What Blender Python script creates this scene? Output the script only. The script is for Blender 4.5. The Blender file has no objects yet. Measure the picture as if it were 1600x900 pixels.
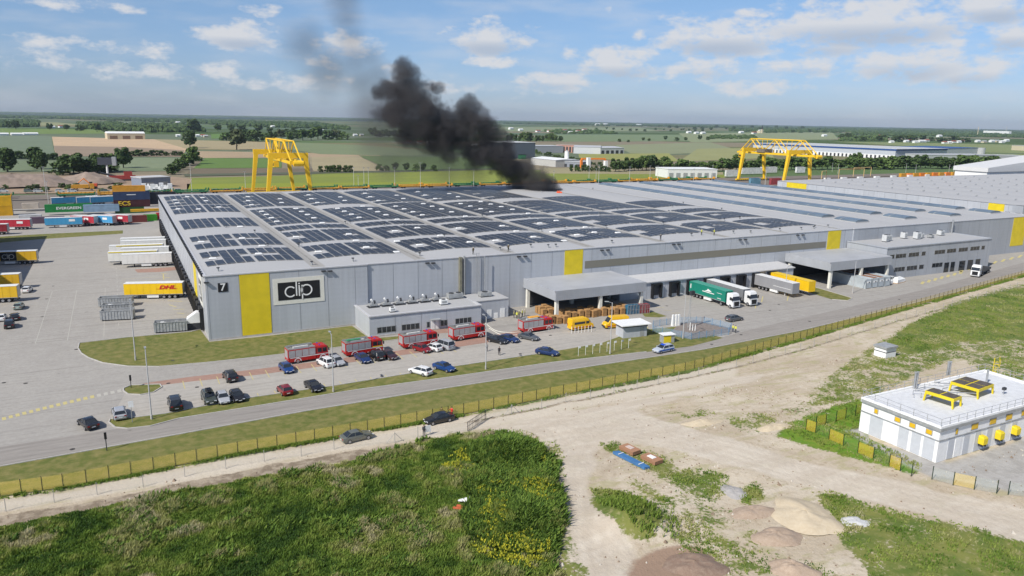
import bpy, bmesh, math, random
import numpy as np
from mathutils import Vector, Matrix
random.seed(7)
RNG = np.random.default_rng(7)
sc = bpy.context.scene
COL = sc.collection
R = math.radians

# ------------------------------------------------------------------ camera model (real survey of the place)
FPX, ROLL = 1176.0, R(1.03)
PITCH = math.atan((450 - 187.2) * math.cos(ROLL) / FPX)
YAW = R(27.69320827)
CAM = Vector((-13.8856, -158.4931, 45.0))
def _basis():
    fh = Vector((math.sin(YAW), math.cos(YAW), 0)); r = Vector((math.cos(YAW), -math.sin(YAW), 0)); up = Vector((0, 0, 1))
    fw = fh * math.cos(PITCH) - up * math.sin(PITCH); u2 = fh * math.sin(PITCH) + up * math.cos(PITCH)
    c, s = math.cos(ROLL), math.sin(ROLL)
    return r * c + u2 * s, -r * s + u2 * c, fw
CR, CU, CF = _basis()
def ray(px, py): return (CF * FPX + CR * (px - 800) - CU * (py - 450)).normalized()
def G(px, py, z=0.0):
    d = ray(px, py); t = (z - CAM.z) / d.z; return CAM + d * t
def onY(px, py, Y):
    d = ray(px, py); t = (Y - CAM.y) / d.y; return CAM + d * t
cam = bpy.data.cameras.new('camera'); camo = bpy.data.objects.new('camera', cam); COL.objects.link(camo)
m = Matrix((CR, CU, -CF)).transposed().to_4x4(); m.translation = CAM
camo.matrix_world = m
cam.sensor_width = 36; cam.lens = FPX / 1600 * 36; cam.clip_start = 1; cam.clip_end = 90000
sc.camera = camo

# ------------------------------------------------------------------ materials
def S(r, g, b, k=1.0):
    f = lambda c: ((c / 255 + 0.055) / 1.055) ** 2.4 if c > 10 else c / 255 / 12.92
    return (f(r) * k, f(g) * k, f(b) * k)
_M = {}
def mat(name, col, rough=0.7, metal=0.0, var=0.08, scale=1.5, spec=0.4, col2=None, emit=0, detail=3.0, bump=0, sxyz=None, alpha=1.0, coat=0):
    if name in _M: return _M[name]
    M = bpy.data.materials.new(name); M.use_nodes = True; nt = M.node_tree; N = nt.nodes; L = nt.links
    b = N['Principled BSDF']; b.inputs['Roughness'].default_value = rough; b.inputs['Metallic'].default_value = metal
    b.inputs['Specular IOR Level'].default_value = spec
    if coat: b.inputs['Coat Weight'].default_value = coat
    if var > 0:
        geo = N.new('ShaderNodeNewGeometry'); n = N.new('ShaderNodeTexNoise'); n.inputs['Scale'].default_value = scale; n.inputs['Detail'].default_value = detail
        if sxyz:
            mp = N.new('ShaderNodeMapping'); mp.inputs['Scale'].default_value = sxyz
            L.new(geo.outputs['Position'], mp.inputs['Vector']); L.new(mp.outputs['Vector'], n.inputs['Vector'])
        else: L.new(geo.outputs['Position'], n.inputs['Vector'])
        cr = N.new('ShaderNodeValToRGB'); e = cr.color_ramp.elements
        c1 = tuple(c * (1 - var) for c in col); c2 = tuple(min(1, c * (1 + var)) for c in (col2 or col))
        if col2: c1 = col; c2 = col2
        e[0].position = .36; e[1].position = .64; e[0].color = (*c1, 1); e[1].color = (*c2, 1)
        L.new(n.outputs['Fac'], cr.inputs['Fac']); L.new(cr.outputs['Color'], b.inputs['Base Color'])
        if bump:
            bp = N.new('ShaderNodeBump'); bp.inputs['Strength'].default_value = bump; bp.inputs['Distance'].default_value = .3
            L.new(n.outputs['Fac'], bp.inputs['Height']); L.new(bp.outputs['Normal'], b.inputs['Normal'])
    else: b.inputs['Base Color'].default_value = (*col, 1)
    if emit:
        b.inputs['Emission Color'].default_value = (*col, 1); b.inputs['Emission Strength'].default_value = emit
    _M[name] = M; return M
def ground_mat(name, col, dark, light, s1=.03, s2=.6, k=.5, rough=.92, stretch=(1, 1, 1), fine=None, streak=0):
    """two scales of stains mixed over a base colour"""
    if name in _M: return _M[name]
    M = bpy.data.materials.new(name); M.use_nodes = True; nt = M.node_tree; N = nt.nodes; L = nt.links
    b = N['Principled BSDF']; b.inputs['Roughness'].default_value = rough; b.inputs['Specular IOR Level'].default_value = .25
    geo = N.new('ShaderNodeNewGeometry'); mp = N.new('ShaderNodeMapping'); mp.inputs['Scale'].default_value = stretch
    L.new(geo.outputs['Position'], mp.inputs['Vector'])
    def noi(s, d):
        n = N.new('ShaderNodeTexNoise'); n.inputs['Scale'].default_value = s; n.inputs['Detail'].default_value = d; n.inputs['Roughness'].default_value = .6
        L.new(mp.outputs['Vector'], n.inputs['Vector']); return n
    def mr(src, a, c, lo, hi):
        r = N.new('ShaderNodeMapRange'); r.inputs['From Min'].default_value = a; r.inputs['From Max'].default_value = c
        r.inputs['To Min'].default_value = lo; r.inputs['To Max'].default_value = hi; L.new(src, r.inputs['Value']); return r.outputs['Result']
    a = mr(noi(s1, 5).outputs['Fac'], .4, .7, 0, k); c = mr(noi(s2, 6).outputs['Fac'], .4, .72, 0, k)
    x = N.new('ShaderNodeMix'); x.data_type = 'RGBA'; x.inputs['A'].default_value = (*col, 1); x.inputs['B'].default_value = (*dark, 1); L.new(a, x.inputs['Factor'])
    y = N.new('ShaderNodeMix'); y.data_type = 'RGBA'; L.new(x.outputs['Result'], y.inputs['A']); y.inputs['B'].default_value = (*light, 1); L.new(c, y.inputs['Factor'])
    out = y.outputs['Result']
    if streak:
        mp2 = N.new('ShaderNodeMapping'); mp2.inputs['Scale'].default_value = (.035, 1.5, 1); mp2.inputs['Rotation'].default_value = (0, 0, streak); L.new(geo.outputs['Position'], mp2.inputs['Vector']); ns = N.new('ShaderNodeTexNoise'); ns.inputs['Scale'].default_value = 1; ns.inputs['Detail'].default_value = 4; L.new(mp2.outputs['Vector'], ns.inputs['Vector'])
        zs = N.new('ShaderNodeMix'); zs.data_type = 'RGBA'; L.new(mr(ns.outputs['Fac'], .52, .70, 0, .45), zs.inputs['Factor']); L.new(out, zs.inputs['A']); zs.inputs['B'].default_value = (*[c * .72 for c in dark], 1); out = zs.outputs['Result']
        nv = N.new('ShaderNodeTexNoise'); nv.inputs['Scale'].default_value = .55; nv.inputs['Detail'].default_value = 2; L.new(geo.outputs['Position'], nv.inputs['Vector'])
        zo = N.new('ShaderNodeMix'); zo.data_type = 'RGBA'; L.new(mr(nv.outputs['Fac'], .70, .78, 0, .5), zo.inputs['Factor']); L.new(out, zo.inputs['A']); zo.inputs['B'].default_value = (*[c * .5 for c in dark], 1); out = zo.outputs['Result']
    if fine:
        n = noi(fine, 3); z = N.new('ShaderNodeMix'); z.data_type = 'RGBA'; z.blend_type = 'MULTIPLY'; z.inputs['Factor'].default_value = 1
        v = mr(n.outputs['Fac'], .3, .7, .92, 1.06); L.new(out, z.inputs['A']); L.new(v, z.inputs['B']); out = z.outputs['Result']
    L.new(out, b.inputs['Base Color']); _M[name] = M; return M

# ------------------------------------------------------------------ mesh builder
class MB:
    def __init__(s): s.v = []; s.f = []; s.mi = []; s.m = []
    def _mi(s, m):
        if m not in s.m: s.m.append(m)
        return s.m.index(m)
    def face(s, pts, m):
        n = len(s.v); s.v += [tuple(p) for p in pts]; s.f.append(tuple(range(n, n + len(pts)))); s.mi.append(s._mi(m)); return s
    def box(s, x0, x1, y0, y1, z0, z1, m, mtop=None):
        n = len(s.v); s.v += [(x0, y0, z0), (x1, y0, z0), (x1, y1, z0), (x0, y1, z0), (x0, y0, z1), (x1, y0, z1), (x1, y1, z1), (x0, y1, z1)]
        i = s._mi(m); j = s._mi(mtop) if mtop else i
        for f, k in (((0, 3, 2, 1), i), ((4, 5, 6, 7), j), ((0, 1, 5, 4), i), ((1, 2, 6, 5), i), ((2, 3, 7, 6), i), ((3, 0, 4, 7), i)):
            s.f.append(tuple(n + a for a in f)); s.mi.append(k)
        return s
    def loft(s, rings, m, cap=True, mats=None):
        """rings of equal length, closed sections"""
        k = len(rings[0]); n = len(s.v); i0 = s._mi(m)
        for r in rings: s.v += [tuple(p) for p in r]
        for a in range(len(rings) - 1):
            for c in range(k):
                d = (c + 1) % k
                s.f.append((n + a * k + c, n + a * k + d, n + (a + 1) * k + d, n + (a + 1) * k + c)); s.mi.append(i0)
        if cap:
            s.f.append(tuple(n + c for c in reversed(range(k)))); s.mi.append(i0)
            s.f.append(tuple(n + (len(rings) - 1) * k + c for c in range(k))); s.mi.append(i0)
        return s
    def tube(s, p, q, r, m, n=6, r2=None):
        p = Vector(p); q = Vector(q); d = (q - p)
        if d.length < 1e-6: return s
        d.normalize(); a = Vector((0, 0, 1)) if abs(d.z) < .9 else Vector((1, 0, 0))
        u = d.cross(a).normalized(); w = d.cross(u); r2 = r if r2 is None else r2
        ring = lambda c, rr: [c + (u * math.cos(t) + w * math.sin(t)) * rr for t in [2 * math.pi * i / n for i in range(n)]]
        return s.loft([ring(p, r), ring(q, r2)], m)
    def cylY(s, x, y0, y1, z, r, m, n=14):
        return s.tube((x, y0, z), (x, y1, z), r, m, n)
    def prism(s, poly, z0, z1, m, mtop=None):
        k = len(poly); n = len(s.v); i = s._mi(m); j = s._mi(mtop) if mtop else i
        s.v += [(p[0], p[1], z0) for p in poly] + [(p[0], p[1], z1) for p in poly]
        for c in range(k): s.f.append((n + c, n + (c + 1) % k, n + k + (c + 1) % k, n + k + c)); s.mi.append(i)
        s.f.append(tuple(n + k + c for c in range(k))); s.mi.append(j)
        s.f.append(tuple(n + c for c in reversed(range(k)))); s.mi.append(i)
        return s
    def mesh(s, name, smooth=False):
        me = bpy.data.meshes.new(name); me.from_pydata(s.v, [], s.f)
        for m in s.m: me.materials.append(m)
        me.polygons.foreach_set('material_index', s.mi)
        if smooth: me.polygons.foreach_set('use_smooth', [True] * len(s.f))
        me.update(); return me
    def build(s, name, parent=None, smooth=False, loc=None, fix=True):
        me = s.mesh(name, smooth)
        if fix:
            bm = bmesh.new(); bm.from_mesh(me); bmesh.ops.remove_doubles(bm, verts=bm.verts, dist=1e-4) if smooth else None
            bmesh.ops.recalc_face_normals(bm, faces=bm.faces); bm.to_mesh(me); bm.free()
        o = bpy.data.objects.new(name, me); COL.objects.link(o)
        if parent: o.parent = parent
        if loc is not None: o.location = loc
        return o
def tag(o, label=None, cat=None, group=None, kind=None):
    if label: o['label'] = label
    if cat: o['category'] = cat
    if group: o['group'] = group
    if kind: o['kind'] = kind
    return o
def empty(name, loc=(0, 0, 0), rz=0, label=None, cat=None, group=None):
    o = bpy.data.objects.new(name, None); COL.objects.link(o); o.location = loc; o.rotation_euler = (0, 0, rz); o.empty_display_size = .1
    return tag(o, label, cat, group)
KIDS = {}
def copy_tree(o, parent=None, smat=None):
    c = o.copy(); COL.objects.link(c); c.parent = parent
    if smat and c.type == 'MESH':
        for i, sl in enumerate(c.material_slots):
            if sl.material and sl.material.name in smat:
                nm_ = smat[sl.material.name]; sl.link = 'OBJECT'; sl.material = nm_
    if o.name not in KIDS: KIDS[o.name] = list(o.children)
    for ch in KIDS[o.name]: copy_tree(ch, c, smat)
    return c
def put(proto, loc, rz=0, label=None, cat=None, group=None, smat=None, scale=None):
    """first use moves the prototype itself, later uses copy it"""
    if proto.get('_used'): o = copy_tree(proto, None, smat)
    else:
        o = proto; KIDS[o.name] = list(o.children)
        if smat: raise RuntimeError('first use must be plain')
        proto['_used'] = 1
    o.location = loc; o.rotation_euler = (0, 0, rz)
    if scale: o.scale = scale if hasattr(scale, '__len__') else (scale,) * 3
    return tag(o, label, cat, group)
def sheet(name, pts, z, m, kind='structure', label=None):
    b = MB(); b.face([(p[0], p[1], z) for p in pts], m); o = b.build(name, fix=False)
    me = o.data
    bm = bmesh.new(); bm.from_mesh(me); bmesh.ops.triangulate(bm, faces=bm.faces)
    for f in bm.faces:
        if f.normal.z < 0: f.normal_flip()
    bm.to_mesh(me); bm.free()
    return tag(o, label=label, kind=kind)
def gp(pts, z=0.0): return [G(x, y, z) for x, y in pts]
def text_mesh(txt, size, m, italic=False, bold=0.0, ext=0.02, sx=1.0):
    cu = bpy.data.curves.new('lettering', 'FONT'); cu.body = txt; cu.size = size; cu.extrude = ext; cu.offset = bold; cu.align_x = 'CENTER'; cu.align_y = 'CENTER'
    if italic: cu.shear = .3
    o = bpy.data.objects.new('tmp', cu); COL.objects.link(o); bpy.context.view_layer.update()
    me = bpy.data.meshes.new_from_object(o.evaluated_get(bpy.context.evaluated_depsgraph_get())); bpy.data.objects.remove(o)
    me.materials.clear(); me.materials.append(m)
    for v in me.vertices: v.co.x *= sx
    return me
def put_text(name, txt, size, m, parent, loc, rot=(R(90), 0, 0), **k):
    me = text_mesh(txt, size, m, **k); o = bpy.data.objects.new(name, me); COL.objects.link(o); o.parent = parent; o.location = loc; o.rotation_euler = rot
    return o

# ------------------------------------------------------------------ light and sky
SUN_AZ, SUN_EL = R(250), R(44)
sun = bpy.data.lights.new('sun', 'SUN'); sun.energy = 4.7; sun.angle = R(.53); sun.color = (1, .95, .87)
so = bpy.data.objects.new('sun', sun); COL.objects.link(so)
sd = Vector((math.sin(SUN_AZ) * math.cos(SUN_EL), math.cos(SUN_AZ) * math.cos(SUN_EL), math.sin(SUN_EL)))
so.rotation_euler = (-sd).to_track_quat('-Z', 'Y').to_euler(); so.location = (-200, -50, 200)
W = bpy.data.worlds.new('World'); sc.world = W; W.use_nodes = True; nt = W.node_tree; N = nt.nodes; L = nt.links
bg = N['Background']; bg.inputs['Strength'].default_value = .094
sky = N.new('ShaderNodeTexSky'); sky.sky_type = 'NISHITA'; sky.sun_disc = False; sky.sun_elevation = SUN_EL; sky.sun_rotation = SUN_AZ; sky.altitude = 100; sky.air_density = 1.0; sky.dust_density = .3; sky.ozone_density = 2.0
def clouds():
    """a cloud layer laid out by compass bearing and elevation"""
    def mth(op, a, b=None, c=None):
        n = N.new('ShaderNodeMath'); n.operation = op
        for i, v in enumerate((a, b, c)):
            if v is None: continue
            if isinstance(v, (int, float)): n.inputs[i].default_value = v
            else: L.new(v, n.inputs[i])
        return n.outputs[0]
    tc = N.new('ShaderNodeTexCoord'); sep = N.new('ShaderNodeSeparateXYZ'); L.new(tc.outputs['Generated'], sep.inputs[0])
    x, y, z = sep.outputs
    az = mth('ARCTAN2', x, y); el = mth('ARCSINE', z)
    # cloud list from the photograph: centre (px,py), half size (px)
    cl = [(765, 62, 58, 22, 1), (775, 96, 45, 9, .8), (375, 57, 50, 17, 1), (345, 110, 36, 11, .85), (80, 66, 60, 13, .3), (215, 76, 55, 12, .4), (180, 112, 50, 12, .5),
          (60, 92, 80, 18, .1), (120, 8, 80, 9, .45), (410, 14, 30, 9, .6), (545, 70, 45, 18, .75), (500, 92, 50, 14, .4), (1130, 58, 90, 26, 1), (1180, 22, 40, 8, .5), (1000, 54, 12, 9, .9), (948, 15, 9, 8, .8), (1060, 55, 22, 10, .8),
          (1360, 35, 130, 30, 1), (1290, 68, 80, 18, .8), (1560, 10, 45, 20, 1), (1580, 55, 40, 20, .9), (1420, 98, 75, 26, .85), (1515, 112, 50, 22, .85), (970, 102, 60, 22, .9), (860, 128, 70, 14, .7),
          (1100, 106, 60, 20, .6), (1185, 137, 60, 13, .75), (1260, 105, 70, 14, .6), (930, 88, 60, 10, .4), (640, 120, 60, 14, .4), (250, 112, 45, 12, .45), (700, 130, 90, 14, .35), (440, 130, 120, 14, .35), (1500, 66, 16, 8, .5)]
    nz = N.new('ShaderNodeTexNoise'); nz.inputs['Detail'].default_value = 7; nz.inputs['Roughness'].default_value = .62; nz.inputs['Scale'].default_value = 1
    cb = N.new('ShaderNodeCombineXYZ'); L.new(mth('MULTIPLY', az, 26.0), cb.inputs[0]); L.new(mth('MULTIPLY', el, 50.0), cb.inputs[1]); L.new(cb.outputs[0], nz.inputs['Vector'])
    nz2 = N.new('ShaderNodeTexNoise'); nz2.inputs['Detail'].default_value = 4; nz2.inputs['Scale'].default_value = 1
    cb2 = N.new('ShaderNodeCombineXYZ'); L.new(mth('MULTIPLY', az, 9.0), cb2.inputs[0]); L.new(mth('MULTIPLY', el, 40.0), cb2.inputs[1]); L.new(cb2.outputs[0], nz2.inputs['Vector'])
    tot = None; und = None
    for (px, py, hw, hh, w) in cl:
        d = ray(px, py); a0 = math.atan2(d.x, d.y); e0 = math.asin(d.z); k = 1 / FPX * .93
        da = mth('MULTIPLY', mth('SUBTRACT', az, a0), 1 / (hw * k * 1.25)); de = mth('MULTIPLY', mth('SUBTRACT', el, e0), 1 / (hh * k * 1.3))
        q = mth('SUBTRACT', w, mth('ADD', mth('MULTIPLY', da, da), mth('MULTIPLY', de, de)))
        q = mth('MAXIMUM', q, -1.0)
        tot = q if tot is None else mth('MAXIMUM', tot, q)
        if hh > 13:
            u = mth('MULTIPLY', mth('MAXIMUM', q, 0), mth('MULTIPLY', de, -1.0)); und = u if und is None else mth('MAXIMUM', und, u)
    dens = mth('ADD', tot, mth('MULTIPLY', mth('SUBTRACT', nz.outputs['Fac'], .53), 5.2))
    r = N.new('ShaderNodeMapRange'); r.interpolation_type = 'SMOOTHSTEP'; r.inputs['From Min'].default_value = -.55; r.inputs['From Max'].default_value = .85; L.new(dens, r.inputs['Value'])
    f = mth('MULTIPLY', r.outputs['Result'], .9)
    # thin broad veil
    v = N.new('ShaderNodeMapRange'); v.interpolation_type = 'SMOOTHSTEP'; v.inputs['From Min'].default_value = .42; v.inputs['From Max'].default_value = .75; v.inputs['To Max'].default_value = .28; L.new(nz2.outputs['Fac'], v.inputs['Value'])
    f = mth('MAXIMUM', f, v.outputs['Result'])
    # rest of the sky dome away from this view: scattered cumulus
    away = N.new('ShaderNodeMapRange'); away.inputs['From Min'].default_value = .30; away.inputs['From Max'].default_value = .5; L.new(el, away.inputs['Value'])
    nz3 = N.new('ShaderNodeTexNoise'); nz3.inputs['Scale'].default_value = 3.2; nz3.inputs['Detail'].default_value = 6; L.new(tc.outputs['Generated'], nz3.inputs['Vector'])
    hi = N.new('ShaderNodeMapRange'); hi.interpolation_type = 'SMOOTHSTEP'; hi.inputs['From Min'].default_value = .52; hi.inputs['From Max'].default_value = .66; hi.inputs['To Max'].default_value = .85; L.new(nz3.outputs['Fac'], hi.inputs['Value'])
    f = mth('MAXIMUM', f, mth('MULTIPLY', hi.outputs['Result'], away.outputs['Result']))
    # cloud colour: lit tops, blue-grey undersides
    cm = N.new('ShaderNodeMix'); cm.data_type = 'RGBA'; cm.inputs['A'].default_value = (7.9, 7.75, 7.7, 1); cm.inputs['B'].default_value = (4.6, 5.2, 6.2, 1)
    L.new(mth('MINIMUM', mth('MULTIPLY', mth('ADD', und, .12), 2.1), 1.0), cm.inputs['Factor'])
    mx = N.new('ShaderNodeMix'); mx.data_type = 'RGBA'; L.new(f, mx.inputs['Factor']); tn = N.new('ShaderNodeMix'); tn.data_type = 'RGBA'; tn.blend_type = 'MULTIPLY'; tn.inputs['Factor'].default_value = 1; gm = N.new('ShaderNodeMix'); gm.data_type = 'RGBA'; gm.inputs['A'].default_value = (.54, .66, 1.06, 1); gm.inputs['B'].default_value = (.78, .90, 1.08, 1); ge = N.new('ShaderNodeMapRange'); ge.inputs['From Min'].default_value = 0; ge.inputs['From Max'].default_value = .16; L.new(el, ge.inputs['Value']); L.new(ge.outputs['Result'], gm.inputs['Factor']); L.new(gm.outputs['Result'], tn.inputs['B']); L.new(sky.outputs['Color'], tn.inputs['A']); L.new(tn.outputs['Result'], mx.inputs['A']); L.new(cm.outputs['Result'], mx.inputs['B'])
    L.new(mx.outputs['Result'], bg.inputs['Color'])
clouds()
W.cycles.sampling_method = 'MANUAL'; W.cycles.sample_map_resolution = 1024
sc.view_settings.view_transform = 'Standard'; sc.view_settings.look = 'None'; sc.view_settings.gamma = 1; sc.view_settings.use_curve_mapping = False
sc.view_settings.exposure = 0.12
sc.cycles.use_denoising = True
sc.cycles.max_bounces = 5; sc.cycles.diffuse_bounces = 2; sc.cycles.glossy_bounces = 2; sc.cycles.transparent_max_bounces = 24; sc.cycles.volume_bounces = 0
sc.cycles.volume_step_rate = 1.0; sc.cycles.volume_max_steps = 256; sc.cycles.use_adaptive_sampling = True; sc.cycles.adaptive_threshold = .02
sc.cycles.caustics_reflective = False; sc.cycles.caustics_refractive = False
# ------------------------------------------------------------------ palette
def cladding(name, col):
    M = bpy.data.materials.new(name); M.use_nodes = True; nt = M.node_tree; N = nt.nodes; L = nt.links; b = N['Principled BSDF']; b.inputs['Roughness'].default_value = .38; b.inputs['Specular IOR Level'].default_value = .5
    geo = N.new('ShaderNodeNewGeometry'); sp = N.new('ShaderNodeSeparateXYZ'); L.new(geo.outputs['Position'], sp.inputs[0])
    def M_(op, a, c=None):
        n = N.new('ShaderNodeMath'); n.operation = op
        for i, v in enumerate((a, c)):
            if v is None: continue
            if isinstance(v, (int, float)): n.inputs[i].default_value = v
            else: L.new(v, n.inputs[i])
        return n.outputs[0]
    px_ = M_('FLOOR', M_('DIVIDE', M_('SUBTRACT', sp.outputs[0], 33.4), 5.9)); py_ = M_('FLOOR', M_('DIVIDE', sp.outputs[1], 6.0)); pz_ = M_('FLOOR', M_('DIVIDE', sp.outputs[2], 1.1))
    cb = N.new('ShaderNodeCombineXYZ'); L.new(px_, cb.inputs[0]); L.new(py_, cb.inputs[1]); L.new(M_('MULTIPLY', pz_, 0.0), cb.inputs[2]); wn = N.new('ShaderNodeTexWhiteNoise'); L.new(cb.outputs[0], wn.inputs['Vector'])
    mp = N.new('ShaderNodeMapping'); mp.inputs['Scale'].default_value = (1.6, 1.6, .07); L.new(geo.outputs['Position'], mp.inputs['Vector']); n1 = N.new('ShaderNodeTexNoise'); n1.inputs['Scale'].default_value = 1.0; n1.inputs['Detail'].default_value = 5; L.new(mp.outputs[0], n1.inputs['Vector'])
    n2 = N.new('ShaderNodeTexNoise'); n2.inputs['Scale'].default_value = .08; n2.inputs['Detail'].default_value = 3; L.new(geo.outputs['Position'], n2.inputs['Vector'])
    rib = M_('MULTIPLY', M_('SINE', M_('MULTIPLY', sp.outputs[2], 2 * math.pi / 1.1)), .012)
    f = M_('ADD', M_('ADD', M_('ADD', M_('MULTIPLY', wn.outputs['Value'], .10), M_('MULTIPLY', n1.outputs['Fac'], .26)), M_('MULTIPLY', n2.outputs['Fac'], .22)), M_('ADD', rib, .71))
    x = N.new('ShaderNodeMix'); x.data_type = 'RGBA'; x.blend_type = 'MULTIPLY'; x.inputs['Factor'].default_value = 1; x.inputs['A'].default_value = (*col, 1); L.new(f, x.inputs['B']); L.new(x.outputs['Result'], b.inputs['Base Color']); _M[name] = M; return M
M_WALL = cladding('cladding', (.44, .46, .49))
M_WALL2 = cladding('cladding_dark', (.36, .38, .41))
M_JOINT = mat('joint', (.25, .26, .28), .7, var=0)
M_ROOF = mat('roof_membrane', (.40, .40, .40), .75, 0, .0, .10, .3, col2=(.53, .53, .525), detail=7)
M_ROOFD = mat('roof_dirty', (.33, .32, .30), .8, 0, 0, .5, .3, col2=(.50, .49, .48), detail=6)
M_YEL = mat('yellow_panel', (.70, .54, .02), .5, 0, .06, .5)
M_BLK = mat('black', (.012, .012, .014), .5, var=0)
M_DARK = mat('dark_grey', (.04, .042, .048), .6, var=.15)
M_WHITE = mat('white_paint', (.78, .78, .76), .5, var=.04)
M_CREAM = mat('cream', (.72, .70, .62), .6, var=.03)
M_GLASS = mat('window_glass', (.025, .03, .036), .12, 0, 0, spec=.6)
M_STEEL = mat('steel', (.42, .43, .44), .4, .5, .08)
M_ZINC = mat('zinc', (.36, .37, .37), .55, .2, .12)
M_CONC = mat('concrete', (.42, .40, .37), .85, var=.1)
M_PV = mat('solar_cell', (.022, .030, .048), .42, 0, .15, .3, .3)
M_SKYL = mat('skylight', (.13, .17, .21), .3, 0, .15, .15, .5)
M_BAND = mat('strip_window', (.20, .19, .155), .35, 0, 0, .06, .5, col2=(.36, .36, .34), detail=3)
M_TYRE = mat('rubber', (.015, .015, .016), .8, var=0)
M_RIM = mat('rim', (.38, .38, .4), .35, .6, 0)
M_HEADL = mat('headlamp', (.7, .72, .75), .15, var=0)
M_TAILL = mat('tail_lamp', (.35, .01, .01), .2, var=0)
M_RED = mat('fire_red', (.43, .018, .018), .3, var=.04)
M_SHUT = mat('shutter', (.42, .42, .43), .4, .3, .05)
M_ORNG = mat('orange', (.75, .22, .03), .6, var=.1)
M_WOOD = mat('crate_wood', (.42, .24, .10), .85, 0, 0, 1.1, col2=(.62, .38, .16))
M_BLUE = mat('blue', (.03, .13, .35), .5, var=.1)
M_ASPH = ground_mat('asphalt', (.285, .262, .235), (.24, .22, .20), (.33, .305, .275), .05, .8, .8, stretch=(.25, 1.6, 1), fine=3, streak=.01)
M_PAVE = ground_mat('paving', (.345, .325, .295), (.285, .265, .24), (.385, .365, .33), .022, .35, .65, stretch=(1, .7, 1), fine=1.6, streak=1.45)
M_LOT = ground_mat('lot_paving', (.385, .36, .32), (.33, .305, .27), (.43, .40, .355), .05, .3, .5, fine=1, streak=.03)
M_REDP = ground_mat('red_paving', (.33, .20, .155), (.27, .17, .135), (.37, .25, .20), .1, 1.2, .7)
M_LAWN = ground_mat('lawn', (.135, .145, .035), (.085, .115, .022), (.25, .21, .08), .09, .7, .9, fine=5)
M_KERB = mat('kerb', (.44, .42, .39), .9, var=.08)
M_PYEL = mat('road_paint_yellow', (.50, .43, .19), .8, 0, 0, 1.2, col2=(.40, .36, .25))
M_PWHT = mat('road_paint', (.43, .41, .36), .8, 0, 0, 1.2, col2=(.40, .38, .33))
M_IRON = mat('drain_iron', (.06, .055, .05), .8, var=.1)

# ------------------------------------------------------------------ site ground
def poly_sheet(name, px, lvl, m): return sheet(name, gp(px), lvl * .004 + (.003 if lvl >= 3 else 0), m)
# one base ground sheet to the horizon (far part), textured as farmland
def farmland():
    M = bpy.data.materials.new('farmland'); M.use_nodes = True; nt = M.node_tree; N = nt.nodes; L = nt.links
    b = N['Principled BSDF']; b.inputs['Roughness'].default_value = .95; b.inputs['Specular IOR Level'].default_value = .1
    geo = N.new('ShaderNodeNewGeometry'); mp = N.new('ShaderNodeMapping'); mp.inputs['Scale'].default_value = (.0011, .0035, 1); mp.inputs['Rotation'].default_value = (0, 0, .3)
    L.new(geo.outputs['Position'], mp.inputs['Vector'])
    v = N.new('ShaderNodeTexVoronoi'); v.inputs['Scale'].default_value = 1.0; v.distance = 'CHEBYCHEV'; L.new(mp.outputs['Vector'], v.inputs['Vector'])
    sep = N.new('ShaderNodeSeparateColor'); L.new(v.outputs['Color'], sep.inputs[0])
    cr = N.new('ShaderNodeValToRGB'); cr.color_ramp.interpolation = 'CONSTANT'; e = cr.color_ramp.elements
    cols = [(.085, .12, .055), (.115, .15, .08), (.07, .11, .035), (.18, .17, .09), (.10, .15, .06), (.13, .16, .10), (.06, .10, .03), (.22, .19, .13), (.10, .14, .085)]
    e[0].color = (*cols[0], 1); e[1].position = 1 / 9; e[1].color = (*cols[1], 1)
    for i, c in enumerate(cols[2:], 2): q = e.new(i / 9); q.color = (*c, 1)
    L.new(sep.outputs[0], cr.inputs['Fac'])
    n = N.new('ShaderNodeTexNoise'); n.inputs['Scale'].default_value = .02; n.inputs['Detail'].default_value = 5; L.new(geo.outputs['Position'], n.inputs['Vector'])
    r = N.new('ShaderNodeMapRange'); r.inputs['To Min'].default_value = .8; r.inputs['To Max'].default_value = 1.2; L.new(n.outputs['Fac'], r.inputs['Value'])
    x = N.new('ShaderNodeMix'); x.data_type = 'RGBA'; x.blend_type = 'MULTIPLY'; x.inputs['Factor'].default_value = 1; L.new(cr.outputs['Color'], x.inputs['A']); L.new(r.outputs['Result'], x.inputs['B'])
    L.new(x.outputs['Result'], b.inputs['Base Color']); return M
sheet('ground', [(-30000, -3000), (40000, -3000), (40000, 40000), (-30000, 40000)], -.8, farmland())
# paved yard: everything inside the yellow fence
FB = [(0, 775), (99, 762), (205, 742), (340, 715), (520, 684), (700, 652), (880, 617), (1070, 581), (1250, 531), (1400, 487), (1500, 459), (1600, 431)]  # fence foot
FBW = [G(*p) for p in FB]
yard_pts = [(-90, -57.5)] + [(p.x, p.y) for p in FBW] + [(330, 2), (330, 172), (300, 262), (-140, 262), (-140, -56)]
sheet('yard', yard_pts, 0, M_PAVE)
road_top = [(-60, 708), (0, 698), (100, 683), (200, 667), (400, 633), (560, 608), (700, 590), (860, 567), (1010, 548), (1100, 535), (1180, 513), (1300, 486), (1450, 451), (1600, 410)]
road_bot = [(1600, 426), (1500, 455), (1400, 481), (1250, 517), (1100, 546), (900, 576), (700, 606), (480, 642), (240, 686), (0, 729), (-60, 739)]
poly_sheet('road', road_top + road_bot, 1, M_ASPH)
poly_sheet('verge', [(x, y - .6) for x, y in reversed(road_bot)] + [(1600, 430.5), (1500, 458.5), (1400, 486.5), (1250, 530.5), (1070, 580.5), (880, 617), (700, 652), (520, 684), (340, 715), (205, 742), (99, 762), (0, 776), (-60, 785)], 2, M_LAWN)
lot_up = [(200, 607), (260, 600), (400, 584), (520, 570), (700, 546), (830, 522), (900, 517), (1000, 512), (1010, 545)]
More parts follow.
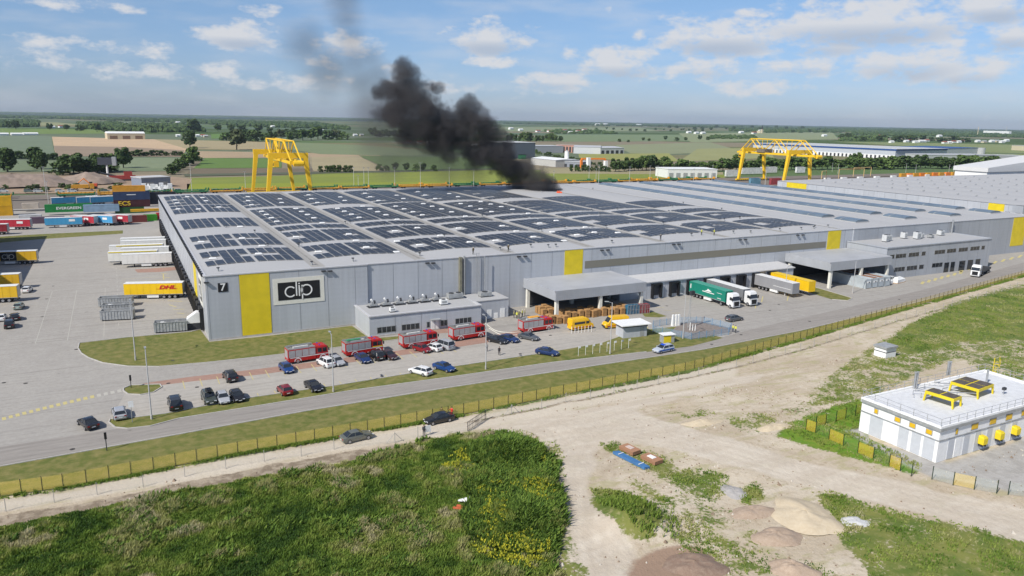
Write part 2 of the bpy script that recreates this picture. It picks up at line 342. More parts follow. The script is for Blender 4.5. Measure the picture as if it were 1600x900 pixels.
poly_sheet('parking', [(172, 656)] + lot_up + [(860, 557), (700, 580), (520, 607), (400, 625), (300, 642), (212, 657)], 1, M_LOT)
poly_sheet('red_strip', [(196, 607), (230, 598), (300, 588.5), (400, 577), (480, 567), (600, 551), (700, 536), (770, 524), (835, 511), (840, 516), (790, 531), (700, 544.5), (600, 559), (480, 575.5), (400, 586), (300, 596), (250, 602), (215, 605)], 2, M_REDP)
poly_sheet('red_patch', [(600, 515), (640, 510), (670, 507), (720, 500), (745, 498), (760, 505), (700, 520), (640, 524), (610, 522)], 2, M_REDP)
poly_sheet('red_patch', [(210, 421), (275, 417), (274, 422), (250, 425), (215, 426)], 2, M_REDP)
lawn = [(122, 544), (124, 536), (200, 527), (300, 518), (313, 515), (327, 534), (400, 527), (550, 509), (578, 529), (640, 524), (655, 519), (640, 528), (560, 539), (480, 549), (400, 558.5), (320, 567), (250, 573), (200, 572.5), (160, 567), (138, 559), (127, 552)]
poly_sheet('lawn', lawn, 3, M_LAWN)
poly_sheet('lawn', [(193, 607), (205, 602), (250, 600.5), (253, 605), (240, 613), (220, 617), (200, 616), (193, 611)], 3, M_LAWN)
pv = [(170, 660), (172, 655), (212, 652), (260, 646), (300, 638), (400, 620), (520, 603), (700, 574), (860, 550), (940, 536), (965, 527), (985, 517), (1020, 514), (1060, 510), (1100, 520), (1130, 528), (1080, 541), (1010, 550), (860, 567), (700, 590), (560, 609), (400, 635), (280, 654), (235, 666), (200, 670), (180, 668)]
poly_sheet('lawn', pv, 3, M_LAWN)
poly_sheet('gravel_plot', [(1045, 521), (1062, 506), (1085, 500), (1142, 513), (1140, 519), (1080, 530)], 4, mat('plot_gravel', (.21, .18, .16), .95, var=.15))
poly_sheet('lawn', [(1262, 449), (1274, 449), (1332, 466), (1325, 470), (1300, 468), (1264, 457)], 3, M_LAWN)
poly_sheet('lawn', [(1003, 490), (1020, 487), (1042, 494), (1030, 496), (1008, 495)], 3, M_LAWN)
poly_sheet('lawn', [(-20, 371), (60, 366), (192, 360), (192, 365), (60, 374), (-20, 381)], 3, M_LAWN)
def kerb(px, w=.18, h=.12):
    P = gp(px); b = MB()
    for a, c in zip(P, P[1:]):
        d = (c - a); d.z = 0; n = Vector((-d.y, d.x, 0)).normalized() * w / 2
        b.prism([(a - n)[:2], (c - n)[:2], (c + n)[:2], (a + n)[:2]], 0.001, h, M_KERB)
    return tag(b.build('kerb'), kind='structure')
kerb(lawn[18:] + lawn[:5]); kerb(lawn[10:19]); kerb(pv[:9]); kerb(pv[17:] + pv[:1]); kerb([(193, 607), (205, 602), (250, 600.5), (253, 605), (240, 613), (220, 617), (200, 616), (193, 611), (193, 607)])
kerb(road_bot[:-1]); kerb([(1262, 449), (1274, 449), (1332, 466), (1325, 470), (1300, 468)])
# painted markings
pm = MB()
def stripe(b, a, c, w, z, m):
    a = Vector(a).to_3d(); c = Vector(c).to_3d(); d = (c - a); d.z = 0; n = Vector((-d.y, d.x, 0)).normalized() * w / 2
    b.face([(p.x, p.y, z) for p in (a - n, c - n, c + n, a + n)], m)
for k in range(-4, 31):
    x = 2.75 * k + 1.0
    if x > 75: break
    if x > -6: stripe(pm, (x, -34.6), (x, -39.2), .14, .010, M_PYEL)
    if x > -8 and x < 45: stripe(pm, (x + .5, -27.5), (x + .5, -23.2), .14, .012, M_PYEL)
for k in range(18):
    x = 189 - 10.6 * k; y = 608 + 2.25 * k + .035 * k * k * .5; w = 6.2; q = gp([(x, y), (x - w, y + 1.3), (x - w + 1.2, y + 5.6), (x + 1.2, y + 4.3)]); pm.face([(p.x, p.y, .0105) for p in q], M_PYEL if k > 3 else M_PWHT)
for q in range(0, 14): stripe(pm, (-16.2 + (q % 2) * .0, 20 + q * 5.2), (-16.2, 22.6 + q * 5.2), .12, .012, M_PWHT)
for x in (-19, -25.5, -31): stripe(pm, (x, 12), (x, 62), .12, .012, M_PWHT)
for yy in (64, 68, 72, 52, 56): stripe(pm, (-15, yy), (-4, yy - .3), .12, .012, M_PYEL)
for k, (px, py) in enumerate([(1010, 520), (1180, 482), (1190, 472), (1230, 470)]): stripe(pm, G(px, py), G(px + 2, py - 9), .25, .012, M_PYEL)
stripe(pm, G(855, 540), G(873, 549), .15, .010, M_PYEL)
for (a, c) in [((262, 470), (285, 471)), ((264, 476), (276, 480)), ((270, 484), (288, 483)), ((276, 489), (288, 490)), ((252, 427), (262, 428)), ((254, 433), (266, 434)), ((255, 428), (256, 437))]: stripe(pm, G(*a), G(*c), .3, .010, M_PYEL)
for k in range(5): stripe(pm, (102.5 + 0 * k, -8 - k * 3), (104.5, -8.8 - k * 3), .18, .010, M_PYEL)
for k in range(7): stripe(pm, G(1440 + 10 * k, 444 - 2.7 * k), G(1443 + 10 * k, 440 - 2.7 * k), .8, .012, M_PYEL)
for k in range(8): stripe(pm, G(1500 + 13 * k, 425 - 3.2 * k), G(1505 + 13 * k, 421 - 3.2 * k), .8, .012, M_PYEL)
tag(pm.build('road_markings', fix=False), kind='structure')
dr = MB()
for px, py in [(113, 702), (40, 599), (6, 758 - 160), (66, 495), (73, 467), (83, 467 - 20), (270, 466 + 97), (119, 546), (263, 599), (308, 605), (597, 588), (536, 612), (813, 553), (860, 597 - 73), (1112, 538), (1158, 523), (1217, 476), (1203, 485), (1265, 502), (1405, 468), (1090, 462), (1042, 478)]:
    p = G(px, py); dr.prism([(p.x + .35 * math.cos(t), p.y + .35 * math.sin(t)) for t in [i * math.pi / 4 for i in range(8)]], .004, .02, M_IRON)
tag(dr.build('drain_covers'), kind='structure')

# ------------------------------------------------------------------ main warehouse
BAY = 23.25; ZR = 13.42
def zroof(x, y):
    if x < 190: t = (x % BAY) / BAY; h = .55
    else: t = ((x - 192) % 25) / 25; h = .35
    e = min(1, max(0, (y - 1) / 9)) * min(1, max(0, (171 - y) / 6)) * min(1, max(0.0, x / 2)) * min(1, max(0.0, (290 - x) / 2))
    return ZR + h * (math.sin(math.pi * t) ** .8) * e
wh = empty('warehouse', (0, 0, 0), 0, 'huge grey warehouse with solar roof and a large number 7 on its corner', 'warehouse')
b = MB()
b.box(0, 33.3, 0, 171.5, 0, 13.3, M_WALL); b.box(33.3, 190.5, .4, 171.45, 0, 13.3, M_WALL); b.box(190.5, 290, .1, 171.4, 0, 13.3, M_WALL2)
xs = [.35 + 6.02 * k for k in range(6)] + [33.4 + 5.9 * k for k in range(27)] + [196 + 6 * k for k in range(16)]
for x in xs:
    y = 0 if x < 33.3 else (.4 if x < 190.5 else .1); b.box(x, x + .09, y - .02, y + .05, .3, 13.3, M_JOINT)
for y in np.arange(5.5, 171, 6): b.box(-.02, .05, y, y + .09, .3, 13.3, M_JOINT)
b.box(-.05, 33.35, -.05, .02, 0, .35, M_CONC); b.box(-.05, .02, .02, 171.5, 0, .35, M_CONC)
b.build('wall', wh)
# parapet cap
b = MB(); mcap = mat('parapet', (.50, .50, .51), .5, var=.05)
b.box(-.25, 33.5, -.12, .5, 13.3, 13.55, mcap); b.box(33.5, 190.3, .28, .9, 13.3, 13.52, mcap); b.box(190.3, 290.2, -.02, .6, 13.3, 13.55, mcap)
b.box(-.25, .35, .5, 171.6, 13.3, 13.5, mcap); b.box(289.6, 290.2, .6, 171.6, 13.3, 13.55, mcap); b.box(.35, 289.6, 171, 171.6, 13.3, 13.55, mcap)
b.build('parapet', wh)
b = MB()
for y in np.arange(2, 171, 2.3): b.box(-.5, -.1, y, y + 1.2, 13.0, 13.62, M_BLK)
b.box(-.42, -.27, 1, 171, 13.15, 13.3, M_BLK); b.build('gutter_rail', wh)
# roof: shallow vaulted bays
def roof_mesh(x0, x1, nx, m):
    ys = [.5, 1.5, 3, 5, 7.5, 10, 40, 80, 120, 150, 165, 168, 171]; xsn = np.linspace(x0, x1, nx); b = MB(); n = len(b.v)
    for y in ys:
        for x in xsn: b.v.append((x, y, zroof(x, y)))
    i = b._mi(m); j = b._mi(M_ROOFD)
    for a in range(len(ys) - 1):
        for c in range(nx - 1):
            b.f.append((a * nx + c, a * nx + c + 1, (a + 1) * nx + c + 1, (a + 1) * nx + c))
            t = ((xsn[c] + xsn[c + 1]) / 2 % BAY) / BAY; b.mi.append(j if (xsn[c] < 186 and (t < .06 or t > .94) and xsn[c] > 5) else i)
    return b
roof_mesh(.3, 186, int(8 * 24 + 1), M_ROOF).build('roof', wh, smooth=True)
roof_mesh(186, 289.7, 100, M_ROOF).build('roof', wh, smooth=True)
# seams and valley gutters across roof
b = MB()
for k in range(1, 9):
    x = BAY * k; b.box(x - .25, x + .25, 3, 169, ZR + .01, ZR + .06, mat('valley', (.25, .24, .22), .8, var=.2))
b.build('valley_gutter', wh)
# skylights
def vault(x, y0, y1, w, h, z):
    b = MB(); prof = [(-w / 2, 0), (-w / 2, .3), (-w * .35, h * .75), (0, h), (w * .35, h * .75), (w / 2, .3), (w / 2, 0)]
    b.loft([[(x + u, y, z + v) for u, v in prof] for y in (y0, y1)], M_SKYL)
    for y in np.arange(y0 + 6, y1 - 1, 7.5): b.loft([[(x + u * 1.03, yy, z + v * 1.04) for u, v in prof] for yy in (y, y + .25)], M_ZINC)
    b.box(x - w / 2 - .2, x + w / 2 + .2, y0 - .2, y1 + .2, z - .4, z + .1, M_ROOF); return b
for k, x in enumerate((204.5, 229.5, 254.5, 279)):
    vault(x, 22, 160, 6.4, 1.0, 13.9).build('skylight', wh); vault(x + .3, 8.5, 17, 6.4, .9, 13.9).build('skylight', wh)
# facade features
for k, (x0, x1, z0, z1, y) in enumerate([(6.5, 12.4, .35, 13.32, -.06), (84.3, 89.7, 6.9, 13.32, .34), (179.2, 185.0, 7.0, 13.32, .34), (276.6, 284.8, 2.6, 13.32, .04)]):
    MB().box(x0, x1, y, y + .08, z0, z1, M_YEL).build('yellow_panel', wh)
MB().box(-.07, .01, 19.5, 25.5, .5, 13.3, M_YEL).build('yellow_panel', wh)
MB().box(90.4, 178.6, .34, .42, 8.2, 10.1, M_BAND).build('strip_window', wh)
def logo(parent, ox, oz, w, h, y, axis='x'):
    """white framed black board with thin round lettering"""
    s = MB(); P = lambda u, v, d: (ox + u * w, y - d, oz + v * h) if axis == 'x' else (y - d, ox - u * w, oz + v * h)
    def rect(b, u0, u1, v0, v1, d0, d1, m):
        q = [P(u0, v0, d1), P(u1, v0, d1), P(u1, v1, d1), P(u0, v1, d1)]; r = [P(u0, v0, d0), P(u1, v0, d0), P(u1, v1, d0), P(u0, v1, d0)]
        b.loft([r, q], m)
    rect(s, 0, 1, 0, 1, 0, .08, M_CREAM); fr = s.build('logo_board', parent)
    s = MB(); rect(s, .09, .91, .16, .84, .08, .12, M_BLK); s.build('logo_field', fr)
    s = MB(); hw = h / w
    def ring(cu, cv, r, t, a0, a1):
        n = 22
        for i in range(n):
            t0 = a0 + (a1 - a0) * i / n; t1 = a0 + (a1 - a0) * (i + 1) / n
            pts = [(cu + math.cos(a) * rr * hw, cv + math.sin(a) * rr) for a, rr in ((t0, r), (t1, r), (t1, r - t), (t0, r - t))]
            s.loft([[P(u, v, .12) for u, v in pts], [P(u, v, .16) for u, v in pts]], M_WHITE)
    ring(.33, .47, .215, .05, R(42), R(318)); ring(.645, .50, .22, .05, 0, 2 * math.pi)
    rect(s, .435, .46, .30, .84, .12, .16, M_WHITE); rect(s, .49, .515, .28, .70, .12, .16, M_WHITE); rect(s, .49, .515, .74, .79, .12, .16, M_WHITE); rect(s, .548, .573, .16, .70, .12, .16, M_WHITE)
    s.build('logo_letters', fr)
logo(wh, 13.05, 6.2, 10.65, 5.6, 0.0); logo(wh, 13.2, 5.2, 5.4, 6.6, 0.0, 'y')
ns = MB().box(2.35, 4.2, -.08, 0, 10.0, 11.85, M_BLK).build('number_sign', wh)
put_text('number', '7', 2.1, M_WHITE, ns, (3.27, -.1, 10.93), bold=.03)
for px, py in [(322, 441), (505, 423), (515, 423), (668, 411), (677, 411), (811, 401), (821, 400.5), (941, 391), (950, 390.5), (1053, 382), (1061, 381.5), (1157, 374.5), (1165, 374), (1247, 367.5), (1255, 367)]:
    p = onY(px, py, .1); y = 0 if p.x < 33 else .4; MB().box(p.x - .45, p.x + .45, y - .55, y, p.z - .12, p.z + .12, M_DARK).build('wall_lamp', wh)
b = MB(); b.box(55.3, 55.9, -.4, .4, 4, 13.6, mat('duct', (.20, .19, .14), .6, var=.2)); b.box(56.4, 56.7, -.3, .4, 4, 13.8, M_ZINC); b.build('duct', wh)
b = MB()
for x in (59.6, 60.3): b.tube((x, -.2, 4), (x, -.2, 14.4), .06, M_STEEL)
for z in np.arange(4.3, 14.2, .5): b.tube((59.6, -.2, z), (60.3, -.2, z), .035, M_STEEL, 4)
b.tube((61.6, -.6, 4.3), (61.6, -.6, 13.5), .1, M_ZINC); b.build('ladder', wh)
# dock openings along the left wall
def dock(x, y, ax, z0=.3, z1=4.3, hw=1.5):
    b = MB(); d = .75
    if ax == 'y':
        b.box(-d, 0, y - hw, y - hw + .55, z0, z1, M_BLK).box(-d, 0, y + hw - .55, y + hw, z0, z1, M_BLK).box(-d - .05, 0, y - hw, y + hw, z1, z1 + .7, M_BLK).box(-.06, 0, y - hw + .55, y + hw - .55, 1.0, z1, M_DARK).box(-.5, 0, y - hw + .3, y + hw - .3, z0, 1.0, M_DARK)
    else:
        b.box(x - hw, x - hw + .5, y - d, y, z0, z1, M_BLK).box(x + hw - .5, x + hw, y - d, y, z0, z1, M_BLK).box(x - hw, x + hw, y - d - .05, y, z1, z1 + .35, M_BLK).box(x - hw + .5, x + hw - .5, y - .06, y, .9, z1, M_DARK).box(x - hw + .5, x - hw + .8, y - .5, y, z0, 1.0, M_CONC)
    return b
for k in range(31): dock(0, 9.5 + 5.05 * k, 'y').build('loading_dock', wh)
# roof domes, vents
dm = MB(); dm.box(-.85, .85, -.5, .5, 0, .2, M_ROOF); dm.loft([[(-.8, -.45, .2), (.8, -.45, .2), (.8, .45, .2), (-.8, .45, .2)], [(-.6, -.3, .45), (.6, -.3, .45), (.6, .3, .45), (-.6, .3, .45)]], M_WHITE)
dome_me = dm.mesh('roof_dome'); ndome = [0]
def dome(x, y):
    if ndome[0] >= 96: return
    o = bpy.data.objects.new('roof_dome', dome_me); COL.objects.link(o); o.parent = wh; o.location = (x, y, zroof(x, y) - .02); ndome[0] += 1
vt = MB(); vt.tube((0, 0, 0), (0, 0, .7), .18, M_ZINC, 8); vt.tube((0, 0, .7), (0, 0, .85), .32, M_DARK, 8); vent_me = vt.mesh('roof_vent')
for i in range(60):
    x = random.uniform(3, 188); x = round(x / BAY) * BAY + random.choice((-1.1, 1.1, 8, 14)) if i % 2 else x; y = random.choice((4, 5.5, 29.5, 53.5, 65, random.uniform(4, 160)))
    if 2 < x < 188: o = bpy.data.objects.new('roof_vent', vent_me); COL.objects.link(o); o.parent = wh; o.location = (x, y, zroof(x, y) - .02)

# ------------------------------------------------------------------ solar arrays
CW = 1.98
def array_mesh(bx, y0, y1, holes, rows_dy=1.75, skip_right=0):
    nr = max(1, int(round((y1 - y0) / rows_dy))); dy = (y1 - y0) / nr; b = MB(); i = b._mi(M_PV); e = b._mi(M_STEEL); hole_c = []
    ncol = 10
    for r in range(nr):
        for c in range(ncol - skip_right):
            fx = (c if c < 5 else c + .25)
            if any(h[0] <= c <= h[1] and h[2] <= r <= h[3] for h in holes): continue
            x0 = bx + 1.5 + fx * CW; x1 = x0 + CW - .26; ya = y0 + r * dy; yb = ya + dy - (.26 if r % 4 != 3 else .5)
            P = [(x0, ya), (x1, ya), (x1, yb), (x0, yb)]; n = len(b.v)
            for (x, y) in P: b.v.append((x, y, zroof(x, y) + .16))
            for (x, y) in P: b.v.append((x, y, zroof(x, y) + .24))
            b.f.append((n + 4, n + 5, n + 6, n + 7)); b.mi.append(i)
            for q in range(4): b.f.append((n + q, n + (q + 1) % 4, n + 4 + (q + 1) % 4, n + 4 + q)); b.mi.append(e)
    # rails carry the panels on the roof
    for h in holes:
        if 1 < h[3] - h[2] + 2: hole_c.append((bx + 1.5 + (h[0] + h[1] + 1) / 2 * CW, y0 + (h[2] + h[3] + 1) / 2 * dy))
    for r in (0, nr):
        yy = y0 + r * dy - (.2 if r else -.1)
        for c in range(ncol - skip_right):
            x = bx + 1.5 + (c + .5) * CW; b.box(x - .1, x + .1, yy - .05, yy + .05, zroof(x, yy) - .02, zroof(x, yy) + .16, M_ZINC)
    return b, hole_c
ORD = ['first', 'second', 'third', 'fourth', 'fifth', 'sixth', 'seventh', 'eighth', 'ninth', 'tenth', 'eleventh', 'twelfth', 'thirteenth', 'fourteenth', 'fifteenth', 'sixteenth', 'seventeenth', 'eighteenth', 'nineteenth', 'twentieth',
       'twenty-first', 'twenty-second', 'twenty-third', 'twenty-fourth', 'twenty-fifth', 'twenty-sixth', 'twenty-seventh', 'twenty-eighth', 'twenty-ninth', 'thirtieth']
for k in range(8):
    bx = BAY * k
    if k == 0:
        bl = [(9.6, 26.6, [(0, 1, 3, 5), (4, 7, 4, 5)]), (32.2, 51.5, [(0, 1, 4, 6), (4, 7, 5, 6)]), (67.5, 86.4, []), (103.6, 124.6, [(0, 1, 6, 7), (3, 4, 4, 4), (6, 8, 6, 7)]), (127.6, 160.5, [(0, 2, 3, 4), (0, 2, 9, 10), (3, 4, 14, 15), (5, 7, 5, 5), (5, 7, 12, 12)])]
    else:
        alt = k % 2
        A = [(0, 1, 3, 5), (6, 7, 4, 5), (9, 9, 0, 0)] if alt else [(1, 2, 3, 5), (4, 6, 5, 5), (8, 9, 4, 4), (0, 0, 9, 9)]
        bl = [(9.6, 26.6, A), (32.2, 51.2, [(0, 1, 4, 6), (7, 8, 4, 5)] if alt else [(2, 3, 4, 6), (6, 7, 7, 7)])]
        bl += [(55.5, 62.5, [])]
        D = []
        for q in range(6):
            pass
        for q in range(9): D += [(0 if alt else 1, 2 if alt else 3, 3 + 5 * q, 3 + 5 * q), (6, 8, 5 + 5 * q, 5 + 5 * q)]
        if k < 6: bl += [(67.3, 110.0 - (k % 3) * 4, [h for h in D if h[3] < 22]), (113.5, 160, [(0, 2, 3, 4), (6, 7, 5, 5), (1, 2, 11, 12), (7, 8, 13, 13), (2, 3, 19, 20)])]
        elif k == 6: bl += [(67.3, 112, [h for h in D if h[3] < 24])]
        else: bl += [(67.3, 88, [])]
    if k == 7: bl = [(9.6, 26.6, [(1, 2, 3, 5), (5, 6, 3, 3)]), (32.2, 46, [(2, 3, 4, 5)]), (50, 58, []), (67.3, 86, [])]
    for j, (y0, y1, h) in enumerate(bl):
        bb, hc = array_mesh(bx, y0, y1, h)
        tag(bb.build('solar_array', fix=False), f'dark solar array, {ORD[j]} from the front edge in the {ORD[k]} roof bay from the left', 'solar array', 'solar arrays on the warehouse roof')
        for (x, y) in hc: dome(x, y)
    for y in (29.3, 64.8): dome(bx + 16, y); 

# ------------------------------------------------------------------ annexes, canopies, lean-to
an = empty('office_annex', (0, 0, 0), 0, 'low grey annex with dark window rows and six rooftop fan units behind the fire engines', 'annex')
b = MB(); b.box(30.3, 56, -10.7, -.02, 0, 4.35, M_WALL)
for x in (35.8, 41.7, 47.6): b.box(x, x + .08, -10.73, -10.6, .2, 4.35, M_JOINT)
b.box(30.2, 56.1, -10.85, -10.6, 0, .25, M_CONC); b.build('wall', an)
b = MB(); b.box(30.1, 56.1, -10.9, -10.3, 4.35, 4.6, mcap).box(30.1, 30.7, -10.3, -.02, 4.35, 4.6, mcap).box(55.5, 56.1, -10.3, -7.2, 4.35, 4.6, mcap).box(30.7, 55.5, -10.3, -.02, 4.3, 4.42, M_ROOF); b.build('roof', an)
def win_row(par, x0, x1, z0, z1, n, y):
    w = (x1 - x0) / n; g = MB(); f = MB()
    f.box(x0 - .08, x1 + .08, y - .03, y + .02, z0 - .08, z1 + .08, M_ZINC)
    fr = f.build('window', par)
    for i in range(n): g.box(x0 + i * w + .07, x0 + (i + 1) * w - .07, y - .05, y, z0 + .02, z1 - .02, M_GLASS)
    g.build('pane', fr)
for x0, x1, n in ((31.9, 36.0, 4), (37.3, 41.3, 4), (46.2, 47.8, 2), (49.7, 53.6, 4)): win_row(an, x0, x1, .75, 1.95, n, -10.7)
win_row(an, 43.0, 43.7, .75, 1.95, 1, -10.7)
d = MB().box(44.0, 45.7, -10.8, -10.65, .05, 2.3, M_WHITE).build('door', an); MB().box(44.8, 44.9, -10.83, -10.79, .1, 2.2, M_JOINT).build('door_gap', d)
MB().box(43.8, 46, -11.7, -10.7, 2.4, 2.55, M_ZINC).build('door_canopy', an)
a2 = empty('plant_annex', (0, 0, 0), 0, 'small grey annex block with two white doors beside the warehouse wall', 'annex')
b = MB(); b.box(56.02, 64.7, -7.1, -.02, 0, 4.3, M_WALL); b.build('wall', a2)
MB().box(55.95, 64.8, -7.2, -.02, 4.3, 4.5, M_ROOF).build('roof', a2)
for x in (59.2, 62.6): MB().box(x, x + 1.15, -7.18, -7.1, .05, 2.2, M_WHITE).build('door', a2)
b = MB(); b.box(61, 62, -7.15, -7.1, .05, 1.3, M_WHITE).build('hatch', a2)
# fan units
fan = empty('fan_unit'); b = MB(); b.box(-.9, .9, -.6, .6, .3, .75, M_ZINC); b.box(-1.2, 1.2, -1, 1, 0, .12, M_DARK)
for sx in (-.7, .6): b.box(sx, sx + .1, -.5, .5, .12, .3, M_STEEL)
b.build('base', fan); b = MB(); b.box(-.4, .1, -.4, .4, .75, 1.3, M_STEEL); b.tube((-.1, 0, 1.3), (-.45, 0, 1.7), .24, M_WHITE, 10); b.build('housing', fan); MB().tube((.1, 0, 1.1), (.5, 0, 1.1), .38, M_DARK, 12).build('fan', fan)
for i, x in enumerate([33.6, 36.6, 39.6, 42.6, 45.6, 48.6]): put(fan, (x, -2.6, 4.42), 0, f'white and grey rooftop fan unit on low annex, {ORD[i]} from the left', 'fan unit', 'fan units on the annex roof')
def roof_unit(name, loc, sx, sy, sz, label, cat, m=M_WHITE, fans=1):
    e = empty(name, loc, 0, label, cat); b = MB(); b.box(-sx / 2, sx / 2, -sy / 2, sy / 2, .25, sz, m)
    for u in (-1, 1):
        for v in (-1, 1): b.box(u * sx * .45 - .06, u * sx * .45 + .06, v * sy * .4 - .06, v * sy * .4 + .06, 0, .25, M_DARK)
    b.build('casing', e); b = MB()
    for i in range(fans): b.tube((-sx / 2 + sx * (i + .5) / fans, 0, sz), (-sx / 2 + sx * (i + .5) / fans, 0, sz + .12), min(sx / fans, sy) * .38, M_DARK, 12)
    b.build('fan', e); b = MB().box(-sx * .35, sx * .35, -sy / 2 - .03, -sy / 2, .5, sz * .8, M_ZINC); b.build('grille', e); return e
roof_unit('air_conditioner', (36, -8.6, 4.42), 1.1, .9, 1.0, 'small white air conditioner alone near the front edge of the low annex roof', 'air conditioner')
roof_unit('air_conditioner', (48.5, -6.8, 4.42), 1.6, 1.2, 1.2, 'white air conditioner with ducts on the right half of the low annex roof', 'air conditioner')
roof_unit('air_handler', (53.2, -2.3, 4.42), 3.6, 1.6, 1.3, 'long grey air handler on annex roof below the wall ladder', 'air conditioner', M_ZINC, 2)
roof_unit('air_handler', (60.3, -3.5, 4.5), 2.8, 1.8, 1.1, 'grey air handler on top of the plant annex', 'air conditioner', M_ZINC, 1)
def canopy(name, x0, x1, y0, z0, z1, cols, label):
    e = empty(name, (0, 0, 0), 0, label, 'canopy'); b = MB(); mc = mat('canopy_sheet', (.36, .375, .40), .5, 0, .06, .3)
    b.box(x0, x1, y0, .35, z1 - .3, z1, mc, mat('canopy_top', (.38, .39, .405), .6, var=.06, scale=.2)); b.build('roof', e)
    b = MB(); b.box(x0, x1, y0 - .02, y0 + .25, z0, z1 + .1, mc).box(x0 - .02, x0 + .25, y0 + .25, .3, z0, z1 + .1, mc).box(x1 - .25, x1 + .02, y0 + .25, .3, z0, z1 + .1, mc)
    for x in np.arange(x0 + .3, x1, .62): b.box(x, x + .07, y0 - .05, y0, z0, z1, M_WALL2)
    b.build('fascia', e)
    for (x, y) in cols: MB().box(x - .38, x + .38, y - .38, y + .38, 0, z1 - .3, M_CREAM).build('column', e)
    return e
canopy('loading_canopy', 72.6, 98.2, -15.2, 4.8, 7.0, [(73.4, -14.4), (85.3, -14.6), (97.4, -14.4), (73.2, -1), (85.3, -2), (97.4, -1)], 'grey flat loading canopy on white columns above the pallet stacks')
canopy('loading_canopy', 161.6, 187.6, -16.2, 5.1, 7.5, [(162.5, -15.6), (175, -15.8), (187, -15.4), (162.5, -1), (187, -2)], 'grey loading canopy sheltering white cabins left of the two-storey office')
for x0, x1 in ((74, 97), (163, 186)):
    b = MB(); b.box(x0, x1, .28, .42, .1, 4.2, M_DARK); b.build('dark_bay_panel', wh)  # dark-coloured panel stands for the open dock bays and the darkness inside
lt = empty('dock_building', (0, 0, 0), 0, 'long low grey dock building with eight black loading bays along the warehouse', 'dock building')
b = MB(); b.box(104.4, 158.5, -6, .35, 0, 4.4, M_WALL)
for x in np.arange(105.6, 158, 2.95): b.box(x, x + .07, -6.03, -5.95, .1, 4.4, M_JOINT)
b.box(98.2, 104.4, -4.5, .35, 0, 4.3, M_WALL2); b.build('wall', lt)
b = MB(); b.loft([[(98.3, -4.8, 4.4), (104, -6.35, 4.4), (158.8, -6.35, 4.4), (158.8, .34, 4.4), (98.3, .34, 4.4)], [(98.3, -4.8, 4.65), (104, -6.35, 4.65), (158.8, -6.35, 4.65), (158.8, .34, 5.3), (98.3, .34, 5.3)]], mat('dock_roof', (.50, .50, .50), .6, var=.05)); b.build('roof', lt)
DX = [108.6 + 5.88 * k for k in range(8)]
for x in DX: dock(x, -6, 'x', .3, 3.75, 1.6).build('loading_dock', lt)
of = empty('office_block', (0, 0, 0), 0, 'two-storey dark grey office block with strip windows at the right of the canopy', 'office building')
b = MB(); b.box(188, 240, -14, .1, 0, 9.5, M_WALL2)
for x in np.arange(192.5, 239, 5.1): b.box(x, x + .08, -14.03, -13.9, .1, 9.5, M_JOINT)
b.build('wall', of); b = MB(); b.box(187.8, 240.2, -14.2, -13.7, 9.5, 9.8, M_WALL2).box(187.8, 188.3, -13.7, .1, 9.5, 9.8, M_WALL2).box(239.7, 240.2, -13.7, .1, 9.5, 9.8, M_WALL2).box(188.3, 239.7, -13.7, .1, 9.45, 9.6, M_ROOF); b.build('roof', of)
for a, c in ((1391, 1398), (1400, 1416), (1420, 1436), (1440, 1446), (1460, 1476), (1479, 1493), (1497, 1511), (1515, 1529), (1532, 1537)):
    win_row(of, onY(a, 396, -14).x, onY(c, 396, -14).x, 6.3, 7.5, 3 if c - a > 10 else 1, -14)
for a, c in ((1398, 1414), (1417, 1433), (1436, 1443), (1456, 1472)): win_row(of, onY(a, 416, -14).x, onY(c, 416, -14).x, 2.1, 3.4, 3 if c - a > 10 else 1, -14)
for a, c in ((1476, 1483), (1486, 1492), (1499, 1508), (1512, 1520), (1524, 1531)):
    x0, x1 = onY(a, 410, -14).x, onY(c, 410, -14).x; MB().box(x0, x1, -14.06, -13.98, .05, 3.2, M_GLASS).build('door', of)
for i, (px, z) in enumerate([(1392, 2.6), (1401, 2.2), (1431, 2.4), (1441, 2.7), (1452, 1.8), (1488, 2.0), (1462, 1.2)]):
    p = onY(px, 378, -7); roof_unit('ventilation_unit', (p.x, -5 + (i % 3) * 1.2, 9.6), 2.0 if i % 2 else 1.3, 1.6, z * .85, ['tall white ventilation unit at the left end of the office roof', 'white box fan unit second from left on office roof', 'pale tall ventilation cabinet in the middle of the office roof', 'largest white ventilation cabinet on the office roof', 'low white fan box right of the largest cabinet', 'white cabinet under the mast on the office roof', 'lowest grey vent box on the office roof'][i], 'ventilation unit', mat('unit_grey', (.55, .56, .56), .5, var=.05) if i != 6 else M_ZINC, 1)
b = MB(); p = onY(1489, 360, -1); b.tube((p.x, -.6, 9.6), (p.x, -.6, 14.2), .28, M_STEEL, 10); tag(b.build('exhaust_pipe'), 'upright steel exhaust pipe against the wall above the office roof', 'exhaust pipe')

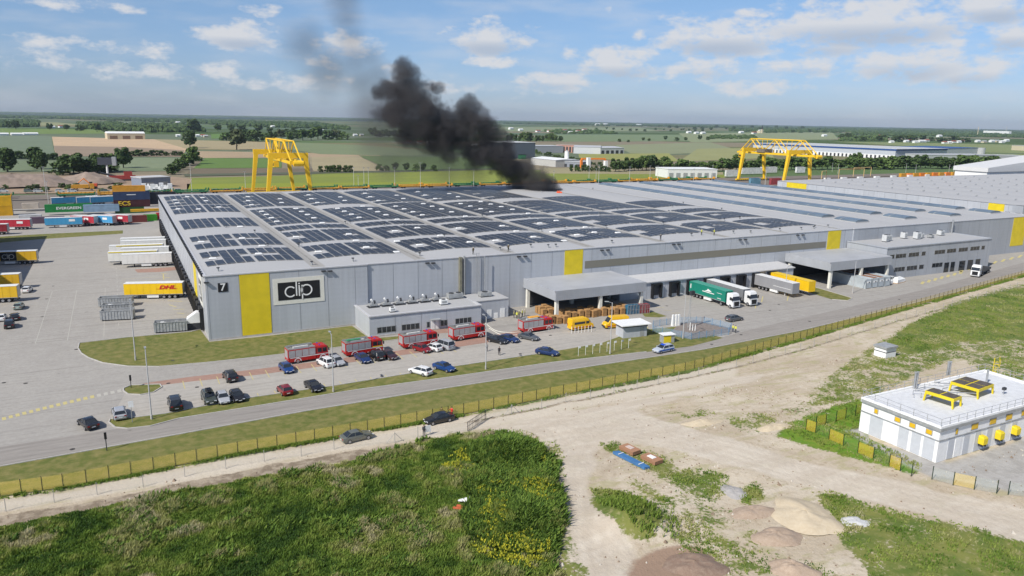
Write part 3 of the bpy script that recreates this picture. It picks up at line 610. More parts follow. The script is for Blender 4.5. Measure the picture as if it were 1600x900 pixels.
# ------------------------------------------------------------------ second and third halls on the right
h2 = empty('warehouse', (0, 0, 0), 0, 'second grey warehouse behind on the right with yellow squares and number 8', 'warehouse')
b = MB(); b.box(326, 760, 24, 160, 0, 13.1, M_WALL)
for y in np.arange(30, 160, 6): b.box(325.97, 326.05, y, y + .1, .3, 13.1, M_JOINT)
b.box(325.9, 326, 24, 28.5, 0, 13.1, M_WALL2); b.build('wall', h2)
b = MB(); ys = np.linspace(24, 160, 2); prof = []
xsn = np.linspace(325.8, 760, 130)
i = b._mi(M_ROOF)
for y in (23.8, 30, 155, 160.2):
    for x in xsn: b.v.append((x, y, 13.1 + (.6 * abs(math.sin(math.pi * (x - 326) / 24)) if 24.5 < y < 159 else 0.25)))
for a in range(3):
    for c in range(129): b.f.append((a * 130 + c, a * 130 + c + 1, (a + 1) * 130 + c + 1, (a + 1) * 130 + c)); b.mi.append(i)
b.build('roof', h2, smooth=False)
MB().box(325.8, 326, 139, 153, 6, 13.0, M_YEL).build('yellow_panel', h2); MB().box(325.8, 326, 31.8, 38.6, 6.3, 13.0, M_YEL).build('yellow_panel', h2)
for i, (y, t) in enumerate(((30.0, '8'), (25.8, '9'))):
    n = MB().box(325.75, 325.85, y - 1, y + 1, 7.6, 10.0, M_BLK).build('number_sign', h2); put_text('number', t, 2.4, M_WHITE, n, (325.73, y, 8.8), rot=(R(90), 0, R(-90)), bold=.03)
for x in (350, 375, 399, 423, 447, 471, 495):
    b = MB()
    for y in range(32, 155, 9): b.box(x - .5, x + .5, y - .4, y + .4, 13.5, 13.8, M_ZINC if (x + y) % 3 else M_WHITE)
    b.build('roof_vents', h2)
h3 = empty('warehouse', (0, 0, 0), 0, 'white hall with a pitched pale roof at the far right edge', 'warehouse')
b = MB(); b.box(548, 900, 172, 196, 0, 14, M_WHITE); b.build('wall', h3)
b = MB(); b.loft([[(547, y, 14.01), (900, y, 14.01), (900, y, 30), (680, y, 28), (547, y, 17)] for y in (171, 197)], mat('pale_roof', (.62, .62, .61), .6, var=.03)); b.build('roof', h3)
h4 = empty('warehouse', (0, 0, 0), 0, 'grey warehouse wall beyond the left edge behind the yellow trailers', 'warehouse'); MB().box(-120, -53, 56, 160, 0, 14.2, M_WALL2).build('wall', h4); MB().box(-120.3, -52.7, 55.7, 160.3, 14.2, 14.6, mcap).build('roof', h4)
# ------------------------------------------------------------------ cars
def wheel_me(r, w):
    b = MB(); b.tube((0, -w / 2, 0), (0, w / 2, 0), r, M_TYRE, 16); a = b.mesh('wheel'); b = MB(); b.tube((0, -w / 2 - .012, 0), (0, w / 2 + .012, 0), r * .62, M_RIM, 12); return a, b.mesh('rim')
_WC = {}
def add_wheels(root, xs, yw, r, w=.24, dual=False):
    key = (r, w)
    if key not in _WC: _WC[key] = wheel_me(r, w)
    for x in xs:
        for s in (-1, 1):
            o = bpy.data.objects.new('wheel', _WC[key][0]); COL.objects.link(o); o.parent = root; o.location = (x, s * yw, r)
            q = bpy.data.objects.new('rim', _WC[key][1]); COL.objects.link(q); q.parent = o
CP = {}
CP['sedan'] = dict(L=4.7, W=1.82, H=1.45, hood=.95, belt=.98, tail=1.02, ws=(.95, .25), rw=(-1.05, -1.75))
CP['hatch'] = dict(L=4.1, W=1.76, H=1.48, hood=.98, belt=1.0, tail=1.02, ws=(.95, .3), rw=(-1.45, -1.88))
CP['estate'] = dict(L=4.75, W=1.84, H=1.5, hood=.97, belt=1.0, tail=1.03, ws=(1.0, .3), rw=(-1.85, -2.2))
CP['suv'] = dict(L=4.55, W=1.88, H=1.72, hood=1.1, belt=1.14, tail=1.15, ws=(1.0, .45), rw=(-1.7, -2.1))
CP['minivan'] = dict(L=4.9, W=1.92, H=1.9, hood=1.15, belt=1.2, tail=1.2, ws=(1.35, .6), rw=(-2.1, -2.35))
def car_proto(kind, paint, extra=None):
    p = CP[kind]; L2 = p['L'] / 2; W2 = p['W'] / 2; root = empty('parked_car'); zc = .22
    st = [(-L2, .80, .42, p['tail'] - .22), (-L2 + .12, .93, .28, p['tail'] - .04), (-L2 + .5, .99, zc, p['tail']), (p['rw'][1], 1.0, zc, p['tail']), (0, 1.0, zc, p['belt']), (p['ws'][0], 1.0, zc, p['hood'] + .02), (L2 - .6, .97, zc, p['hood'] - .12), (L2 - .18, .90, .28, p['hood'] - .26), (L2, .74, .42, p['hood'] - .40)]
    st.sort(key=lambda s: s[0]); rings = []
    for x, wf, zl, zt in st:
        w = W2 * wf; rings.append([(x, -w * .9, zl), (x, -w, zl + .18), (x, -w, zt - .22), (x, -w * .95, zt - .06), (x, -w * .8, zt), (x, w * .8, zt), (x, w * .95, zt - .06), (x, w, zt - .22), (x, w, zl + .18), (x, w * .9, zl)])
    b = MB(); b.loft(rings, paint); b.build('body', root, smooth=False)
    # cabin
    H = p['H']; wb, wt = W2 * .9, W2 * .72; zb = p['belt'] - .05; x0, x1 = p['ws']; x2, x3 = p['rw']
    def ring(x, z, w0, z0): return [(x, -w0, z0), (x, -w0 * 1.0 + (w0 - wt) * ((z - zb) / (H - zb)), z), (x, w0 - (w0 - wt) * ((z - zb) / (H - zb)), z), (x, w0, z0)]
    b = MB(); b.loft([ring(x0 + .02, zb + .03, wb, zb), ring(x1, H - .07, wb, zb), ring((x1 + x2) / 2, H - .03, wb, zb), ring(x2, H - .07, wb, zb), ring(x3 - .02, p['tail'] - .02, wb, zb)], M_GLASS); b.build('window', root)
    b = MB(); b.loft([[(x, -w, z), (x, -w * .8, z + .05), (x, w * .8, z + .05), (x, w, z), (x, 0, z - .03)] for x, z, w in ((x1 - .02, H - .075, wt * .98), ((x1 + x2) / 2, H - .03, wt * 1.03), (x2 + .02, H - .075, wt * .98))], paint)
    for s in (-1, 1):
        for (xa, za), (xb, zb2) in (((x0 + .02, zb), (x1, H - .06)), ((x3, p['tail'] - .03), (x2, H - .06)), (((x1 + x2) / 2 - .05, zb), ((x1 + x2) / 2 - .05, H - .05))):
            b.tube((xa, s * (wb + .005), za), (xb, s * (wt + .01), zb2), .045, paint, 5)
    b.build('roof', root)
    add_wheels(root, (-L2 * .58, L2 * .62), W2 - .09, .33 if kind != 'suv' else .37)
    for s in (-1, 1):
        MB().box(L2 - .22, L2 - .04, s * W2 * .62 - .17, s * W2 * .62 + .17, p['hood'] - .46, p['hood'] - .30, M_HEADL).build('headlight', root)
        MB().box(-L2 + .0, -L2 + .14, s * W2 * .68 - .15, s * W2 * .68 + .15, p['tail'] - .34, p['tail'] - .16, M_TAILL).build('tail_light', root)
        MB().box(x0 - .25, x0 - .1, s * (W2 + .02) - .08, s * (W2 + .02) + .08, p['belt'], p['belt'] + .14, paint).build('mirror', root)
    MB().box(-L2 - .015, -L2 + .03, -.26, .26, .55, .66, M_WHITE).build('number_plate', root); MB().box(L2 - .03, L2 + .015, -.26, .26, .44, .55, M_WHITE).build('number_plate', root)
    MB().box(L2 - .12, L2 - .005, -.5, .5, .56, p['hood'] - .38, M_BLK).build('grille', root)
    return root
def paint(n, c): return mat('paint_' + n, c, .28, 0, 0, spec=.5, coat=.5)
PB = dict(black=(.012, .012, .014), silver=(.36, .37, .39), grey=(.09, .095, .1), white=(.74, .74, .73), navy=(.012, .03, .11), blue=(.01, .045, .17), red=(.20, .01, .015), maroon=(.045, .018, .018), green=(.05, .06, .05), sage=(.20, .25, .22), olive=(.12, .125, .10))
PP = {k: paint(k, v) for k, v in PB.items()}
PROTO = {}
def car(kind, col, px, py, head, label, group='cars parked in the yard', name='parked_car', cat='car'):
    if kind not in PROTO: PROTO[kind] = car_proto(kind, PP['black'])
    pr = PROTO[kind]; p = G(px, py)
    if not pr.get('_used') and col != 'black':
        for ch in pr.children:
            for i, sl in enumerate(ch.material_slots):
                if sl.material and sl.material.name == 'paint_black': sl.link = 'OBJECT'; sl.material = PP[col]
        pr['_col'] = col
    o = put(pr, p, R(head), label, cat, group, {('paint_' + pr.get('_col', 'black')): PP[col]} if pr.get('_used') and col != pr.get('_col', 'black') else None); return o
_later = []
LOT = 'cars on the lot in front of the warehouse'
for a in [('sedan', 'black', 138, 666, 110, 'black sedan driving out alone at the left end of the lot'), ('estate', 'silver', 187, 650, 94, 'silver hatchback, leftmost parked in the row along the road verge'),
          ('minivan', 'black', 274, 636, 92, 'black minivan parked right of the tall lamp post on the verge'), ('suv', 'green', 327, 627, -86, 'dark green off-road car carrying a black roof box'),
          ('hatch', 'silver', 349, 627, -88, 'small silver car squeezed between the roof-box car and a black car'), ('hatch', 'black', 371, 624, -84, 'black car at the right end of the group of three with the roof box'),
          ('suv', 'black', 360, 593, 96, 'black car parked alone on the red paved strip'), ('hatch', 'blue', 448, 580, -82, 'bright blue hatchback below the leftmost fire engine'),
          ('hatch', 'red', 445, 614, 97, 'small red car on the row beside the verge'), ('sedan', 'black', 490, 608, -80, 'black sedan near the second lamp post beside the verge'),
          ('suv', 'white', 509, 571, 104, 'white car parked at the front corner of the leftmost fire engine'), ('hatch', 'silver', 527, 569, -80, 'silver hatchback right of the white car below two fire engines'),
          ('sedan', 'navy', 567, 564, -82, 'navy blue sedan under the second fire engine, leftmost of three'), ('suv', 'black', 588, 560, 98, 'black car between a navy sedan and a maroon one'),
          ('sedan', 'maroon', 607, 559, -74, 'dark maroon sedan at the right of three cars by the second fire engine'), ('hatch', 'red', 660, 549, -66, 'dark red hatchback beside the third fire engine'),
          ('hatch', 'white', 677, 547, 112, 'white hatchback between the red car and the silver van'), ('minivan', 'silver', 694, 544, 108, 'silver minivan behind the third fire engine'),
          ('estate', 'white', 657, 584, 118, 'white estate car alone on the lower row of the lot'), ('sedan', 'blue', 694, 578, -66, 'blue sedan on the lower row nose to the verge'),
          ('sedan', 'black', 777, 535, -62, 'black sedan right of the third lamp post'), ('sedan', 'navy', 795, 533, -62, 'dark blue sedan right beside the black sedan near the walking man'),
          ('sedan', 'grey', 826, 530, -60, 'dark grey sedan in front of the fourth fire engine'), ('sedan', 'navy', 855, 554, -52, 'navy sedan alone at the verge left of the white flags')]:
    car(*a[:5], a[5], LOT)
for a in [('sedan', 'black', 686, 659, 184, 'black sedan on the sandy path beside two standing people', 'cars on the sandy path', 'parked_car', 'car'), ('sedan', 'olive', 557, 687, 7, 'dusty grey car behind the wire fence on the sandy path', 'cars on the sandy path', 'parked_car', 'car'),
          ('estate', 'grey', 1147, 501, 4, 'dark grey estate car standing by the blue fenced plot'), ('hatch', 'white', 43, 456, 80, 'small white car beside the middle yellow trailer'),
          ('hatch', 'sage', 30, 482, 86, 'pale green hatchback below the lowest yellow trailer'), ('hatch', 'white', 3, 500, 90, 'white car cut by the left picture edge'), ('hatch', 'black', 24, 499, 100, 'black car at the back of the huddle by the left edge'),
          ('suv', 'black', 15, 511, 95, 'black off-road car in front of the huddle at the left edge'), ('minivan', 'white', 1392, 441, 10, 'white car half under the canopy by the white cabins')]:
    car(*a)
for a in list(_later): car(*a)
# roof box on the green car
p = G(327, 627); e = empty('roof_box', (p.x, p.y, 1.72), R(-86), 'black roof box on the dark green off-road car', 'roof box')
MB().loft([[(-.7, -.42, .1), (-.7, .42, .1), (-.7, .38, .4), (-.7, -.38, .4)], [(.5, -.42, .1), (.5, .42, .1), (.5, .38, .42), (.5, -.38, .42)], [(.8, -.3, .1), (.8, .3, .1), (.8, .25, .2), (.8, -.25, .2)]], M_BLK).build('shell', e)
b = MB(); b.box(-.5, -.45, -.6, .6, 0, .08, M_STEEL).box(.45, .5, -.6, .6, 0, .08, M_STEEL).build('bar', e)
# patrol car
def patrol():
    r = car_proto('estate', mat('paint_police', (.42, .46, .52), .3, 0, 0, coat=.4)); r.name = 'police_car'
    for s in (-1, 1): MB().box(-2.1, 2.0, s * .925 - .012, s * .925 + .012, .52, .78, mat('police_blue', (.02, .10, .42), .4, var=0)).build('stripe', r)
    b = MB(); b.box(-.1, .15, -.55, .55, 1.5, 1.62, mat('beacon_blue', (.01, .05, .6), .2, var=0)); b.build('beacon', r); MB().box(-.3, .6, -.5, .5, 1.515, 1.525, mat('police_blue', (.02, .1, .42))).build('roof_marking', r); return r
o = patrol(); o.location = G(1036, 549.5); o.rotation_euler = (0, 0, R(186)); tag(o, 'silver and blue police car driving on the road past the kiosk', 'police car')
# ------------------------------------------------------------------ vans
MYV = mat('van_yellow', (.80, .46, .01), .35, 0, .03, coat=.3)
def van_proto():
    r = empty('delivery_van'); b = MB(); W = 1.0
    prof = [(-2.9, .4, 2.55), (-2.75, .32, 2.65), (1.0, .32, 2.68), (1.45, .32, 2.5), (2.15, .32, 1.45), (2.75, .35, 1.2), (2.9, .45, .9)]
    rings = [[(x, -W * .96, z0), (x, -W, z0 + .3), (x, -W * .99, z1 - .5 if z1 > 2 else z1 - .2), (x, -W * .86, z1), (x, W * .86, z1), (x, W * .99, z1 - .5 if z1 > 2 else z1 - .2), (x, W, z0 + .3), (x, W * .96, z0)] for x, z0, z1 in prof]
    b.loft(rings, MYV); b.build('body', r)
    b = MB(); b.loft([[(1.5, -.86, 2.44), (1.5, .86, 2.44), (1.56, .86, 2.40), (1.56, -.86, 2.40)], [(2.14, -.9, 1.52), (2.14, .9, 1.52), (2.2, .9, 1.48), (2.2, -.9, 1.48)]], M_GLASS); b.build('windscreen', r)
    for s in (-1, 1):
        MB().box(.75, 1.6, s * 1.0 - .015, s * 1.0 + .015, 1.4, 1.95, M_GLASS).build('window', r); MB().box(-2.3, .5, s * 1.0 - .015, s * 1.0 + .012, 1.45, 1.95, M_GLASS).build('window', r)
        MB().box(-2.7, 2.5, s * 1.01 - .01, s * 1.01 + .01, .62, .78, mat('stripe_red', (.4, .02, .02), .5, var=0)).build('stripe', r)
        MB().box(2.7, 2.88, s * .7 - .16, s * .7 + .16, .85, 1.08, M_HEADL).build('headlight', r); MB().box(-2.93, -2.85, s * .88 - .07, s * .88 + .07, .9, 1.5, M_TAILL).build('tail_light', r)
    MB().box(2.8, 2.93, -.85, .85, .35, .75, M_DARK).build('bumper', r); add_wheels(r, (-1.9, 1.95), .88, .35)
    return r
V = van_proto(); put(V, G(907, 514), R(2), 'yellow delivery van, right next to the pallet stacks', 'van', 'yellow delivery vans'); put(V, G(961, 511.5), R(171), 'yellow delivery van beside the white-roofed kiosk', 'van', 'yellow delivery vans')
# ------------------------------------------------------------------ fire engines
def engine_proto():
    r = empty('fire_engine'); W = 1.25
    b = MB(); cab = [(1.75, .55, 3.0), (1.8, .5, 3.1), (3.6, .5, 3.08), (3.95, .5, 2.9), (4.15, .5, 1.75), (4.2, .5, .9)]
    b.loft([[(x, -W, z0), (x, -W, z1 - .25), (x, -W * .9, z1), (x, W * .9, z1), (x, W, z1 - .25), (x, W, z0)] for x, z0, z1 in cab], M_RED); b.build('cab', r)
    b = MB(); b.box(4.0, 4.14, -1.12, 1.12, 1.8, 2.75, M_GLASS); b.build('windscreen', r)
    for s in (-1, 1):
        MB().box(3.0, 3.8, s * W - .02, s * W + .02, 1.75, 2.6, M_GLASS).build('window', r); MB().box(1.95, 2.8, s * W - .02, s * W + .02, 1.75, 2.6, M_GLASS).build('window', r)
        MB().box(-3.6, 4.1, s * W - .015, s * (W + .012) + .015, 1.25, 1.38, M_WHITE).build('stripe', r)
        for x in (-2.1, 3.05):
            b = MB(); n = 12; pts = [(x + .72 * math.cos(math.pi * i / n), .5 + .72 * math.sin(math.pi * i / n)) for i in range(n + 1)]; qts = [(x + .56 * math.cos(math.pi * i / n), .5 + .56 * math.sin(math.pi * i / n)) for i in range(n + 1)]
            for i in range(n): b.loft([[(u, s * W - .03, v) for u, v in (pts[i], pts[i + 1], qts[i + 1], qts[i])], [(u, s * (W + .04), v) for u, v in (pts[i], pts[i + 1], qts[i + 1], qts[i])]], M_WHITE)
            b.build('wheel_arch', r)
        MB().box(3.95, 4.22, s * .95 - .2, s * .95 + .2, .85, 1.1, M_HEADL).build('headlight', r); MB().box(4.15, 4.35, s * 1.4 - .1, s * 1.4 + .1, 1.9, 2.5, M_BLK).build('mirror', r)
        MB().box(2.4, 2.6, s * .8 - .18, s * .8 + .18, 3.08, 3.2, mat('beacon_blue', (.01, .05, .6))).build('beacon', r)
    MB().box(4.15, 4.4, -1.25, 1.25, .45, .85, M_WHITE).build('bumper', r)
    b = MB(); b.box(-4.0, 1.65, -1.22, 1.22, .75, 3.0, M_RED); b.box(-4.0, 1.65, -1.25, -1.22, .5, 1.15, M_RED).box(-4.0, 1.65, 1.22, 1.25, .5, 1.15, M_RED); b.build('body', r)
    for s in (-1, 1):
        for k in range(4): MB().box(-3.85 + k * 1.36, -2.6 + k * 1.36, s * 1.25 - .03, s * 1.25 + .02, 1.45 if k != 1 else 1.45, 2.8, M_SHUT).build('shutter', r)
    MB().box(-4.04, -3.98, -.9, .9, 1.2, 2.8, M_SHUT).build('rear_shutter', r)
    b = MB(); b.box(-3.9, 1.5, -1.1, 1.1, 3.0, 3.06, mat('deck', (.22, .21, .19), .8, var=.2)); b.box(-3.9, 1.5, -1.2, -1.12, 3.0, 3.25, M_SHUT).box(-3.9, 1.5, 1.12, 1.2, 3.0, 3.25, M_SHUT); b.build('deck', r)
    b = MB()
    for y in (.35, .85): b.tube((-3.8, y, 3.35), (1.3, y, 3.35), .05, M_STEEL)
    for x in np.arange(-3.6, 1.2, .35): b.tube((x, .35, 3.35), (x, .85, 3.35), .03, M_STEEL, 4)
    for x in (-3, 0.8): b.box(x, x + .1, .35, .85, 3.06, 3.32, M_STEEL)
    b.build('ladder', r); MB().box(-2.8, .2, -.9, -.3, 3.06, 3.4, mat('roof_locker', (.5, .5, .48), .6)).build('locker', r)
    b = MB().box(-3.9, 4, -.5, .5, .45, .75, M_BLK).build('chassis', r); add_wheels(r, (-2.1, 3.05), 1.08, .5, .32)
    return r
E0 = engine_proto(); EG = 'fire engines lined up before the annex'
MOR = mat('fire_orange_red', (.62, .05, .02), .3, var=.04)
for i, (px, py, hd, lb) in enumerate([(479, 563, 5, 'red fire engine, leftmost in the line'), (566, 552.5, 5, 'red fire engine with a yellow stripe on its cab, second from the left'), (653, 540.5, 5, 'red fire engine with white roof lockers in front of annex windows'),
                                     (729, 528.5, 5, 'red fire engine nearest the annex corner'), (836, 517, 3, 'red fire engine with orange roof gear beside the pallet stacks')]):
    o = put(E0, G(px, py), R(hd), lb, 'fire engine', EG)
    o.scale = (.93, .93, .93)
    if i == 1: [MB().box(1.85, 4.1, s * 1.26 - .02, s * 1.26 + .02, 1.42, 1.6, M_YEL).build('yellow_stripe', o) for s in (-1, 1)]
    if i == 4: MB().box(-1.9, .9, -.5, .6, 3.42, 3.55, mat('roof_gear', (.75, .35, .04), .6)).build('roof_gear', o)
    if i == 1: MB().box(-3.6, -.6, -.9, -.2, 3.41, 3.6, mat('green_gear', (.05, .25, .12), .6)).build('roof_gear', o)
# ------------------------------------------------------------------ lorries and trailers
def trailer(label, cat='trailer', col=(.75, .75, .73), L=13.6, roofc=None, parent=None, group=None, name='trailer', H=4.0, z0=1.1, side=None, wheels=True):
    r = empty(name, label=label, cat=cat, group=group) if parent is None else parent
    m = mat('box_%d_%d_%d' % tuple(int(c * 999) for c in col), col, .5, 0, .04, .4)
    b = MB(); b.box(0, L, -1.26, 1.26, z0, H - .05, m)
    for s in (-1, 1):
        for x in np.arange(.05, L, L / 9): b.box(x, x + .06, s * 1.28 - .015, s * 1.28 + .015, z0, H, m)
        b.box(0, L, s * 1.275 - .015, s * 1.275 + .015, z0, z0 + .12, M_ZINC)
    bo = b.build('box_body', r)
    MB().box(-.02, L + .02, -1.3, 1.3, H - .05, H, mat('trailer_roof', (.70, .70, .68), .5, var=.05) if roofc is None else roofc).build('roof', r)
    MB().box(-.06, 0, -1.2, 1.2, z0 + .05, H - .1, M_STEEL).build('rear_door', r)
    if wheels:
        b = MB(); b.box(.2, L - .3, -.5, .5, .8, z0, M_BLK); b.box(L * .42, L * .62, -1.2, -.7, .35, 1.0, M_WHITE).box(L * .42, L * .62, .7, 1.2, .35, 1.0, M_WHITE); b.box(.1, .25, -1.2, 1.2, .5, .7, M_BLK)
        for s in (-.6, .6): b.box(L - 3.2, L - 3.05, s - .06, s + .06, 0, .9, M_DARK)
        b.build('chassis', r); add_wheels(r, (1.9, 3.2, 4.5), 1.05, .5, .34)
    return r
def side_text(par, txt, size, m, x, z, sx=1.0, italic=False, bold=.02):
    for s in (-1, 1):
        put_text('lettering', txt, size, m, par, (x, s * 1.31, z), rot=(R(90), 0, 0 if s < 0 else R(180)), italic=italic, bold=bold, sx=sx)
def place(o, x, y, hd): o.location = (x, y, 0); o.rotation_euler = (0, 0, R(hd)); return o
MTXR = mat('text_red', (.55, .02, .02), .5, var=0)
# courier trailer at the left docks: rear at wall, nose to the left
t = trailer('bright yellow trailer with red italic lettering backed to the left wall', col=(.82, .52, .01)); place(t, -1.3, 42.7, 163)
side_text(t, 'DHL', 1.25, MTXR, 3.6, 2.9, 1.55, True, .05)
b = MB(); b.box(1.2, 2.3, -1.305, -1.29, 2.5, 2.56, MTXR).box(4.9, 6.2, -1.305, -1.29, 2.5, 2.56, MTXR).box(1.2, 2.3, 1.29, 1.305, 2.5, 2.56, MTXR).box(4.9, 6.2, 1.29, 1.305, 2.5, 2.56, MTXR); b.build('stripe', t)
WG = 'white trailers at the left docks'
for (y, x, L, lb, c, yr) in [(88.5, -1.0, 13.6, 'nearest white trailer backed to the left wall docks', (.74, .73, .69), 0), (94.5, -4.6, 13.6, 'white trailer reaching furthest from the wall with a yellow top edge', (.74, .73, .68), 1), (100.5, -1, 13.6, 'white trailer with a pale box, third from the nearest', (.72, .72, .69), 0),
                            (106.5, -2.4, 15.5, 'white trailer with bright yellow roof edge between other white trailers', (.73, .72, .68), 1), (115.5, -1, 13.6, 'white trailer, second from the far end of the white row', (.70, .70, .67), 0), (121.5, -1, 13.6, 'farthest white trailer in the row at the left wall', (.72, .72, .68), 0)]:
    place(trailer(lb, col=c, L=L, group=WG, roofc=None), x, y, 172)
    if yr:
        o = [q for q in COL.objects if q.get('label') == lb][0]; MB().box(.2, 13.4, 1.26, 1.33, 3.75, 4.03, M_YEL).build('yellow_rail', o)
# yellow trailers left edge
YG = 'orange yellow trailers at the left edge'
def panel_logo(t, x0, x1):
    for s in (-1, 1):
        f = MB().box(x0, x1, s * 1.3 - .012, s * 1.3 + .012, 1.25, 3.85, M_BLK).build('logo_field', t); b = MB(); 
        cx = (x0 + x1) / 2; yy = s * 1.325
        def rg(c, r, a0, a1):
            n = 16
            for i in range(n):
                p0 = a0 + (a1 - a0) * i / n; p1 = a0 + (a1 - a0) * (i + 1) / n; u = 1 if s < 0 else -1
                b.tube((cx + u * (c + r * math.cos(p0)), yy, 2.5 + r * math.sin(p0)), (cx + u * (c + r * math.cos(p1)), yy, 2.5 + r * math.sin(p1)), .05, M_CREAM, 4)
        rg(-.95, .62, R(45), R(315)); rg(.85, .62, 0, 2 * math.pi); u = 1 if s < 0 else -1
        for c, z0, z1 in ((-.25, 1.9, 3.4), (0, 1.9, 3.0), (.25, 1.4, 3.1)): b.tube((cx + u * c, yy, z0), (cx + u * c, yy, z1), .05, M_CREAM, 4)
        b.build('logo_letters', f)
t = trailer('yellow trailer with a black logo panel at the left edge', col=(.72, .42, .02), group=YG); place(t, G(60, 411).x, G(60, 411).y, 172); panel_logo(t, 5.2, 9.4)
t = trailer('yellow trailer in the middle beside the small white car', col=(.72, .42, .02), group=YG); place(t, G(34, 450).x, G(34, 450).y, 172); panel_logo(t, 4.6, 8.8)
t = trailer('nearest yellow trailer at the left edge above a pale green car', col=(.74, .45, .02), group=YG); place(t, G(31, 470).x, G(31, 470).y, 172); panel_logo(t, 7.6, 11.6)
# tractor units
def cab_parts(r, x, col):
    m = mat('cab_%d' % int(col[0] * 99), col, .35, 0, .02, coat=.3); b = MB()
    b.loft([[(xx, -1.22, z0), (xx, -1.22, z1 - .3), (xx, -1.05, z1), (xx, 1.05, z1), (xx, 1.22, z1 - .3), (xx, 1.22, z0)] for xx, z0, z1 in ((x, .9, 3.7), (x + .9, .55, 3.8), (x + 1.7, .5, 3.6), (x + 2.15, .5, 2.4), (x + 2.25, .45, 1.0))], m); c = b.build('cab', r)
    b = MB(); b.loft([[(x + 1.78, -1.12, 3.05), (x + 1.78, 1.12, 3.05), (x + 1.95, 1.12, 3.05), (x + 1.95, -1.12, 3.05)], [(x + 2.12, -1.15, 2.15), (x + 2.12, 1.15, 2.15), (x + 2.25, 1.15, 2.15), (x + 2.25, -1.15, 2.15)]], M_GLASS); b.build('windscreen', r)
    for s in (-1, 1):
        MB().box(x + 1.0, x + 1.75, s * 1.22 - .02, s * 1.22 + .02, 2.1, 2.85, M_GLASS).build('window', r); MB().box(x + 2.15, x + 2.32, s * .9 - .22, s * .9 + .22, .85, 1.05, M_HEADL).build('headlight', r)
        MB().box(x + 2.0, x + 2.25, s * 1.42 - .08, s * 1.42 + .08, 2.1, 2.8, M_BLK).build('mirror', r)
    MB().box(x + 2.2, x + 2.32, -.8, .8, .7, 1.8, M_BLK).build('grille', r)
    MB().box(x - 3.2, x + 2.0, -.45, .45, .55, .95, M_BLK).build('chassis', r); add_wheels(r, (x - 1.9, x + 1.3), 1.08, .5, .34)
def lorry(label, col, cabcol, X, Yr, roofc=None):
    r = empty('articulated_lorry', label=label, cat='lorry'); trailer(None, col=col, parent=r, roofc=roofc); cab_parts(r, 14.1, cabcol); place(r, X, Yr, -90); return r
mg = mat('green_roof', (.06, .30, .22), .5)
g = lorry('lorry with dark green curtain trailer and white cab at the docks', (.01, .20, .14), (.75, .75, .74), DX[2], -6.8, mat('green_roof', (.02, .24, .17)))
for s in (-1, 1):
    b = MB(); yy = s * 1.31
    b.box(5.2, 9.6, yy - .01, yy + .01, 2.3, 2.5, M_WHITE); b.loft([[(6.1, yy - .012, 2.6), (8.7, yy - .012, 2.75), (7.9, yy - .012, 3.1), (7.2, yy - .012, 3.35), (7.0, yy - .012, 3.0)], [(6.1, yy + .012, 2.6), (8.7, yy + .012, 2.75), (7.9, yy + .012, 3.1), (7.2, yy + .012, 3.35), (7.0, yy + .012, 3.0)]], M_WHITE)
    b.box(10.6, 12.4, yy - .01, yy + .01, 2.95, 3.05, M_WHITE).box(10.8, 12.2, yy - .01, yy + .01, 1.6, 1.75, M_WHITE).box(.5, .8, yy - .01, yy + .01, 2.2, 3.4, M_WHITE); b.build('emblem', g)
lorry('white lorry with grey curtain trailer right of the green one', (.20, .205, .215), (.75, .75, .74), DX[3], -6.8)
t = trailer('grey trailer without cab, fuel box white, at the dock left of the yellow one', col=(.27, .27, .28)); place(t, DX[6], -6.8, -90); MB().box(7, 13, -1.305, -1.28, 2.1, 2.2, M_WHITE).build('stripe', t)
t = trailer('plain yellow trailer at the last dock before the canopy', col=(.80, .50, .01), roofc=mat('yroof', (.74, .50, .03), .5)); place(t, DX[7] + .2, -6.8, -90)
# flatbed lorry on the road
r = empty('flatbed_lorry', label='white lorry with an empty flatbed on the road at the right', cat='lorry'); b = MB(); b.box(0, 11, -1.2, 1.2, 1.1, 1.3, M_DARK)
for x in (.2, 3.5, 7, 10.6): b.box(x, x + .15, -1.25, 1.25, 1.3, 1.75, M_DARK)
b.build('bed', r); cab_parts(r, 11.8, (.75, .75, .74)); add_wheels(r, (1.5, 2.8, 4.1), 1.05, .5, .34)
p = G(1533, 431); place(r, p.x + 9, p.y + 3.8, 202 - 4)
# ------------------------------------------------------------------ skips and containers
def skip(label, L, m, px, py, hd, load=True):
    r = empty('roll_off_container', label=label, cat='container', group='open steel containers near the left docks'); b = MB(); W = 1.2; H = 2.2
    b.box(0, L, -W, -W + .08, .25, H, m).box(0, L, W - .08, W, .25, H, m).box(0, .08, -W + .08, W - .08, .25, H, m).box(L - .08, L, -W + .08, W - .08, .25, H, m).box(.08, L - .08, -W + .08, W - .08, .25, .35, m)
    for x in np.arange(.3, L, .62): b.box(x, x + .12, -W - .08, -W, .3, H, m).box(x, x + .12, W, W + .08, .3, H, m)
    b.box(-.05, L + .05, -W - .1, -W + .1, H, H + .1, m).box(-.05, L + .05, W - .1, W + .1, H, H + .1, m); b.build('tub', r)
    MB().box(.1, L, -.5, .5, .05, .25, M_DARK).build('skid', r)
    if load:
        b = MB(); rr = random.Random(L)
        for k in range(16): x = rr.uniform(.6, L - 1); y = rr.uniform(-.7, .7); s = rr.uniform(.25, .5); b.box(x, x + s * 2, y - s / 2, y + s / 2, .35, 1.6 + rr.uniform(0, .5), [M_WHITE, M_WOOD, M_ZINC][k % 3])
        b.build('load', r)
    p = G(px, py); place(r, p.x, p.y, hd)
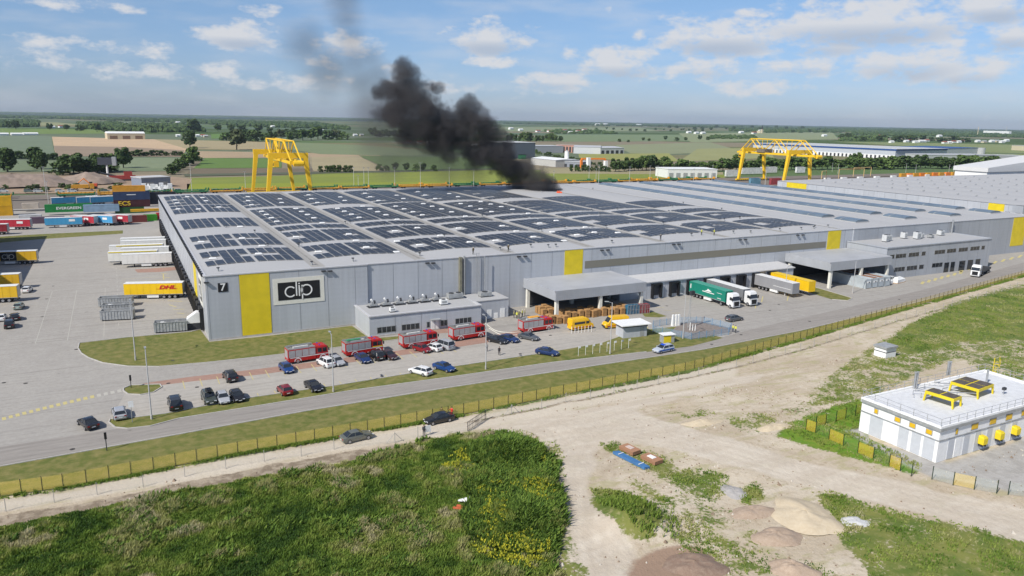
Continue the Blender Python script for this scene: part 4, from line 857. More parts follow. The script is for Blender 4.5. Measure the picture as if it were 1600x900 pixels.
skip('open grey steel container, nearest of the trio, filled with white scraps', 6.6, M_ZINC, 159, 500, -12); skip('open grey steel container in the middle of the trio', 6.4, M_ZINC, 161, 490, -10); skip('open grey steel container at the back of the trio beneath the yellow trailer', 7.2, M_ZINC, 156, 479, -12, False)
skip('single open grey container beside the tarp-covered compactor at the wall', 6.4, M_ZINC, 242, 519, -8)
p = G(293, 514); r = empty('waste_compactor', (p.x, p.y, 0), R(-6), 'dark compactor under a white hood at the left wall corner', 'compactor')
MB().box(0, 2.6, -1.2, 1.2, .1, 1.5, M_DARK).build('base', r); MB().loft([[(.1, y, 1.5), (2.6, y, 1.5), (2.6, y, 3.6), (1.9, y, 3.7), (.0, y, 2.4)] for y in (-1.25, 1.25)], M_WHITE).build('hood', r)
def container(label, px, py, L, col, hd=0, z=0, group=None, txt=None, tcol=None, tx=None, xy=None, H=2.6, tsz=1.2, tb=.03):
    r = empty('shipping_container', label=label, cat='container', group=group); m = mat('cont_%d_%d_%d' % tuple(int(c * 999) for c in col), col, .6, 0, .1, .5)
    b = MB(); b.box(0, L, -1.15, 1.15, .15, H - .1, m)
    for s in (-1, 1):
        for x in np.arange(.25, L - .2, .45): b.box(x, x + .2, s * 1.17 - .02, s * 1.17 + .02, .2, H - .15, m)
    b.build('corrugated_box', r); b = MB()
    for x in (0, L - .2):
        for s in (-1, 1): b.box(x, x + .2, s * 1.12 - .1, s * 1.12 + .1, 0, H, m)
    for s in (-1, 1): b.box(.2, L - .2, s * 1.15 - .07, s * 1.15 + .07, H - .15, H, m).box(.2, L - .2, s * 1.15 - .07, s * 1.15 + .07, 0, .2, m)
    b.build('frame', r); b = MB()
    for y in (-.8, -.3, .3, .8): b.tube((L + .04, y, .2), (L + .04, y, H - .15), .03, M_STEEL, 5)
    b.box(L - .02, L + .02, -1.05, 1.05, .2, H - .2, m); b.build('door', r)
    if txt: put_text('lettering', txt, tsz, tcol, r, (tx if tx else L / 2, -1.25, H / 2), sx=1.15, bold=tb)
    p = Vector((*xy, 0)) if xy else G(px, py); r.location = (p.x, p.y + 1.2, z); r.rotation_euler = (0, 0, R(hd)); return r
MW = mat('lettering_white', (.75, .75, .73), .6, var=0); MLY = mat('lettering_yellow', (.75, .50, .03), .6, var=0)
container('green shipping container with long white lettering on a trailer chassis', 71, 337, 18.5, (.015, .22, .05), z=1.3, txt='EVERGREEN', tcol=MW, tsz=1.6, H=3.4)
container('pale blue curtain container between the green and the dark blue ones', 131, 336, 14.3, (.25, .36, .47), z=1.2, H=3.2)
container('dark red lower container with big yellow lettering', 179, 333.5, 15, (.07, .018, .022), z=2.8, txt='ECS', tcol=MLY, tx=4.4, tsz=2.7, tb=.04, H=3.1)
container('navy container with small white lettering stacked on the dark red one', 179, 333.5, 15.2, (.03, .05, .11), z=6.0, H=3.8)
MB().box(5.6, 9.4, -1.24, -1.2, 2.2, 2.5, MW).build('marking', [q for q in COL.objects if q.get('label', '').startswith('navy container')][0])
container('orange container topmost on the lettered stack', 179, 333.5, 13.5, (.62, .30, .03), z=9.8, H=2.6)
container('dark green container at the bottom of the lettered stack', 180, 334, 12, (.02, .09, .03), z=0, H=2.7)
container('near-black container behind the warehouse corner', 233, 331, 12, (.02, .025, .035), z=3.5, H=5.5)
container('purple container lying behind the red and blue trailers', 48, 350, 12, (.13, .085, .12), z=0, H=2.6)
container('brown-red container right of the trailer row', 203, 348, 6.6, (.17, .04, .035), z=0, H=2.8)
container('bright green container near the warehouse corner', 225, 345.5, 5.2, (.05, .28, .02), z=0, H=2.6)
container('small red container end against the warehouse corner', 245, 344, 1.9, (.5, .03, .04), z=0, H=3)
container('yellow container low behind the green one', 205, 341, 13, (.62, .36, .02), z=2.8, H=.9)
container('small white and rust container in the middle of the far yard', 35, 331, 6.5, (.55, .48, .40), z=1.2, H=2.6)
container('upper large yellow container at the left edge of the far yard', -20, 338, 9.5, (.66, .38, .01), z=4.3, H=4.2)
container('lower large yellow container at the left edge of the far yard', -20, 338, 9.5, (.62, .34, .01), z=0, H=4.2)
container('white refrigerated container behind the red trailer', 30, 347, 8, (.55, .55, .54), z=0, H=2.8)
RB = 'red and blue trailers in the far yard'
for (px, py, hd, c, lb, L) in [(130, 354, 176, (.06, .30, .52), 'light blue trailer, first of the angled row in the far yard', 13), (151, 353, 140, (.42, .03, .05), 'red trailer behind the light blue one in the angled row', 11), (180, 352.5, 140, (.07, .32, .58), 'light blue trailer between two red trailers', 11), (204, 351, 142, (.38, .03, .05), 'red trailer at the right end of the angled row', 11),
                               (50, 358, 168, (.45, .03, .05), 'red trailer with a pale rear corner at the left of the far yard', 13), (14, 366, 168, (.22, .02, .03), 'dark red trailer cut by the left edge above the shaded yard', 13)]:
    t = trailer(lb, col=c, L=L, group=RB); p = G(px, py); place(t, p.x, p.y, hd)
    if L > 5: 
        for s in (-1, 1): MB().box(2.5, 4.6, s * 1.3 - .012, s * 1.3 + .012, 2.4, 3.3, M_WHITE).build('marking', t)
for (px, py, c, lb) in [(103, 321, (.05, .26, .45), 'blue trailer at the left end of the rearmost row'), (122, 320, (.03, .07, .2), 'navy trailer with a white rear in the rearmost row'), (142, 320, (.05, .27, .48), 'blue trailer third in the rearmost row'), (163, 319.5, (.05, .25, .45), 'blue trailer at the right end of the rearmost row')]:
    t = trailer(lb, col=c, L=15, group='blue trailers in the rearmost row'); p = G(px, py); place(t, p.x - 6, p.y, 12)
for i, (px, py, L, z) in enumerate([(1281, 451, 12, 0), (1297, 452, 10, 0), (1328, 452, 9, 0), (1281, 446, 12, 0)]):
    pass
CG = 'white cabins beneath the right canopy'
for x, y, L, hd, lb in [(174.0, -20.5, 12.2, 90, 'pale grey cabin at the left end of the cabins beneath the right canopy'), (176.7, -20.5, 12.2, 90, 'rust-topped cabin, second in the row beneath the right canopy'), (179.4, -20.5, 12.2, 90, 'pale cabin with a rusty roof, third in the row'), (182.1, -20.5, 12.2, 90, 'pale blue-grey cabin at the right of the row beneath the canopy')]:
    r = container(lb, 0, 0, L, (.42, .46, .48), hd, group=CG, xy=(x - 1.2, y - 1.2), H=2.9)
    if 'rust' in lb: MB().box(.2, L - .2, -1.0, 1.0, 2.82, 2.88, mat('rusty_roof', (.25, .13, .08), .9, 0, 0, .9, col2=(.33, .30, .27))).build('roof', r)
    MB().box(-.05, 0, -.8, .8, 1.6, 2.1, M_WHITE).build('vent', r); MB().box(-.08, -.04, -.3, .2, 1.7, 1.95, M_BLK).build('vent_slot', r)
for i, (px, py) in enumerate([(1368, 447), (1384, 444), (1403, 441)]):
    p = G(px, py); r = empty('wrapped_load', (p.x, p.y, 0), R(10), ['white wrapped load beside the cabins, leftmost', 'white wrapped load in the middle beside the cabins', 'white wrapped load nearest the office wall'][i], 'wrapped load', 'white wrapped loads beside the cabins')
    MB().loft([[(-2.4, -1, 0), (2.4, -1, 0), (2.4, 1, 0), (-2.4, 1, 0)], [(-2.3, -1.05, 1.1), (2.3, -.95, 1.0), (2.3, 1, 1.2), (-2.4, .9, 1.2)], [(-1.5, -.5, 1.7), (1.4, -.4, 1.5), (1.6, .4, 1.6), (-1.7, .5, 1.6)]], M_WHITE).build('cover', r); MB().box(-2.5, 2.5, -1.05, 1.05, 0, .14, M_WOOD).build('pallet', r)
# ------------------------------------------------------------------ pallet stacks under the left canopy
pal = empty('pallet_stack'); b = MB(); rr = random.Random(3)
for k in range(5):
    z = .0 + k * .36
    for y in (-.5, 0, .5): b.box(-.6, .6, y - .06, y + .06, z, z + .1, M_WOOD)
    for x in np.arange(-.6, .6, .24): b.box(x, x + .16, -.6, .6, z + .1, z + .14, M_WOOD)
b.build('pallets', pal); b = MB()
for k in range(5):
    z = .14 + k * .36
    for q in range(3): b.box(-.58 + q * .4, -.24 + q * .4, -.55 + .03 * (k % 2), .55, z, z + .22, M_WOOD)
b.build('crates', pal)
mcard = mat('card', (.55, .36, .18), .9, 0, 0, .9, col2=(.42, .25, .12))
GPS = []
def row(pxa, pxb, n, rows, depth=-1.35):
    A = G(*pxa); B = G(*pxb)
    for r in range(rows):
        for i in range(n): GPS.append((A.x + (B.x - A.x) * i / max(1, n - 1) + random.uniform(-.08, .08), A.y + (B.y - A.y) * i / max(1, n - 1) + r * 1.4 + random.uniform(-.08, .08)))
row((887, 498), (927, 495), 5, 3); row((933, 494), (981, 490), 6, 3); row((862, 506), (883, 505), 3, 2); row((850, 493), (868, 491), 3, 3)
used = []
for i, (x, y) in enumerate(GPS):
    if any(abs(x - a) < 1.1 and abs(y - c) < 1.1 for a, c in used) or min(math.hypot(x - 85.3, y + 14.6), math.hypot(x - 73.4, y + 14.4), math.hypot(x - 97.4, y + 14.4)) < .95: continue
    used.append((x, y))
used.sort(key=lambda q: (round(q[1] / 1.4), q[0]))
for i, (x, y) in enumerate(used):
    put(pal, (x, y, 0), R(random.uniform(-4, 4)), None, 'pallet stack', 'wooden pallet stacks under the left canopy', scale=(1, 1, random.uniform(.85, 1.15)))['label'] = f'brown wooden pallet stack under the left canopy, {(ORD[i % 30] + (" in the front half" if i < 30 else " in the back half"))} from front left'
crate = empty('cage_container'); b = MB(); b.box(-.55, .55, -.6, .6, .1, 2.2, MB and mat('tarp_col', (.03, .13, .22), .7, var=.2)); b.build('sack', crate); b = MB()
for x in (-.6, 0, .6):
    for y in (-.65, .65): b.box(x - .03, x + .03, y - .03, y + .03, 0, 2.3, M_ZINC)
for z in (.05, 1.1, 2.25): b.box(-.62, .62, -.68, -.64, z, z + .05, M_ZINC).box(-.62, .62, .64, .68, z, z + .05, M_ZINC)
b.build('cage', crate); mrc = mat('tarp_red', (.32, .03, .04), .7, var=.2)
for i in range(7):
    p = G(984 + 4.6 * i, 491.5 - .35 * i); put(crate, (p.x, p.y + .6, 0), 0, ('blue' if i < 4 else 'red') + f' covered cage container, {ORD[i if i < 4 else i - 4]} of the {"blue" if i < 4 else "red"} ones by the canopy column', 'cage container', 'covered cages by the canopy', {'tarp_col': mrc} if i >= 4 else None)
# ------------------------------------------------------------------ people
M_SKIN = mat('skin', (.42, .25, .18), .6, var=0); M_HAIR = mat('hair', (.03, .02, .015), .7, var=0)
def person(px, py, top, legs, label, face=0, pose='stand', helmet=None, z=0.0, xy=None, h=1.76, group=None):
    nm = 'jacket_%d_%d_%d' % tuple(int(c * 99) for c in top); mt = mat(nm, top, .8, var=0); ml = mat('trousers_%d_%d_%d' % tuple(int(c * 99) for c in legs), legs, .8, var=0)
    st = .28 if pose == 'walk' else .04
    P = [(0, 0, .95), (0, 0, 1.2), (0, 0, 1.42), (0, 0, 1.52), (.02, 0, 1.66),                                     # pelvis..head
         (0, .10, .9), (st * .6, .11, .5), (st * .9, .11, .08), (st * .9 + .17, .12, .04),                        # left leg
         (0, -.10, .9), (-st * .3, -.11, .5), (-st, -.11, .08), (-st + .17, -.12, .04),
         (0, .19, 1.42), (-.04, .26, 1.15), (.10 if pose != 'arms' else .3, .24, .92 if pose != 'arms' else 1.3), (.15 if pose != 'arms' else .4, .22, .84 if pose != 'arms' else 1.34),
         (0, -.19, 1.42), (.04, -.26, 1.15), (.16 if pose != 'arms' else .32, -.22, .95 if pose != 'arms' else 1.32), (.2 if pose != 'arms' else .42, -.2, .87 if pose != 'arms' else 1.36)]
    E_ = [(0, 1), (1, 2), (2, 3), (3, 4), (0, 5), (5, 6), (6, 7), (7, 8), (0, 9), (9, 10), (10, 11), (11, 12), (2, 13), (13, 14), (14, 15), (15, 16), (2, 17), (17, 18), (18, 19), (19, 20)]
    RD = [.15, .15, .16, .065, .1, .10, .075, .05, .045, .10, .075, .05, .045, .07, .05, .038, .035, .07, .05, .038, .035]
    k = h / 1.78; me = bpy.data.meshes.new('person'); me.from_pydata([tuple(c * k for c in p) for p in P], E_, []); o = bpy.data.objects.new('person', me); COL.objects.link(o)
    md = o.modifiers.new('skin', 'SKIN'); o.modifiers.new('sub', 'SUBSURF').levels = 1
    for i, v in enumerate(me.skin_vertices[0].data): v.radius = (RD[i] * (.8 if i < 3 else 1), RD[i]); v.use_root = (i == 0)
    bpy.context.view_layer.update(); m2 = bpy.data.meshes.new_from_object(o.evaluated_get(bpy.context.evaluated_depsgraph_get())); o.modifiers.clear(); o.data = m2
    m2.materials.clear(); [m2.materials.append(q) for q in (mt, ml, M_SKIN, M_BLK)]
    for f in m2.polygons:
        c = f.center / k; f.material_index = 3 if c.z < .09 else 1 if c.z < .93 and abs(c.y) < .19 else 2 if (c.z > 1.5 or (abs(c.y) > .18 and c.z < .95)) else 0
        f.use_smooth = True
    b = MB(); hc = M_HAIR if helmet is None else mat('helmet', helmet, .4, var=0)
    b.loft([[(.02 * k + math.cos(t) * r * k, math.sin(t) * r * k, zz * k) for t in [i * math.pi / 4 for i in range(8)]] for zz, r in ((1.68, .115), (1.74, .11), (1.79, .06))], hc); b.build('helmet' if helmet else 'hair', o, smooth=True)
    p = Vector((*xy, z)) if xy else G(px, py, z); o.location = p; o.rotation_euler = (0, 0, R(face)); tag(o, label, 'person', group); return o
HV = (.62, .62, .10)
person(690, 652.5, (.02, .02, .025), (.02, .02, .03), 'person in black standing behind the black sedan on the path', 250)
person(706, 652, (.62, .05, .03), (.03, .03, .04), 'person in a red jacket with raised arms beside the black sedan', 200, 'arms')
person(662.5, 681, (.05, .05, .06), (.03, .03, .035), 'person in dark clothes standing by the small white board near the wire fence', 270)
person(780, 555, (.015, .015, .02), (.02, .02, .03), 'person in dark clothes walking alone across the lot', 250, 'walk')
person(760.5, 549, (.3, .3, .3), (.03, .03, .05), 'person in a grey top beside the third lamp post', 70, 'walk')
for i, (px, py) in enumerate([(803, 497), (807.5, 498), (811, 496.5), (816, 495), (820, 494.5)]):
    person(px, py, HV if i % 2 else (.25, .24, .12), (.05, .05, .04), 'firefighter in yellow gear behind the engine by the pallets, ' + ['leftmost', 'second from left', 'in the middle', 'second from right', 'rightmost'][i], 40 * i, 'stand', (.7, .68, .5), group='firefighters by the pallets')
for i, (X, Y, c, lb) in enumerate([(116.8, 3.5, (.04, .04, .05), 'firefighter in dark clothes on the roof edge above the strip window'), (133.5, 6, HV, 'firefighter in yellow on the roof edge, left of two'), (137.5, 5.2, HV, 'firefighter in yellow on the roof edge, right of two'), (60.0, 2.5, (.10, .08, .04), 'firefighter on the roof at the top of the wall ladder'), (69.8, 3.2, (.12, .1, .06), 'firefighter on the roof right of the ladder')]):
    person(0, 0, c, (.05, .05, .05), lb, 90, 'stand' if i % 2 else 'arms', (.6, .5, .1), zroof(X, Y), (X, Y), h=1.8)
person(1145, 519, HV, (.05, .06, .1), 'worker in a bright vest at the corner of the blue fenced plot', 0); person(1149, 520, HV, (.08, .08, .08), 'second worker in a bright vest, right of the other by the blue plot', 180)
person(478, 553 + 11, (.10, .05, .03), (.03, .03, .03), 'firefighter at the open door of the leftmost fire engine', -90, 'stand', (.7, .68, .5), 0)
# ------------------------------------------------------------------ lamp posts
lp = empty('lamp_post'); b = MB(); b.tube((0, 0, 0), (0, 0, 10), .11, mat('post_grey', (.45, .45, .45), .5, var=0), 8, .07); b.tube((0, 0, 0), (0, 0, .6), .17, M_CONC, 8); b.build('pole', lp)
b = MB(); b.tube((0, 0, 9.9), (.9, 0, 10.15), .045, M_STEEL); b.box(.7, 1.5, -.16, .16, 10.1, 10.22, M_ZINC); b.build('lamp_head', lp)
for px, py, h, rz, lb in [(237, 655, 1.08, 90, 'tall grey lamp post on the verge behind the silver hatchback'), (521, 612, 1.0, 90, 'tall grey lamp post on the verge right of the black sedan'), (759, 577, 1.0, 90, 'tall grey lamp post in the verge by the walking people'), (953, 553, 1.05, 150, 'tall grey lamp post on the verge near the white flags'),
                          (212, 563, 1.12, 90, 'tall grey lamp post on the rounded lawn'), (1067, 529, .95, 100, 'lamp post at the front of the blue fenced plot'), (1226, 462, .8, 0, 'slim post on the forecourt before the yellow trailer'), (1332, 458, .9, 0, 'lamp post before the white cabins')]:
    put(lp, G(px, py), R(rz), lb, 'lamp post', 'lamp posts of the yard', scale=(1, 1, h))
for i, (px, py, zt, lb) in enumerate([(167, 704, 2.6, 'black signal post at the roadside near the lower left'), (205, 606, 2.2, 'dark signpost at the tip of the small lawn island')]):
    e = empty('sign_post', G(px, py), 0, lb, 'sign post'); MB().tube((0, 0, 0), (0, 0, zt), .07, M_DARK).build('pole', e); MB().box(-.16, .16, -.1, .05, zt - .9, zt + .05, M_BLK).build('box', e)
e = empty('sign_post', G(207, 660), 0, 'white traffic sign on a thin pole at the lot entrance verge', 'sign post'); MB().tube((0, 0, 0), (0, 0, 3.4), .06, M_STEEL).build('pole', e); MB().box(-.35, .35, -.06, -.03, 2.4, 3.4, M_WHITE).build('plate', e)
for i in range(8):
    px = 903.5 + 11.2 * i; py = 556.5 - 1.75 * i; e = empty('flag_post', G(px, py), 0, f'short white flag post on the verge, {ORD[i]} from the left', 'flag post', 'white flag posts on the verge'); MB().tube((0, 0, 0), (0, 0, 2.0), .035, M_WHITE).build('pole', e); MB().box(-.05, .5, -.02, .02, 1.6, 2.0, M_WHITE).build('flag', e)
for i in range(7): MB_ = MB().tube((0, 0, 0), (0, 0, 1.5), .05, M_WHITE); o = MB_.build('bollard'); o.location = G(893 + 5.2 * i, 521 - .4 * i); tag(o, f'thin white bollard in front of the left yellow van, {ORD[i]} from the left', 'bollard', 'white bollards by the yellow van')
e = empty('notice_board', G(668, 680), 0, 'small white notice board beside the person at the wire fence', 'notice board'); MB().box(-.5, .5, -.03, .03, .5, 1.5, M_WHITE).build('panel', e); MB().box(-.45, -.38, -.03, .03, 0, .5, M_STEEL).build('leg', e); MB().box(.38, .45, -.03, .03, 0, .5, M_STEEL).build('leg', e)
# kiosk, cabinet
e = empty('kiosk', G(992, 527), R(-6), 'small grey kiosk with an overhanging white flat roof', 'kiosk'); MB().box(-2.9, 2.9, 0, 3.2, 0, 2.5, M_WALL).build('wall', e); MB().box(-3.6, 3.6, -.7, 4.2, 2.75, 2.95, M_WHITE).build('roof', e); MB().box(-3.0, 3.0, -.08, 3.25, 2.3, 2.75, M_GLASS).build('window', e)
MB().box(1.2, 2.2, -.03, 0, .1, 2.1, M_ZINC).build('door', e)
e = empty('utility_cabinet', G(1045, 536), R(-8), 'bright yellow and grey utility cabinet on the lawn', 'utility cabinet'); MB().box(-1.3, 1.3, 0, 1.6, 0, 1.7, M_ZINC).build('housing', e); MB().box(-1.25, .5, -.04, 0, .1, 1.6, M_YEL).build('door', e); MB().box(-1.5, 1.5, -.2, 1.8, 1.7, 1.85, M_WHITE).build('roof', e)
# blue fenced plot
def netmat(name, col, al, stripe=0):
    M = bpy.data.materials.new(name); M.use_nodes = True; nt = M.node_tree; N = nt.nodes; L = nt.links; b = N['Principled BSDF']; b.inputs['Base Color'].default_value = (*col, 1); b.inputs['Roughness'].default_value = .8
    if stripe:
        geo = N.new('ShaderNodeNewGeometry'); sp = N.new('ShaderNodeSeparateXYZ'); L.new(geo.outputs['Position'], sp.inputs[0]); w = N.new('ShaderNodeMath'); w.operation = 'SINE'; m_ = N.new('ShaderNodeMath'); m_.operation = 'MULTIPLY'; m_.inputs[1].default_value = 2 * math.pi / stripe
        L.new(sp.outputs[2], m_.inputs[0]); L.new(m_.outputs[0], w.inputs[0]); r = N.new('ShaderNodeMapRange'); r.inputs['From Min'].default_value = -1; r.inputs['To Min'].default_value = al - .12; r.inputs['To Max'].default_value = al + .12; L.new(w.outputs[0], r.inputs['Value']); L.new(r.outputs['Result'], b.inputs['Alpha'])
    else: b.inputs['Alpha'].default_value = al
    return M
def fence(label, pts, h, net, spacing, postm, pr=.04, cap=100, skip=None, rail=None, post_h=None):
    e = empty('fence', (0, 0, 0), 0, label, 'fence'); rest = MB(); n = 0; me_p = None; L_ = 0; ps = []
    for a, c in zip(pts, pts[1:]):
        d = (c - a).length; k = max(1, int(round(d / spacing)))
        for i in range(k): ps.append(a.lerp(c, i / k))
    ps.append(pts[-1]); post_h = post_h or h + .12
    pm_ = MB().box(-pr, pr, -pr, pr, 0, post_h, postm).mesh('post'); order = sorted(range(len(ps)), key=lambda i: (ps[i] - CAM).length)
    for rk, i in enumerate(order):
        p = ps[i]
        if rk < cap: o = bpy.data.objects.new('post', pm_); COL.objects.link(o); o.parent = e; o.location = (p.x, p.y, p.z if cap < 1000 else 0)
        else: rest.box(p.x - pr, p.x + pr, p.y - pr, p.y + pr, 0, post_h, postm)
    if rest.v: o = rest.build('posts', e); o['kind'] = 'stuff'
    groups = {}
    for i, (a, c) in enumerate(zip(ps, ps[1:])):
        m_ = net(i) if callable(net) else net
        if m_ is None: continue
        groups.setdefault(m_.name, (m_, MB()))[1].face([(a.x, a.y, a.z + .08), (c.x, c.y, c.z + .08), (c.x, c.y, c.z + h), (a.x, a.y, a.z + h)], m_)
    for nm, (m_, b) in groups.items(): b.build('wire_mesh', e, fix=False)
    if rail:
        b = MB()
        for a, c in zip(ps, ps[1:]):
            for z in rail: b.tube(a + Vector((0, 0, z)), c + Vector((0, 0, z)), .025, postm, 4)
        b.build('rail', e)
    return e
NY = netmat('yellow_mesh', (.80, .60, .12), .36); NY2 = netmat('yellow_mesh_thin', (.75, .52, .05), .36); NG = netmat('wire_net', (.35, .35, .34), .10); NB = netmat('blue_mesh', (.20, .34, .48), .34); NGR = netmat('green_mesh', (.12, .28, .08), .15); NPG = netmat('pale_net', (.45, .50, .46), .28)
M_POST = mat('fence_post', (.035, .03, .02), .6, var=0); M_POSTY = mat('fence_post_yellow', (.5, .34, .03), .6, var=0)
def terr(x, y): return 0.0
FA = [G(-60, 784)] + FBW
fence('long yellow mesh fence with dark posts between the road and the sandy path', FA, 1.75, NY, 2.6, M_POST, .035)
P2 = [(-60, 812), (9.5, 799), (85, 785), (152, 773), (224, 761), (289, 745), (353, 732), (413, 721), (471, 713), (522, 702), (617, 692), (653, 683), (731, 674)]
M_GP = mat('galvanised', (.38, .37, .34), .6, var=0)
fence('thin grey wire fence along the near side of the sandy path', [G(*p) for p in P2], 1.5, NG, 7, M_GP, .035)
P3 = [(759, 655), (799, 647), (846, 638), (884, 628), (922, 623), (959, 615), (995, 607), (1060, 594), (1150, 574), (1250, 548), (1400, 503), (1500, 475), (1600, 446)]
fence('thin grey wire fence continuing right of the dark gate', [G(*p) for p in P3], 1.5, NG, 5, M_GP, .035)
e = empty('field_gate', (0, 0, 0), 0, 'dark open field gate standing across the sandy path', 'gate'); a, c = G(731, 674), G(759, 655); b = MB()
for z in (.12, .8, 1.5): b.tube(a + Vector((0, 0, z)), c + Vector((0, 0, z)), .035, M_DARK, 5)
b.build('frame', e); b = MB()
for i in range(13): q = a.lerp(c, i / 12); b.tube(q + Vector((0, 0, .05)), q + Vector((0, 0, 1.55)), .03 if i % 6 else .06, M_DARK, 5)
b.build('bars', e)
for k, (px, py) in enumerate([(617, 692), (800, 647)]):
    p = G(px, py); b = MB()
    for dx in (-1.3, 1.3): b.tube((p.x, p.y, 1.5), (p.x + dx, p.y + .1, 0), .035, M_GP, 5)
    tag(b.build('brace'), ['pair of grey braces propping the wire fence left of the person', 'pair of grey braces propping the wire fence right of the gate'][k], 'fence brace')
fence('low blue mesh fence round the gravel plot', [G(*p) for p in [(1080, 531), (1020, 519), (1020, 511), (1062, 505), (1100, 505), (1125, 511), (1142, 515), (1138, 523), (1080, 531)]], 1.5, NB, 2.2, mat('blue_post', (.12, .28, .45), .6, var=0), .035)
e = empty('camera_mast', G(1076, 513), 0, 'lattice mast with lamps inside the blue fenced plot', 'mast'); b = MB()
for (u, v) in ((-.3, 0), (.3, 0), (0, .4)): b.tube((u, v, 0), (u * .3, v * .3, 8.2), .05, M_ZINC, 5)
for i in range(9): z = i * .9; b.tube((-.3 * (1 - z / 12), 0, z), (.3 * (1 - z / 12), 0, z + .9), .03, M_ZINC, 4)
b.build('lattice', e); MB().box(-.2, .9, -.3, .3, 7.6, 8.6, M_DARK).build('lamp_head', e)
for i, px in enumerate((1051, 1056, 1060)): MB_ = MB().loft([[(-.3, -.3, 0), (.3, -.3, 0), (.3, .3, 0), (-.3, .3, 0)], [(-.2, -.2, 2.6), (.2, -.2, 2.6), (.2, .2, 2.6), (-.2, .2, 2.6)]], M_WHITE); o = MB_.build('pillar'); o.location = G(px, 509 - i * .3); tag(o, ['left', 'middle', 'right'][i] + ' white cabinet pillar behind the gravel plot', 'pillar', 'white pillars of the gravel plot')
for i, px in enumerate((1078, 1082, 1086)): MB_ = MB().tube((0, 0, 0), (0, 0, 1.4 + .4 * (i == 0)), .12, M_WHITE, 8, .07); o = MB_.build('valve'); o.location = G(px, 516 + i * .4); tag(o, ['tall', 'second', 'third'][i] + ' white gas valve inside the blue fenced plot', 'valve', 'gas valves in the blue plot')
# ------------------------------------------------------------------ white building at right
wb = empty('plant_building', (0, 0, 0), 0, 'white flat-roofed plant building with yellow windows and rooftop railing', 'building')
M_WW = mat('white_render', (.80, .80, .79), .7, var=.03); BX0, BX1, BY0, BY1, BZ = 82.6, 113, -100.8, -88.5, 5.2
b = MB(); b.box(BX0, BX1, BY0, BY1, 0, BZ - .5, M_WW); b.build('wall', wb)
b = MB(); b.box(BX0 - .15, BX1 + .15, BY0 - .15, BY0 + .25, BZ - .55, BZ + .15, M_WW).box(BX0 - .15, BX0 + .25, BY0 + .25, BY1 - .25, BZ - .55, BZ + .15, M_WW).box(BX0 - .15, BX1 + .15, BY1 - .25, BY1 + .15, BZ - .55, BZ + .15, M_WW).box(BX1 - .25, BX1 + .15, BY0 + .25, BY1 - .25, BZ - .55, BZ + .15, M_WW)
b.box(BX0 + .25, BX1 - .25, BY0 + .25, BY1 - .25, BZ - .4, BZ - .12, mat('white_roof', (.62, .63, .64), .7, var=.06)); b.box(BX0 - .25, BX0 - .15, BY0 - .25, BY1, BZ - .55, BZ - .1, M_ZINC).box(BX0 - .15, BX1 + .15, BY0 - .25, BY0 - .15, BZ - .55, BZ - .1, M_ZINC); b.build('roof', wb)
MGD = mat('grey_door', (.52, .54, .57), .5, var=.03)
for y0, y1, m_ in ((-92.3, -90.2, MGD), (-94.8, -92.6, M_WW), (-96.4, -94.9, MGD), (-98.3, -96.9, MGD), (-100.3, -98.7, MGD)): MB().box(BX0 - .05, BX0, y0, y1, .1, 3.1, m_).build('gate_door', wb)
MB().box(BX0 - .12, BX0, BY0, BY1, 3.2, 3.32, M_ZINC).build('ledge', wb); MB().box(BX0, BX1, BY0 - .12, BY0, 3.2, 3.32, M_ZINC).build('ledge', wb)
MYW = mat('yellow_glass', (.70, .44, .02), .4, var=.05)
for y in (-91.0, -94.5, -96.8, -99.3):
    w = .35 if y == -91.0 else .5; f = MB().box(BX0 - .05, BX0, y - w, y + w, 3.6, 4.4, M_ZINC).build('window', wb); MB().box(BX0 - .08, BX0 - .05, y - w + .1, y + w - .1, 3.7, 4.3, MYW).build('pane', f)
for i, x in enumerate([onY(q, 665, -100.8).x for q in (1496, 1523, 1550, 1574, 1597)]):
    w = .3 if i == 0 else .8; f = MB().box(x - w, x + w, BY0 - .05, BY0, 3.5, 4.45, M_ZINC).build('window', wb); MB().box(x - w + .1, x + w - .1, BY0 - .08, BY0 - .05, 3.6, 4.35, MYW).build('pane', f)
for i, x in enumerate([84.8, 86.4, 88.3, 90.9, 93.7, 96.8, 99.8]): MB().box(x, x + 1.3, BY0 - .05, BY0, .1, 3.1, MGD if i != 1 else M_WW).build('gate_door', wb)
for i, x in enumerate([onY(q, 688, -101.2).x for q in (1535, 1560, 1584)]):
    e = empty('heat_pump', (x, BY0 - .5, 1.1), 0, f'small yellow wall unit on the white building, {ORD[i]} from its corner', 'wall unit', 'yellow wall units on the white building')
    MB().loft([[(-.5, -.4, .1), (.5, -.4, .1), (.5, .42, .1), (-.5, .42, .1)], [(-.5, -.4, 1.0), (.5, -.4, 1.0), (.5, .42, 1.1), (-.5, .42, 1.1)], [(-.4, -.2, 1.25), (.4, -.2, 1.25), (.4, .42, 1.3), (-.4, .42, 1.3)]], M_YEL).build('casing', e)
    for s in (-.35, .3): MB().box(s, s + .06, -.3, .42, -.3, .1, M_DARK).build('bracket', e)
b = MB(); rl = [(BX0, BY0), (BX1, BY0), (BX1, BY1), (BX0, BY1), (BX0, BY0)]
for (xa, ya), (xb, yb) in zip(rl, rl[1:]):
    d = math.hypot(xb - xa, yb - ya); k = int(d / 1.9)
    for i in range(k): b.tube((xa + (xb - xa) * i / k, ya + (yb - ya) * i / k, BZ + .1), (xa + (xb - xa) * i / k, ya + (yb - ya) * i / k, BZ + 1.2), .04, M_STEEL, 4)
    for z in (BZ + .65, BZ + 1.2): b.tube((xa, ya, z), (xb, yb, z), .03, M_STEEL, 4)
b.build('railing', wb)
